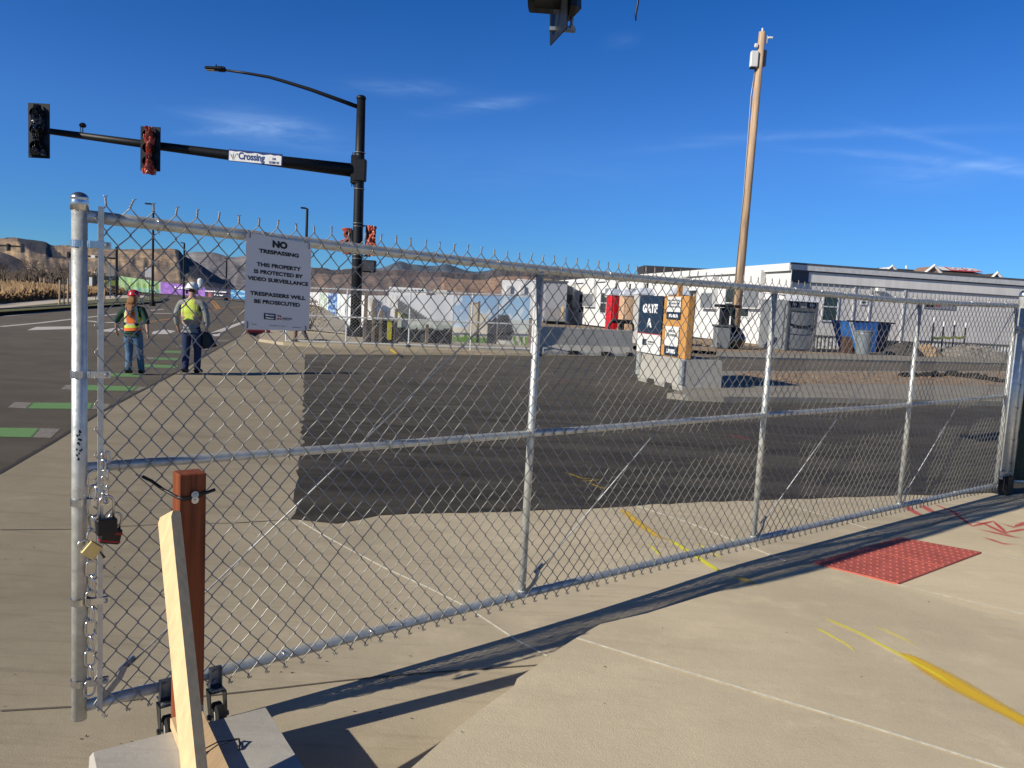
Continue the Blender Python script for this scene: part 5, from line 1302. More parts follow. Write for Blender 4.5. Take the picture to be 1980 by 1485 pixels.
# houses with pitched roofs far right
ROOF = mat('shingle_roof', (.075, .062, .055), .9, 0, .15, 1, .2, 6)
def house(name, px0, px1, pyr, pye, y, label, gable=None, hip=25):
    t = thing(name, fpt((px0+px1)/2, y), label, 'house'); a, b = fpt(px0, y), fpt(px1, y); zr_, ze_ = zpx(px0+20, pyr, y), zpx(px0+20, pye, y)
    d = (b-a).normalized(); n = V((-d.y, d.x, 0)); W = (b-a).length; h_ = span(hip, y)
    tilt_ = 0
    mb = MB(); mb.prism([a+UPV*0, b, b+n*14, a+n*14], UPV*(ze_)); mb.build('wall', mat('brick_brown', (.30, .19, .14), .85, 0, .15, 3), t)
    e = .5; A4 = [a-d*e-n*e+UPV*ze_, b+d*e-n*e+UPV*ze_, b+d*e+n*(14+e)+UPV*ze_, a-d*e+n*(14+e)+UPV*ze_]; r0 = a+d*(0 if gable else h_)+n*7+UPV*zr_; r1 = b-d*h_+n*7+UPV*zr_
    mb = MB(); mb.add(A4+[r0, r1], [(0, 1, 5, 4), (1, 2, 5), (2, 3, 4, 5), (3, 0, 4), (3, 2, 1, 0)]); rf = mb.build('roof', ROOF, t)
    return t, a, d, n, zr_, ze_
t, a, d, n, zr_, ze_ = house('brick_house', 1782, 1952, 512, 536, 150, 'brown roofed brick house with a red and white banner on its roof', hip=62)
def rp_(u, v, e=.35):   # point on the front roof slope: u in m along, v 0 eave..1 ridge
    return a+d*u+n*(-.5+7.5*v)+UPV*(ze_+(zr_-ze_)*v+e)
W = (fpt(1952, 150)-fpt(1782, 150)).length
mb = MB(); mb.poly([rp_(W*.30, .60), rp_(W*.40, .60), rp_(W*.40, .97), rp_(W*.30, .97)]); bn = thing('roof_banner', rp_(W*.5, .5), 'red and white now open banner on the brown house roof', 'banner'); mb.build('white_panel', WHITE, bn)
mb = MB(); mb.poly([rp_(W*.40, .58), rp_(W*.78, .58), rp_(W*.78, .97), rp_(W*.40, .97)]); mb.build('red_panel', mat('banner_red', (.55, .06, .08), .6), bn)
mb = MB(); up2 = (rp_(0, 1)-rp_(0, 0)).normalized(); lettering(mb, 'NOW OPEN', rp_(0, .62, .45), d, up2, W*.42, W*.76, 0, (rp_(0, .3)-rp_(0, 0)).length, .05); mb.build('lettering', WHITETXT, bn)
def gable(px0, pxm, px1, pyr, pye, y, par, fill):
    A_, B_, M_ = fpt(px0, y), fpt(px1, y), fpt(pxm, y); z0_, z1_ = zpx(px0, pye, y), zpx(pxm, pyr, y)
    mb = MB(); mb.prism([A_+UPV*z0_, B_+UPV*z0_, M_+UPV*z1_], V((0, 6, 0))); mb.build('gable', fill, par)
    mb = MB(); mb.tube([A_+V((-.3, -.3, z0_-.1)), M_+V((0, -.3, z1_+.15)), B_+V((.3, -.3, z0_-.1))], .28, 4); mb.build('gable_trim', WHITE, par)
gable(1781, 1794, 1806, 514, 526, 148, t, MATS['brick_brown']); gable(1908, 1916, 1926, 528, 538, 146, t, ROOF)
t2, *_r = house('far_house', 1708, 1785, 514.5, 521, 175, 'dark roofed house with a small white gable left of the bannered house', hip=10)
gable(1708, 1714, 1719, 515, 520, 174, t2, WHITE)
q = fpt(1742, 174); mb = MB(); mb.cyl(q+UPV*zpx(1742, 519, 174), q+UPV*zpx(1742, 513, 174), .25, n=8); mb.build('chimney', WHITE, t2)
t3, *_r = house('far_house', 1958, 2060, 535, 545, 165, 'low dark roof at the right edge beyond the bannered house', hip=10)

# ================================================================== things in the yard
def toilet(px0, px1, pyt, y, col, label, rz_=0, mid=None):
    a, b = fpt(px0, y), fpt(px1, y); W = (b-a).length; H = zpx((px0+px1)/2, pyt, y); c = (a+b)/2; t = thing('portable_toilet', c, label, 'portable toilet', 'portable toilets behind the long barrier', rz=rz_); M0 = t.matrix_basis
    mb = MB(); mb.box(None, (W, W, H*.9), M=M0 @ Matrix.Translation((0, W/2, H*.45)), bev=.05)
    for k in range(9): mb.box(None, (.02, W*.86, .03), M=M0 @ Matrix.Translation((-W/2-.008, W/2, H*(.1+.085*k)))); mb.box(None, (W*.30, .02, .03), M=M0 @ Matrix.Translation((-W*.3, -.008, H*(.1+.085*k))))
    mb.build('cabin', col, t)
    mb = MB(); mb.box(None, (W*.62, .03, H*.80), M=M0 @ Matrix.Translation((W*.08, -.012, H*.45)), bev=.01); d_ = mb.build('door', col, t)
    mb = MB(); mb.box(None, (W*1.10, W*1.1, H*.03), M=M0 @ Matrix.Translation((0, W/2, H*.905))); mb.box(None, (W*1.05, W*1.05, H*.10), M=M0 @ Matrix.Translation((0, W/2, H*.965)), taper=.62); mb.build('roof', mat('translucent_roof', (.62, .65, .70), .5), t)
    mb = MB(); mb.cyl(M0 @ V((W*.3, W*.85, H*.3)), M0 @ V((W*.3, W*.85, H*1.13)), .05, n=8); mb.build('vent_pipe', BLACKPL, t)
    return t
REDP = mat('toilet_red', (.60, .012, .022), .5, 0, .06, 3); TANP = mat('toilet_tan', (.62, .42, .26), .55, 0, .05, 3)
toilet(1178, 1200, 560, 46, REDP, 'bright red portable toilet left of the gate a booth', R(18)); toilet(1202, 1226, 561, 45, TANP, 'tan portable toilet next to the red one', R(12))
toilet(1231, 1262, 558, 44, mat('toilet_pale', (.5, .5, .48), .55), 'pale portable toilet whose roof shows above the gate a board', R(8)); toilet(1298, 1330, 558, 44.5, mat('toilet_brown', (.28, .19, .13), .55), 'brown portable toilet half hidden behind the orange panel', R(8))
# wheels of a cart beside them
t = thing('hand_cart', fpt(1205, 40), 'black two wheeled cart behind the long barrier below the tan portable toilet', 'cart')
for px in (1192, 1212): mb = MB(); c = fpt(px, 40); mb.tube([c+V((.36*math.cos(a_), 0, .95+.36*math.sin(a_))) for a_ in [k*PI/10 for k in range(20)]], .06, 8, closed=True); mb.build('wheel', RUBBER, t)
mb = MB(); mb.box(fpt(1203, 40.3)+UPV*1.25, (1.0, .5, .2)); mb.box(fpt(1203, 40.3)+UPV*.6, (.2, .2, 1.2)); mb.build('frame', BLACKMETAL, t)
# grey double cabinet restroom
RY = 46.0; rc = fpt(1521, RY); HT = zpx(1522, 580, RY)
t = thing('grey_restroom', rc, 'large grey plastic portable restroom with pale canopy in front of the grey building', 'portable toilet')
def rf_(u, z, o=0): return rc+g_*u+gnrm*o+UPV*z
def rs_(u, z, o=0): return rc+w_*u+wnrm*o+UPV*z
RW = (fpt(1585, RY)-rc).length; RD = 3.0
mb = MB(); mb.prism([rf_(0, 0.03), rf_(RW, 0.03), rf_(RW, 0.03)+w_*RD, rs_(RD, .03)], UPV*HT); mb.build('cabin', GREYPL, t)
mb = MB()
for u0, u1, z0, z1 in ((.0, .12, .1, HT), (RW-.16, RW, .1, HT), (.12, RW-.16, HT*.80, HT*.86)): mb.prism([rf_(u0, z0, .003), rf_(u1, z0, .003), rf_(u1, z1, .003), rf_(u0, z1, .003)], gnrm*.09)
for q in range(2): mb.prism([rs_(.2+q*1.4, .1, .003), rs_(.26+q*1.4, .1, .003), rs_(.26+q*1.4, HT*.93, .003), rs_(.2+q*1.4, HT*.93, .003)], wnrm*.05)
mb.build('frame', mat('frame_dark_grey', (.11, .115, .125), .5), t)
mb = MB()
n_ = 12
for (z0, z1, bow) in ((HT*.06, HT*.33, .05), (HT*.36, HT*.78, .09)):
    o_ = len(mb.v)
    for i in range(n_+1):
        u = .18+(RW-.40)*i/n_; b_ = bow*math.sin(PI*i/n_)
        mb.v += [rf_(u, z0-b_*.8, .02+b_), rf_(u, z1-b_*.6, .02+b_)]
    for i in range(n_): mb.f.append((o_+2*i, o_+2*i+2, o_+2*i+3, o_+2*i+1)); mb.mi.append(0)
mb.build('door_panel', GREYPL, t, smooth=True)
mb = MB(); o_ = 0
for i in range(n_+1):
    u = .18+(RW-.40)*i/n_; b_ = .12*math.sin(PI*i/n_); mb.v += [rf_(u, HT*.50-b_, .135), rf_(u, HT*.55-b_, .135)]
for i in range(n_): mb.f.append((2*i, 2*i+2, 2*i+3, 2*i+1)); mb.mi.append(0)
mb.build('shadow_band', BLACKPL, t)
mb = MB(); mb.prism([rf_(.15, HT*.86, .02), rf_(RW-.18, HT*.86, .02), rf_(RW-.18, HT*.97, .02), rf_(.15, HT*.97, .02)], gnrm*.02); mb.build('vent_opening', BLACKPL, t)
mb = MB()
for k in range(5): mb.prism([rf_(RW*.42, HT*(.865+.02*k), .045), rf_(RW*.62, HT*(.865+.02*k), .045), rf_(RW*.62, HT*(.873+.02*k), .045), rf_(RW*.42, HT*(.873+.02*k), .045)], gnrm*.02)
for k in (.14, .19, .24, .72, .78, .84): mb.prism([rf_(RW*k, HT*.90, .045), rf_(RW*(k+.03), HT*.90, .045), rf_(RW*(k+.03), HT*.945, .045), rf_(RW*k, HT*.945, .045)], gnrm*.01)
mb.build('vent_grille', WHITEM, t)
mb = MB(); nn_ = 14; 
for i in range(nn_+1):
    u = -.35+(RW+.6)*i/nn_; z = HT*1.0+.02+.30*math.sin(PI*min(1, .25+.75*i/nn_)); mb.v += [rf_(u, HT*.985, .25), rf_(u, z+.06, .1), rf_(u, z+.1, 0)+w_*RD]
for i in range(nn_):
    for j in range(2): a_ = 3*i+j; mb.f.append((a_, a_+3, a_+4, a_+1)); mb.mi.append(0)
mb.build('canopy', mat('canopy_white', (.72, .74, .76), .5), t, smooth=True)
# grey bin, black bag, pump left of the pole
t = thing('grey_cart_bin', fpt(1398, 47), 'grey wheeled bin left of the wooden utility pole', 'bin')
c = fpt(1398, 44); mb = MB(); mb.box(c+UPV*.62, (.80, .8, 1.20), taper=1.12, bev=.05); mb.build('body', GREYPL, t)
mb = MB(); mb.box(c+UPV*1.27, (.98, .95, .12), bev=.04); mb.build('lid', mat('dark_grey_lid', (.08, .085, .09), .5), t)
for q in (-.3, .3): mb = MB(); mb.tube([c+V((q, -.42, .16))+V((0, .14*math.cos(a_), .14*math.sin(a_))) for a_ in [k*PI/6 for k in range(12)]], .04, 6, closed=True); mb.build('wheel', RUBBER, t)
t = thing('black_machine', c, 'black machine frame standing behind the grey wheeled bin', 'machine')
mb = MB(); c2_ = fpt(1400, 45.5); mb.box(c2_+UPV*1.75, (.5, .5, 1.1), bev=.05); mb.build('body', BLACKPL, t)
mb = MB(); mb.box(c2_+V((.1, -.1, 2.4)), (1.3, .9, .16), bev=.04); mb.box(c2_+V((.5, 0, 1.7)), (.16, .3, 1.2)); mb.build('hood', BLACKMETAL, t)
t = tag(thing('bin_bag', fpt(1420, 44.5), 'black bin bag heaped against the foot of the wooden utility pole', 'bag')); 
mb = MB(); c3_ = fpt(1418, 44.5)
for j in range(9):
    v = j/8; r_ = .75*math.sin(PI*(.15+.8*v))**.7
    for i in range(16): a_ = 2*PI*i/16; k = 1+.25*nz(i*.7, j*.6, 3); mb.v.append(c3_+V((r_*k*math.cos(a_), r_*k*math.sin(a_), 1.35*v)))
for j in range(8):
    for i in range(16): mb.f.append((j*16+i, j*16+(i+1) % 16, j*16+16+(i+1) % 16, j*16+16+i)); mb.mi.append(0)
mb.build('bag', BAGBLK, t, smooth=True)
# blue tipping hopper
HY = 46.5; A_, B_ = fpt(1643, HY), fpt(1732, HY+1.0); zt3, zm3 = zpx(1690, 623, HY), .12
BLU = mat('hopper_blue', (.035, .16, .50), .55, 0, .25, 2, grime=.2); 
t = thing('blue_hopper', (A_+B_)/2, 'blue steel tipping hopper with sloping front behind the ribbed grey can', 'skip')
d = (B_-A_).normalized(); n = V((-d.y, d.x, 0)); L = (B_-A_).length
def hp_(u, z, o): return A_+d*u*L+n*o+UPV*z
mb = MB(); F4 = [hp_(0, zt3, 0), hp_(.24, .15, .0), hp_(.62, .15, 0), hp_(.62, zt3, 0)]; K4 = [p+n*1.6 for p in F4]
mb.add(F4+K4, [(0, 1, 2, 3), (7, 6, 5, 4), (0, 4, 5, 1), (1, 5, 6, 2), (2, 6, 7, 3)]); mb.build('tray', BLU, t)
mb = MB(); F4 = [hp_(.622, .15, .02), hp_(.90, .15, .3), hp_(1, zt3, .3), hp_(.622, zt3, .02)]; K4 = [p+n*1.3 for p in F4]
mb.add(F4+K4, [(0, 1, 2, 3), (7, 6, 5, 4), (1, 5, 6, 2)]); mb.build('rear_section', mat('hopper_blue_shaded', (.012, .02, .075), .6, 0, .3, 2), t)  # right face of the blue hopper, its shade painted as a darker blue
mb = MB(); mb.tube([hp_(-.06, zt3, -.02), hp_(1.02, zt3, .1)], .05, 6); mb.build('rim', BLACKMETAL, t)
mb = MB(); mb.prism([hp_(-.02, zt3-.05, -.015), hp_(.06, zt3-.05, -.015), hp_(.30, .15, -.015), hp_(.23, .15, -.015)], -n*.02); mb.build('pale_edge', WHITEM, t)
mb = MB(); mb.box(hp_(.12, .5, .5), (.5, .5, 1.0)); mb.build('stand', mat('rust_brown', (.09, .05, .035), .9), t)
t = thing('ribbed_can', fpt(1674, 44.8), 'ribbed galvanised grey rubbish can in front of the blue hopper', 'bin')
c = fpt(1674, 44.8); Hc = zpx(1674, 640, 44.8); mb = MB(); pr_ = [(.38, 0)]+[(.385+.06*k/10+(.015 if k % 2 else 0), Hc*.95*k/10) for k in range(1, 10)]+[(.47, Hc*.95)]
mb.lathe(c, pr_, 20); mb.build('body', mat('can_grey', (.20, .235, .25), .5, .2, .1, 4), t, smooth=True)
mb = MB(); mb.lathe(c+UPV*Hc*.95, [(.49, 0), (.50, .04), (.46, .07), (.3, .1), (.02, .12)], 20); mb.build('lid', mat('can_grey', (.20, .235, .25)), t, smooth=True)
# rubble pile and soil heap
def heap(name, px, y, rx, ry, h, mt, label, cat, kind=None, seed=0):
    c = fpt(px, y); mb = MB(); n1_, n2_ = 26, 8
    for j in range(n2_+1):
        v = j/n2_
        for i in range(n1_): a_ = 2*PI*i/n1_; k = 1+.3*nz(math.cos(a_)*2, math.sin(a_)*2+v*2, seed); mb.v.append(c+V((rx*(1-v)*k*math.cos(a_), ry*(1-v)*k*math.sin(a_), h*(1-(1-v)**2)*(1+.4*nz(i*.9, j*.9, seed+1)))))
    for j in range(n2_):
        for i in range(n1_): mb.f.append((j*n1_+i, j*n1_+(i+1) % n1_, j*n1_+n1_+(i+1) % n1_, j*n1_+n1_+i)); mb.mi.append(0)
    o = mb.build(name, mt, None); tag(o, label, cat, None, kind)
heap('rubble_heap', 1752, 46.5, 1.3, 1.0, .8, mat('dark_rubble', (.07, .065, .06), .95, 0, .6, 6, .8, 12), 'dark rubble heap right of the blue hopper', 'heap', seed=2)
heap('soil_heap', 1798, 48, 1.1, 1.0, .75, DIRT2, 'small orange soil heap at the foot of the taped stakes', 'heap', seed=5)
heap('rubble_heap', 1880, 50, 3.4, 1.2, .75, mat('grey_rubble', (.24, .22, .19), .95, 0, .5, 6, .8, 12), 'grey rubble ridge right of the taped stakes', 'heap', seed=8)
random.seed(20)
stk = [(1806, 614), (1826, 622), (1847, 618), (1869, 624)]; tapeP = []
for i, (px, pyt) in enumerate(stk):
    y = 49+i*.6; c = fpt(px, y); zT = zpx(px, pyt, y); t = thing('stake', c, ['leftmost', 'second', 'third', 'rightmost'][i]+' of the four black stakes joined by yellow tape', 'stake', 'black stakes joined by yellow tape')
    mb = MB(); mb.cyl(c, c+UPV*zT*.86, .05, n=6); mb.build('rod', BLACKMETAL, t); mb = MB(); mb.cyl(c+UPV*zT*.86, c+UPV*zT, .055, n=6); mb.build('white_tip', WHITE, t); tapeP.append(c+UPV*(1.25+.05*i))
mb = MB(); pts = []
for a_, b_ in zip(tapeP, tapeP[1:]):
    for k in range(8): p = a_.lerp(b_, k/8); pts.append(p+V((0, -.07, -.10*math.sin(PI*k/8)+.03*nz(k, p.x, 2))))
pts.append(tapeP[-1]+V((0, -.07, 0)))
for p in pts: mb.v += [p-UPV*.10, p+UPV*.06]
mb.f = [(2*i, 2*i+2, 2*i+3, 2*i+1) for i in range(len(pts)-1)]; mb.mi = [0]*len(mb.f)
o = mb.build('caution_tape', mat('tape_yellow', (.75, .70, .05), .5)); tag(o, 'yellow caution tape strung between the four black stakes', 'tape')
# black erosion fabric on the median
mb = MB(); random.seed(8); pts = [(1745, 729), (1775, 726), (1800, 729), (1830, 725), (1860, 729), (1890, 732), (1920, 737), (1950, 741)]
Pm = [_G(p[0], p[1], .13) for p in pts]; Q = []
for a_, b_ in zip(Pm, Pm[1:]):
    for k in range(6): Q.append(a_.lerp(b_, k/6)+V((random.uniform(-.05, .05), random.uniform(-.12, .12), 0)))
rr_ = [random.uniform(.05, .16) for _ in Q]; mb.tube([q+UPV*.04 for q in Q], rr_, 7)
o = mb.build('erosion_fabric', mat('erosion_black', (.015, .014, .012), .9, 0, .4, 10)); tag(o, 'crumpled black erosion fabric lying along the soil of the median', 'fabric')
# stones on soil
mb = MB(); random.seed(15)
for i in range(700):
    if i < 420: px, py = random.uniform(1425, 1960), random.uniform(720, 742); z0 = .13
    else: px, py = random.uniform(1100, 1500), random.uniform(655, 672); z0 = .02
    if .015 < z0 < .06: z0 = .012
    c = _G(px, py, z0); s = random.uniform(.02, .07)*(1 if i < 420 else 1.8); mb.add([c+V((random.uniform(-s, s), random.uniform(-s, s), random.uniform(0, s))) for _ in range(5)], [(0, 1, 2), (0, 2, 3), (1, 2, 4), (0, 3, 4)])
o = mb.build('loose_stones', DIRT2); tag(o, 'loose stones scattered on the bare soil', 'gravel', kind='stuff')

# ================================================================== hills
HILL = mat('hill_ground', (1, 1, 1), .95, 0, .3, .05, 0, 1, attr=True, detail=12, col2=(1.9, 1.9, 1.9))
def hill(name, prof, D, Db, seed, colf, step=3, rows=34, amp=.10, base_z=-3, ext=(-500, 2600), power=1.0, cliff=None):
    """ridge with gullies; prof is the skyline, D ridge distance, Db distance of its foot"""
    X = [p[0] for p in prof]; Y = [p[1] for p in prof]; mb = MB(); mb.col = []; n = 0; px = X[0]
    cols = []
    while px <= X[-1]: cols.append(px); px += step
    for px in cols:
        py = interp(X, Y, px)+.7*nz(px*.05, seed, 1)+.35*nz(px*.3, seed, 2)
        for j in range(rows+1):
            t = j/rows; t2 = min(t, 1)
            gul = nz(px*.012+t*.4, t*1.0, seed)*1.3+abs(nz(px*.03+t*.6, t*1.6, seed+5))*.55+abs(nz(px*.09, t*4, seed+9))*.16
            y = Db+(D-Db)*t
            y2 = y+(D-Db)*amp*gul*math.sin(PI*min(1, t*1.02))
            zr = atY(px, py, D).z; h = t**power
            if cliff: 
                c0, c1 = cliff; cc_ = c0+.05*nz(px*.03, 0, seed+2)
                h = (t/c1)**power*(cc_) if t < c1 else cc_+(1-cc_)*((t-c1)/(1-c1))**.45
            p = fpt(px, y2); p.z = base_z+(zr-base_z)*h*(1+.05*nz(px*.03, t*5, seed+3)*(1-t))
            if j == rows: p = fpt(px, D); p.z = zr
            mb.v.append(p); mb.col.append(colf(px, t, gul))
    R_ = rows+1
    for i in range(len(cols)-1):
        for j in range(rows): a = i*R_+j; mb.f.append((a, a+R_, a+R_+1, a+1)); mb.mi.append(0)
    # back slope
    return struct(name, mb, HILL, smooth=True)
TAN, BRN, SCR, BAS, RED_ = (.36, .25, .14), (.20, .14, .095), (.12, .098, .072), (.030, .030, .034), (.20, .125, .085)
def mixc(a, b, t): t = max(0, min(1, t)); return tuple(x*(1-t)+y*t for x, y in zip(a, b))
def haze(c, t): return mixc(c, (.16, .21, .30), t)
def pin(px, t, lst): 
    v = 0
    for cx, ct, rx, rt in lst: v = max(v, 1-((px-cx)/rx)**2-((t-ct)/rt)**2)
    return v
def c_far(px, t, g):
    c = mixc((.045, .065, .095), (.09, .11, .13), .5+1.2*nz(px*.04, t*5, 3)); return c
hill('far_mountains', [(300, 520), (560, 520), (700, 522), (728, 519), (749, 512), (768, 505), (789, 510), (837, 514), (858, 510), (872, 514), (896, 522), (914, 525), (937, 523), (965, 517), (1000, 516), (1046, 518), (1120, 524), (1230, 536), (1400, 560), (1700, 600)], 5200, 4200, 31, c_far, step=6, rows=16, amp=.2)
def c_mid(px, t, g):
    c = mixc(SCR, BRN, .5+1.3*nz(px*.05, t*6, 6)); c = mixc(c, RED_, (nz(px*.03, t*7, 8)-.0)*1.6 if px > 600 else 0)
    if px > 560 and t > .84: c = mixc(c, BAS, (.75+.6*nz(px*.2, t*9, 2)) if t < .97 else .1)
    if px > 850 and t < .8: c = mixc(c, (.33, .20, .115), .7)
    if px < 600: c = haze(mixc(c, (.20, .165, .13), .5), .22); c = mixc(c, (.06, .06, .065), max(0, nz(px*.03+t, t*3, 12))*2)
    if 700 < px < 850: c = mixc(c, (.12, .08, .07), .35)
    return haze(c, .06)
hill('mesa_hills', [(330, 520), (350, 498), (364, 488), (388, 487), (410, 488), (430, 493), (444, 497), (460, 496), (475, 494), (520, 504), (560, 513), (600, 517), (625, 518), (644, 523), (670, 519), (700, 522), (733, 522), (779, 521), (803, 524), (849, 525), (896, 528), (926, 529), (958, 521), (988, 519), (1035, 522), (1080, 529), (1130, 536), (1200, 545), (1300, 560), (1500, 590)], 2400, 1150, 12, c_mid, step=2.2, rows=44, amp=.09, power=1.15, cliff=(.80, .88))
def c_left(px, t, g):
    c = mixc(BRN, TAN, .45+1.5*nz(px*.025+t*2, t*4, 4)+(.4 if 230 < px < 345 and .35 < t < .9 else 0))
    c = mixc(c, SCR, .25+1.4*nz(px*.11+t*1.5, t*4, 7)+(.6-t)*.8+1.2*max(0, nz(px*.35, t*14, 9)-.15))
    v = 0; j_ = .035*nz(px*.15, t*8, 5); f_ = 1500*max(t, .001)**.92/(620+880*t)     # dark basalt scree below the rims
    if 34 < px < 130 and interp([34, 50, 70, 130], [.95, .82, .74, .68], px)+j_ < f_ < interp([34, 95, 110, 130], [1.1, 1.1, .90, .72], px)+j_: v = 1
    if 336 < px < 452 and f_ > interp([336, 345, 352, 400, 452], [.95, .72, .62, .38, .22], px)+j_: v = 1
    if v > 0: c = mixc(c, BAS, v*3)
    if t > .93: c = mixc(c, BAS, .3+nz(px*.1, 3, 3))
    return c
hill('left_mesa', [(-420, 440), (-250, 446), (-120, 452), (-60, 458), (0, 461), (20, 459), (34, 460), (56, 463), (73, 465), (88, 468), (100, 474), (120, 474), (143, 475), (170, 477), (205, 480), (242, 482), (290, 481), (325, 480.5), (340, 482), (347, 486), (352, 493), (372, 503), (400, 521), (424, 537), (446, 550), (470, 562), (500, 578)], 1500, 620, 3, c_left, step=2, rows=48, amp=.10, power=.92)
# nearer dark shoulder at the extreme left
def c_sh(px, t, g): return mixc((.075, .06, .055), (.16, .11, .085), .5+nz(px*.07, t*6, 2))
hill('left_shoulder', [(-420, 470), (-100, 480), (-20, 485), (0, 487), (15, 491), (40, 503), (70, 520), (95, 530)], 900, 500, 19, c_sh, step=3, rows=20, amp=.1)

# ================================================================== bare trees, brush, dry field
BARK = mat('bare_bark', (.155, .125, .095), .95, 0, .3, 3); BARKD = mat('dark_bark', (.06, .048, .04), .95, 0, .3, 3)
TWIG = mat('bare_twigs', (.175, .14, .115), .95, 0, .3, 1.5)
def tree_mesh(seed, h):
    random.seed(seed); tr = MB(); tw = MB()
    def br(p, d, l, r, lv):
        q = p; pts = [p]; rs = [r]
        for k in range(3):
            d = (d+V((random.gauss(0, .16), random.gauss(0, .16), .04))).normalized(); q = q+d*l/3; pts.append(q); rs.append(r*(1-.09*(k+1)))
        (tr if lv < 2 else tw).tube(pts, rs if lv < 2 else [q_*1.15 for q_ in rs], 5 if lv < 2 else 3, caps=False)
        if lv >= 5: return
        n = random.choice((2, 3, 3)) if lv < 4 else 4
        for i in range(n):
            a = random.uniform(0, 2*PI); sp_r = random.uniform(.45, .95); u = d.orthogonal().normalized(); w2 = d.cross(u)
            nd = (d+(u*math.cos(a)+w2*math.sin(a))*sp_r+V((0, 0, .12))).normalized()
            br(pts[random.choice((2, 3, 3))], nd, l*random.uniform(.62, .82), rs[-1]*.74, lv+1)
    br(V((0, 0, 0)), V((random.gauss(0, .1), 0, 1)).normalized(), h*.28, h*.024, 0)
    return tr, tw
protos = []
for s_ in (3, 11, 23, 42):
    tr, tw = tree_mesh(s_, 10)
    def mk(mb, nm, mt):
        me = bpy.data.meshes.new(nm); me.from_pydata([tuple(p) for p in mb.v], [], mb.f); me.materials.append(mt); return me
    protos.append((mk(tr, 'trunk', BARKD if s_ == 11 else BARK), mk(tw, 'crown', TWIG)))
random.seed(77)
tl = [(58, 545, 498, 3, 'bare spreading cottonwood with a forked dark trunk standing in front of the grey brush'), (12, 543, 505, 0, 'bare grey tree at the left edge of the view'), (36, 543, 512, 2, 'small bare tree between the left edge and the spreading cottonwood'), (88, 546, 497, 0, 'tall bare pale tree just right of the spreading cottonwood'), (104, 546, 507, 2, 'bare tree with a rounded crown midway between cottonwood and end post'),
      (122, 548, 500, 3, 'bare tree left of the white lamp pole'), (141, 549, 512, 0, 'bare tree touching the left edge of the gate end post'), (-8, 540, 500, 1, 'dark bare tree cut by the left edge'), (164, 549, 515, 1, 'bare dark tree seen between end post and tension bar'), (215, 552, 516, 2, 'bare tree behind the road sign backs'), (250, 554, 524, 0, 'bare tree above the green hoarding banner'), (276, 556, 526, 3, 'low bare tree right of the green banner middle'), (74, 546, 515, 1, 'dark bare tree tucked behind the forked cottonwood')]
for i, (px, pyb, pyt, k, lab) in enumerate(tl):
    y = 165+random.uniform(-8, 26)
    c = fpt(px, y); h = zpx(px, pyt, y)*1.12; t = thing('bare_tree', c, lab, 'tree', 'bare trees at the far side of the dry field', rz=random.uniform(0, 6))
    t.matrix_basis = t.matrix_basis @ Matrix.Diagonal((h/10*1.25, h/10*1.25, h/10*1.2, 1))
    for me, nm in zip(protos[k], ('trunk', 'crown')):
        o = bpy.data.objects.new(nm, me); C.objects.link(o); o.parent = t
mb = MB(); random.seed(5)       # thicket behind the trees: fans of twigs
for i in range(6500):
    px = random.uniform(-120, 330); y = random.uniform(175, 235); c = fpt(px, y); H = zpx(px, interp([-120, 0, 60, 100, 140, 180, 240, 330], [512, 518, 522, 517, 517, 526, 538, 552], px), y)*(.85+.5*nz(px*.05, y*.05, 2))
    H = max(1, H)*random.uniform(.3, 1)**.6; a = random.gauss(0, .35); top_ = c+V((a*H*.5, 0, H)); w2 = random.uniform(.08, .22)
    mb.add([c+V((0, 0, H*random.uniform(0, .6))), c+V((w2, 0, H*.4)), top_, top_+V((random.gauss(0, .8), 0, random.gauss(-.8, .5)))], [(0, 1, 2), (1, 3, 2)])
o = mb.build('thicket', mat('thicket_twigs', (.115, .090, .070), .95, 0, .45, .12)); tag(o, 'mass of bare grey brown brush behind the dry field', 'brush', kind='stuff')
mb = MB(); random.seed(6)
for i in range(16000):
    px = random.uniform(-160, 238)+0; u = random.random()
    yb = interp([-160, 0, 140, 235], [598, 586.5, 574, 570], px)
    yb -= 1.2; py = yb-u**1.6*interp([-160, 0, 140, 235], [25, 21, 9, 4.8], px); c = _G(px, py, .1) if py > 0 else None
    if c is None or c.y > 170 or c.y < 0: continue
    H = random.uniform(.5, 1.35)*(1+.5*nz(c.x*.15, c.y*.08, 1))*(.35+.65*min(1, u*6)); w2 = random.uniform(.03, .09)*(c.y/45)
    a = V((random.gauss(0, .4), random.gauss(0, .3), 0)); mb.add([c-V((w2, 0, 0)), c+V((w2, 0, 0)), c+a*H*.6+UPV*H], [(0, 1, 2)])
    if i % 3 == 0: mb.add([c+a*H*.3+UPV*H*.5, c+a*H*.3+UPV*H*.5+V((w2*2.5, 0, .25)), c+a*H*.6+UPV*H*1.0], [(0, 1, 2)])
o = mb.build('dry_grass', mat('dry_field_grass', (.27, .17, .085), .95, 0, .3, .35, col2=(.46, .31, .17))); tag(o, 'tall golden dry grass and weeds filling the field beyond the path', 'dry grass', kind='stuff')
sheet('field', [(-700, 640), (0, 588.5), (140, 576.5), (232, 571.5), (238, 566), (140, 557), (0, 552), (-700, 545)], .05+.02, mat('field_ground', (.24, .15, .07), .95, 0, .3, .3))
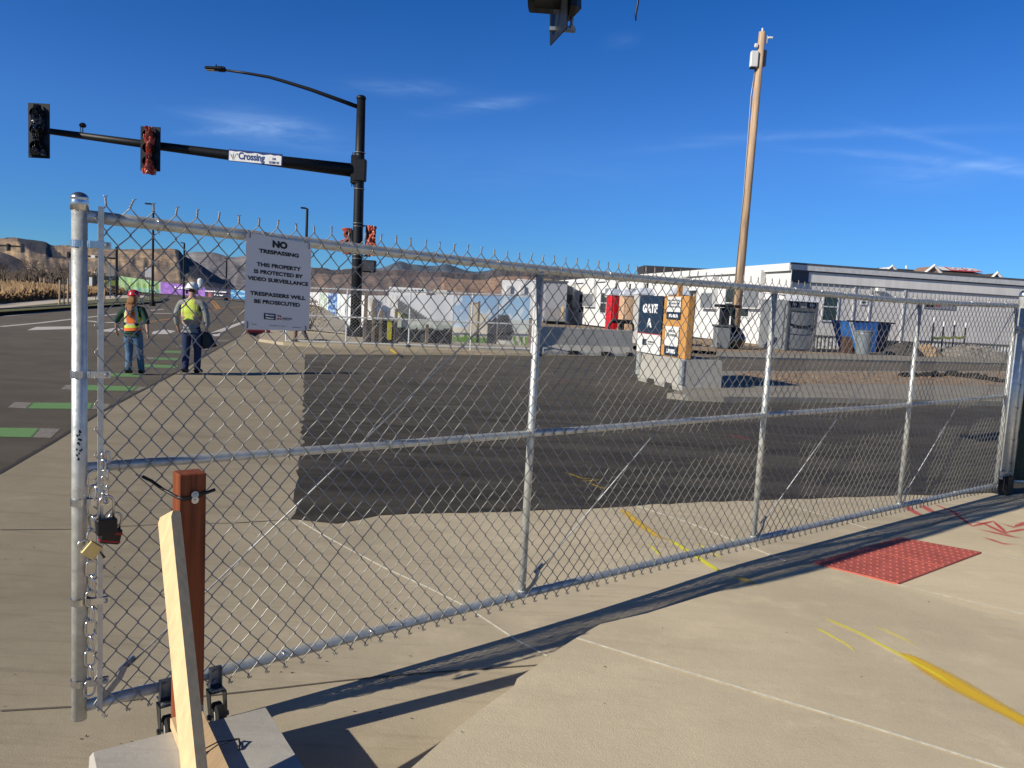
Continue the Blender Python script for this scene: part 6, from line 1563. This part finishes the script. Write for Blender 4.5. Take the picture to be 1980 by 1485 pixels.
# staked young trees on the verge
for px, y0, h, lab in ((115, 590, 47, 'pale timber tree stake leftmost on the grass verge'), (131, 589.5, 50, 'pale timber tree stake right of the thin sapling'), (193, 586, 42, 'pale timber stake behind the tension bar'), (202, 585.5, 42, 'pale timber stake just right of the tension bar')):
    c = _G(px, y0-1, .16); H = span(h, c.y); o = MB().cyl(c, c+UPV*H+V((.05, 0, 0)), .06, n=6).build('tree_stake', mat('stake_timber', (.52, .36, .22), .9)); tag(o, lab, 'stake', 'timber stakes on the verge')
for px, y0, h, s_, lab in ((123.5, 590, 52, 5, 'thin bare sapling tied between two timber stakes'), (198, 586, 46, 8, 'thin bare sapling seen through the left edge of the gate mesh')):
    c = _G(px, y0-1, .16); H = span(h, c.y); t = thing('sapling', c, lab, 'tree', 'saplings on the verge'); random.seed(s_)
    mb = MB(); mb.tube([c, c+V((.03, 0, H*.5)), c+UPV*H], [.05, .035, .01], 5); mb.build('trunk', BARK, t)
    mb = MB()
    for k in range(14): z = H*random.uniform(.45, .95); a = random.uniform(0, 6.3); mb.tube([c+UPV*z, c+V((math.cos(a)*.4, math.sin(a)*.4, z+.5))], [.015, .006], 3)
    mb.build('crown', TWIG, t)
# plastic tree guards / small posts in the field
for px, pyb, pyt, lab in ((78, 552, 538, 'tiny timber frame post left in the dry field'), (86, 552, 538, 'tiny timber frame post right in the dry field')):
    y = 120; c = fpt(px, y); o = MB().cyl(c+UPV*zpx(px, pyb, y), c+UPV*zpx(px, pyt, y), .12, n=5).build('field_post', MATS['stake_timber']); tag(o, lab, 'post')

# ================================================================== far street furniture
def lamp(px, pyb, pyt, y, label, arm=8, side=-1, col=BLACKMETAL, head=True, r=.07, headmt=None):
    c = fpt(px, y); zt_l = zpx(px, pyt, y); t = thing('street_lamp', c, label, 'street lamp', 'street lamps'); a = span(arm, y)
    mb = MB(); mb.tube([c, c+UPV*zt_l], [r*1.4, r], 8); mb.lathe(c, [(r*3, 0), (r*3, .3), (r*1.5, .5)], 10); mb.build('pole', col, t)
    mb = MB(); mb.tube([c+UPV*zt_l, c+V((side*a*.4, 0, zt_l+.02))], r*.6, 6); mb.build('arm', col, t)
    mb = MB(); mb.box(c+V((side*a*.7, 0, zt_l+.03)), (a*.75, .35, .12), bev=.03); mb.build('lamp_head', headmt or col, t)
lamp(294.5, 578, 395, 70, 'tallest black street lamp pole seen through the mesh between the two workers', 14, r=.09)
lamp(354.5, 575, 470, 105, 'black street lamp whose head shows beside the mesa, above the white helmet', 6, r=.12)
lamp(436, 575, 500, 135, 'distant thin street lamp left of the no trespassing sign', 4, r=.13)
lamp(588, 600, 403, 62, 'street lamp rising behind the no trespassing sign', 11, r=.10)
lamp(137, 560, 506, 130, 'pale street lamp post with white head left of the gate end post', 3, col=GALV_DULL, r=.14, headmt=WHITE)
# far signals with mast arms
def far_sig(px, y, pyb, pyt, arm_px, arm_py0, arm_py1, sigs, label):
    c = fpt(px, y); t = thing('signal_pole', c, label, 'signal pole'); mb = MB(); mb.tube([c, c+UPV*zpx(px, pyt, y)], .16, 8); mb.build('pole', BLACKMETAL, t)
    mb = MB(); mb.tube([V((c.x, c.y, zpx(px, arm_py0, y))), atY(arm_px, arm_py1, y)], [.14, .09], 6); mb.build('mast_arm', BLACKMETAL, t)
    for i, (sx_, sy, w2, h, lab) in enumerate(sigs):
        cc_ = atY(sx_, sy, y-.3); s2 = thing('traffic_signal', cc_, lab, 'traffic signal', 'distant traffic signals')
        mb = MB(); mb.box(cc_, (span(w2, y), .1, span(h, y)), bev=.03); mb.build('backplate', BLACKMETAL, s2)
        mb = MB(); mb.box(cc_+V((0, .25, 0)), (span(w2*.5, y), .4, span(h*.9, y)), bev=.04); mb.build('housing', GREYPL if i else BLACKPL, s2)
far_sig(-60, 85, 560, 455, 46, 471, 477, [(15, 478, 4.5, 14, 'distant black traffic signal nearest the left edge'), (42.5, 480, 5, 17, 'distant black traffic signal at the end of the left mast arm')], 'distant signal pole whose mast arm enters from the left edge')
far_sig(225, 100, 575, 477, 133, 500, 492, [(132, 493, 4.5, 12, 'distant black traffic signal left of the gate end post')], 'distant black signal pole seen through the mesh right of the tension bar')
c = atY(180, 496, 99.5); o = MB().box(c, (.5, .1, .32)).build('street_name_sign', WHITE); tag(o, 'tiny white street sign on the distant mast arm', 'sign')
c = fpt(213, 90); t = thing('road_sign', c, 'pair of grey road sign backs on a thin post', 'sign')
mb = MB(); mb.cyl(c, c+UPV*zpx(213, 512, 90), .06, n=6); mb.build('post', GALV_DULL, t)
for px in (210, 218): mb = MB(); q = atY(px, 523, 89.8); mb.box(q, (.44, .05, 1.3)); mb.build('panel', mat('sign_back', (.17, .17, .165), .6), t)
c = fpt(288, 92); t = thing('road_sign', c, 'thin post with a pale sign back above the green banner', 'sign'); mb = MB(); mb.cyl(c, c+UPV*zpx(288, 518, 92), .06, n=6); mb.build('post', GALV_DULL, t)
mb = MB(); q = atY(288, 527, 91.8); mb.box(q, (.9, .05, 1.1)); mb.build('panel', mat('sign_pale', (.42, .42, .44), .6), t)
# monument sign
MY = 125; t = thing('monument_sign', fpt(200, MY), 'black monument sign with a green band beyond the dry grass', 'sign')
bx3('black_panel', 178, 227, 541, 533, MY, .4, BLACKPL, t); bx3('green_band', 192, 226, 552, 542, MY-.1, .5, mat('band_green', (.12, .17, .02), .6), t); bx3('black_base', 178, 227, 558, 552, MY, .4, BLACKPL, t); bx3('side_black', 178, 184, 566, 533, MY-.05, .4, BLACKPL, t); bx3('pale_end', 172, 178, 566, 536, MY, .4, WHITEM, t)
# verge tip and soft shapes near the hoarding
c = atY(330, 548, 120); o = MB().lathe(c-UPV*.9, [(.35, 0), (.4, .1), (.4, 1.4), (.3, 1.6), (.05, 1.7)], 12).build('utility_cabinet', WHITE); c2 = atY(387, 548, 120); o.location = V((c2.x-c.x, 0, c2.z-c.z)); tag(o, 'white cylindrical marker rising above the purple banner', 'bollard')

# ================================================================== people
SKIN = mat('skin', (.48, .27, .18), .6, 0, .06, 10); HIVIS = mat('hivis_yellow', (.60, .74, .10), .7, 0, .08, 12, .3, 14); ORG = mat('hivis_orange', (.80, .16, .02), .7, 0, .1, 12, .3, 14); SILV = mat('reflective_silver', (.50, .54, .50), .4, 0, .08, 20)
def person(base, H, rz, label, pose, shirt, trousers, sleeve_len, hat, woman):
    """standing figure facing +y before rz; all measures in fractions of height H"""
    t = thing('person', base, label, 'person', 'workers walking away', rz=rz); h = H
    def P(x, y, z): return (x*h, y*h, z*h)
    def Rr(a, b=None): return (a*h, (b or a)*h)
    sw = .105 if woman else .122; hipw = .058 if woman else .052
    LL, RL, LA, RA = pose
    N_ = {'pel': (P(0, 0, .50), Rr(.066, .050)), 'wai': (P(0, .0, .60), Rr(.060 if woman else .068, .046)), 'che': (P(0, .0, .71), Rr(.082 if woman else .092, .06)), 'sho': (P(0, 0, .79), Rr(.06, .048)), 'nek': (P(0, .005, .845), Rr(.03)), 'hd0': (P(0, .012, .885), Rr(.042, .046)), 'hd1': (P(0, .012, .935), Rr(.047, .054)), 'hd2': (P(0, .008, .975), Rr(.034, .038)), 'nose': (P(0, .070, .915), Rr(.008))}
    E_ = [('pel', 'wai'), ('wai', 'che'), ('che', 'sho'), ('sho', 'nek'), ('nek', 'hd0'), ('hd0', 'hd1'), ('hd1', 'hd2'), ('hd1', 'nose')]
    for sd, leg, arm in ((-1, LL, LA), (1, RL, RA)):
        s = 'L' if sd < 0 else 'R'
        N_.update({s+'hip': (P(sd*hipw, 0, .475), Rr(.042, .044)), s+'kne': (P(*leg[0]), Rr(.030, .031)), s+'ank': (P(*leg[1]), Rr(.021)), s+'hee': (P(leg[1][0], leg[1][1]-.012, leg[1][2]-.022), Rr(.018)), s+'toe': (P(*leg[2]), Rr(.018, .014)),
                   s+'shj': (P(sd*sw, 0, .785), Rr(.038, .036)), s+'elb': (P(*arm[0]), Rr(.026)), s+'wri': (P(*arm[1]), Rr(.017, .015)), s+'pal': (P(*arm[2]), Rr(.020, .012))})
        E_ += [('pel', s+'hip'), (s+'hip', s+'kne'), (s+'kne', s+'ank'), (s+'ank', s+'hee'), (s+'ank', s+'toe'), ('sho', s+'shj'), (s+'shj', s+'elb'), (s+'elb', s+'wri'), (s+'wri', s+'pal')]
        d = V(arm[2])-V(arm[1]); d.normalize(); base_ = V(arm[2])+d*.012
        for k in range(4):
            y0 = (k-1.5)*.0085; ln = (.030, .036, .034, .026)[k]; a = base_+V((0, y0, 0)); b = a+d*ln*.55+V((-sd*.004, 0, 0)); c = b+d*ln*.5+V((-sd*.010, .002, 0))
            N_[s+'f%da' % k] = (P(*a), Rr(.0055)); N_[s+'f%db' % k] = (P(*b), Rr(.005)); N_[s+'f%dc' % k] = (P(*c), Rr(.0042))
            E_ += [(s+'pal', s+'f%da' % k), (s+'f%da' % k, s+'f%db' % k), (s+'f%db' % k, s+'f%dc' % k)]
        a = V(arm[2])+V((0, .020, -.004)); b = a+d*.022+V((-sd*.004, .010, 0)); N_[s+'tha'] = (P(*a), Rr(.0065)); N_[s+'thb'] = (P(*b), Rr(.0052)); E_ += [(s+'pal', s+'tha'), (s+'tha', s+'thb')]
    body = skinned(N_, E_, 'pel', 'body', SKIN, t)
    # shirt
    S = {'hem': (P(0, 0, .50), Rr(.096, .074)), 'pel': (P(0, 0, .54), Rr(.092, .072)), 'wai': (P(0, 0, .60), Rr(.080 if woman else .090, .066)), 'che': (P(0, 0, .71), Rr(.092 if woman else .102, .070)), 'sho': (P(0, 0, .785), Rr(.068, .056)), 'col': (P(0, .003, .825), Rr(.037))}
    ES = [('hem', 'pel'), ('pel', 'wai'), ('wai', 'che'), ('che', 'sho'), ('sho', 'col')]
    for sd, arm in ((-1, LA), (1, RA)):
        s = 'L' if sd < 0 else 'R'; e = V(arm[0]); w3 = V(arm[1])
        S[s+'shj'] = (P(sd*sw, 0, .782), Rr(.046, .044)); S[s+'mid'] = (P((sd*sw+e.x)/2, e.y/2, (.782+e.z)/2), Rr(.042)); S[s+'elb'] = (P(*e), Rr(.036)); ES += [('sho', s+'shj'), (s+'shj', s+'mid'), (s+'mid', s+'elb')]
        c = e.lerp(w3, sleeve_len); S[s+'cuf'] = (P(*c), Rr(.030 if sleeve_len > .5 else .033)); ES.append((s+'elb', s+'cuf'))
    skinned(S, ES, 'pel', 'shirt', shirt, t)
    T = {'wst': (P(0, 0, .560), Rr(.090, .070)), 'pel': (P(0, -.003, .495), Rr(.097 if woman else .090, .076))}
    ET = [('wst', 'pel')]
    for sd, leg in ((-1, LL), (1, RL)):
        s = 'L' if sd < 0 else 'R'; k_, a_ = V(leg[0]), V(leg[1])
        T[s+'hip'] = (P(sd*hipw, 0, .455), Rr(.060, .066)); T[s+'thi'] = (P((sd*hipw+k_.x)/2, k_.y/2, (.455+k_.z)/2), Rr(.056, .056)); T[s+'kne'] = (P(*k_), Rr(.043, .045)); T[s+'cal'] = (P(*k_.lerp(a_, .45)), Rr(.038, .042)); T[s+'hem'] = (P(*k_.lerp(a_, 1.10)), Rr(.034, .040))
        ET += [('pel', s+'hip'), (s+'hip', s+'thi'), (s+'thi', s+'kne'), (s+'kne', s+'cal'), (s+'cal', s+'hem')]
    skinned(T, ET, 'pel', 'trousers', trousers, t)
    for sd, leg in ((-1, LL), (1, RL)):
        a_, to = V(leg[1]), V(leg[2]); skinned({'a': (P(a_.x, a_.y-.004, a_.z-.004), Rr(.029, .030)), 'h': (P(a_.x, a_.y-.020, a_.z-.022), Rr(.024, .022)), 'm': (P(*((a_+to)/2)), Rr(.026, .022)), 't': (P(*to), Rr(.023, .017))}, [('a', 'h'), ('a', 'm'), ('m', 't')], 'a', 'shoe', mat('boot_black', (.016, .014, .013), .6), t)
    # vest: rings round the torso, open at the armholes
    rows = [(.530 if woman else .56, .098, .078), (.60, .094 if woman else .104, .076), (.66, .096 if woman else .108, .078), (.71, .100 if woman else .114, .080), (.755, .098 if woman else .112, .074), (.795, .088, .064), (.822, .058, .052)]
    mb = MB(); n = 40; m_ = 4; Z = []
    for i in range(len(rows)-1):
        for k in range(m_): f = k/m_; Z.append(tuple(rows[i][q]*(1-f)+rows[i+1][q]*f for q in range(3)))
    Z.append(rows[-1])
    for (z, rx, ry) in Z:
        for j in range(n): a = 2*PI*j/n; cx, sx_ = math.cos(a), math.sin(a); e = .82; mb.v.append(V(P(rx*(abs(cx)**e)*(1 if cx > 0 else -1)*(1+.04*nz(z*30, a*2, 1)), ry*(abs(sx_)**e)*(1 if sx_ > 0 else -1)*(1+.05*nz(z*25, a*3, 4)), z+.006*math.cos(2*a+1))))
    for i in range(len(Z)-1):
        z = (Z[i][0]+Z[i+1][0])/2
        for j in range(n):
            a = 2*PI*(j+.5)/n; cx, sx_ = math.cos(a), math.sin(a)
            if z > .69 and abs(cx) > .86-.9*(z-.69): continue          # armholes
            x = Z[i][1]*cx
            if woman: 
                mi = 1 if (abs(x) < .042 and z > .62 and z < .76) or z < .572 or (abs(x) < .03 and z >= .76) else (2 if (.60 < z < .625) or (.048 < abs(x) < .068 and z > .625) else 0)
            else: mi = 3 if (.048 < abs(x) < .072) or z < .605 or (abs(x) > .04 and z < .64) else 0
            mb.f.append((i*n+j, i*n+(j+1) % n, (i+1)*n+(j+1) % n, (i+1)*n+j)); mb.mi.append(mi)
    v = mb.build('vest', [HIVIS, ORG, SILV, mat('brownish_reflective', (.42, .27, .17), .5)], None, smooth=True); v.parent = t
    # helmet
    hm = MB(); zc_ = .945; pr = [(.085 if hat == 'wide' else .066, 0), (.086 if hat == 'wide' else .067, .004), (.064, .010), (.063, .028), (.058, .050), (.044, .068), (.022, .077), (.003, .079)]
    hm.lathe(None, [(r*h, z*h) for r, z in pr], 28, M=Matrix.Translation(P(0, .012, zc_-.008)) @ Matrix.Rotation(R(-8 if woman else -4), 4, 'X'), sy=1.12)
    for k in (-1, 0, 1): hm.tube([V(P(k*.02, -.045, zc_+.030)), V(P(k*.02, -.01, zc_+.064)), V(P(k*.016, .03, zc_+.066)), V(P(k*.018, .065, zc_+.035))], .005*h, 6)
    if hat != 'wide': hm.prism([V(P(-.045, .07, zc_-.005)), V(P(.045, .07, zc_-.005)), V(P(.03, .115, zc_-.008)), V(P(-.03, .115, zc_-.008))], V((0, 0, .004*h)))
    o = hm.build('helmet', mat('helmet_red', (.62, .012, .03), .3) if woman else mat('helmet_white', (.82, .82, .82), .35), None, smooth=True); o.parent = t
    if woman:
        hr = {'a': (P(0, -.02, .94), Rr(.054, .04)), 'b': (P(-.006, -.045, .88), Rr(.048, .026)), 'c': (P(-.012, -.075, .80), Rr(.050, .020)), 'd': (P(-.008, -.090, .74), Rr(.040, .018)), 'e': (P(0, -.094, .69), Rr(.016, .008)), 'f': (P(-.045, -.06, .84), Rr(.022, .014)), 'g': (P(-.05, -.085, .77), Rr(.013, .009)), 'i': (P(.038, -.05, .86), Rr(.018, .014)), 'j': (P(.032, -.082, .76), Rr(.012))}
        skinned(hr, [('a', 'b'), ('b', 'c'), ('c', 'd'), ('d', 'e'), ('b', 'f'), ('f', 'g'), ('b', 'i'), ('i', 'j')], 'a', 'hair', mat('auburn_hair', (.30, .13, .045), .6, 0, .5, 14, .6, 30, stretch=(8, 8, 1)), t)
    else:
        hr = {'a': (P(0, -.010, .93), Rr(.050, .046)), 'b': (P(0, -.022, .90), Rr(.040, .026))}
        skinned(hr, [('a', 'b')], 'a', 'hair', mat('dark_hair', (.03, .025, .02), .8), t)
        mb = MB(); 
        for sd in (-1, 1): mb.lathe(V(P(sd*.050, .0, .905)), [(.012*h, -.0), (.024*h, .006), (.024*h, .02), (.01*h, .03)], 12, axis=V((sd, 0, 0)))
        o = mb.build('ear_defenders', BLACKPL, None); o.parent = t
    return t, h
JEAN = mat('blue_jeans', (.075, .145, .235), .8, 0, .3, 8, .4, 20); NAVT = mat('navy_trousers', (.020, .032, .085), .8, 0, .25, 8, .4, 16)
wf = _G(257, 724)
pose_w = (((-.052, .015, .27), (-.046, -.02, .060), (-.044, .065, .018)), ((.060, .04, .275), (.058, .10, .050), (.060, .175, .018)),
          ((-.185, -.02, .645), (-.215, .035, .53), (-.218, .055, .49)), ((.172, -.03, .64), (.195, -.055, .515), (.197, -.05, .475)))
person(wf, (zpx(257, 560, wf.y))/1.0*.985, R(2), 'worker in a red hard hat and orange and yellow vest walking away up the street', pose_w, mat('dark_green_shirt', (.012, .045, .030), .85, 0, .2, 10, .3, 14), JEAN, .28, 'cap', True)
mf = _G(369, 722)
pose_m = (((-.055, .0, .27), (-.052, -.03, .055), (-.052, .045, .018)), ((.060, .03, .27), (.058, .03, .050), (.098, .085, .018)),
          ((-.165, -.02, .64), (-.165, .03, .51), (-.158, .045, .47)), ((.168, .0, .63), (.165, .02, .50), (.160, .025, .465)))
mt_, mh = person(mf, zpx(369, 545, mf.y)*.985, R(0), 'worker in a white hard hat and yellow vest walking away carrying a black bag', pose_m, mat('grey_sweatshirt', (.26, .27, .26), .85, 0, .15, 10, .3, 14), NAVT, .92, 'wide', False)
bc = mt_.matrix_basis @ V((.160*mh, .03*mh, .375*mh)); t = thing('tote_bag', bc, 'black soft bag held in the right hand of the white hatted worker', 'bag')
mb = MB(); 
for j in range(7):
    v_ = j/6; 
    for i in range(14): a = 2*PI*i/14; k = 1+.2*nz(i*.8, j*.7, 5); mb.v.append(bc+V((-.05+.10*(1-v_)+(.17-.07*v_)*k*math.cos(a), .05*k*math.sin(a), -.15+.33*v_+.04*math.cos(a)*(1-v_))))
for j in range(6):
    for i in range(14): mb.f.append((j*14+i, j*14+(i+1) % 14, j*14+14+(i+1) % 14, j*14+14+i)); mb.mi.append(0)
mb.f += [tuple(range(13, -1, -1)), tuple(range(84, 98))]; mb.mi += [0, 0]; mb.build('pouch', BLACKPL, t, smooth=True)
mb = MB(); hd = mt_.matrix_basis @ V((.158*mh, .03*mh, .452*mh)); mb.tube([bc+V((-.14, 0, .14)), hd, bc+V((.04, 0, .14))], .012, 6); mb.build('strap', BLACKPL, t)

# ================================================================== fine litter in the foreground
mb = MB(); random.seed(44)
for i in range(120):
    px, py = random.uniform(0, 1980)**1.0, random.uniform(900, 1480)
    if px > 1000 and random.random() < .6: continue
    z_ = .003
    if py > interp([500, 800, 1000, 1250, 1600, 1980], [2000, 1490, 1325, 1190, 1085, 965], px): z_ = wz+.003
    c = G(px, py, z_); s_ = random.uniform(.002, .0055); a = random.uniform(0, 6.3); l = V((math.cos(a), math.sin(a), 0))*s_*1.6; w2 = V((-l.y, l.x, 0))*.5
    mb.add([c-l, c+w2, c+l+UPV*s_*.6, c-w2, c+UPV*s_*.5], [(0, 1, 4), (1, 2, 4), (2, 3, 4), (3, 0, 4)])
o = mb.build('leaf_litter', mat('litter', (.045, .032, .022), .9)); tag(o, 'tiny dark leaf and grit specks scattered over the concrete', 'litter', kind='stuff')
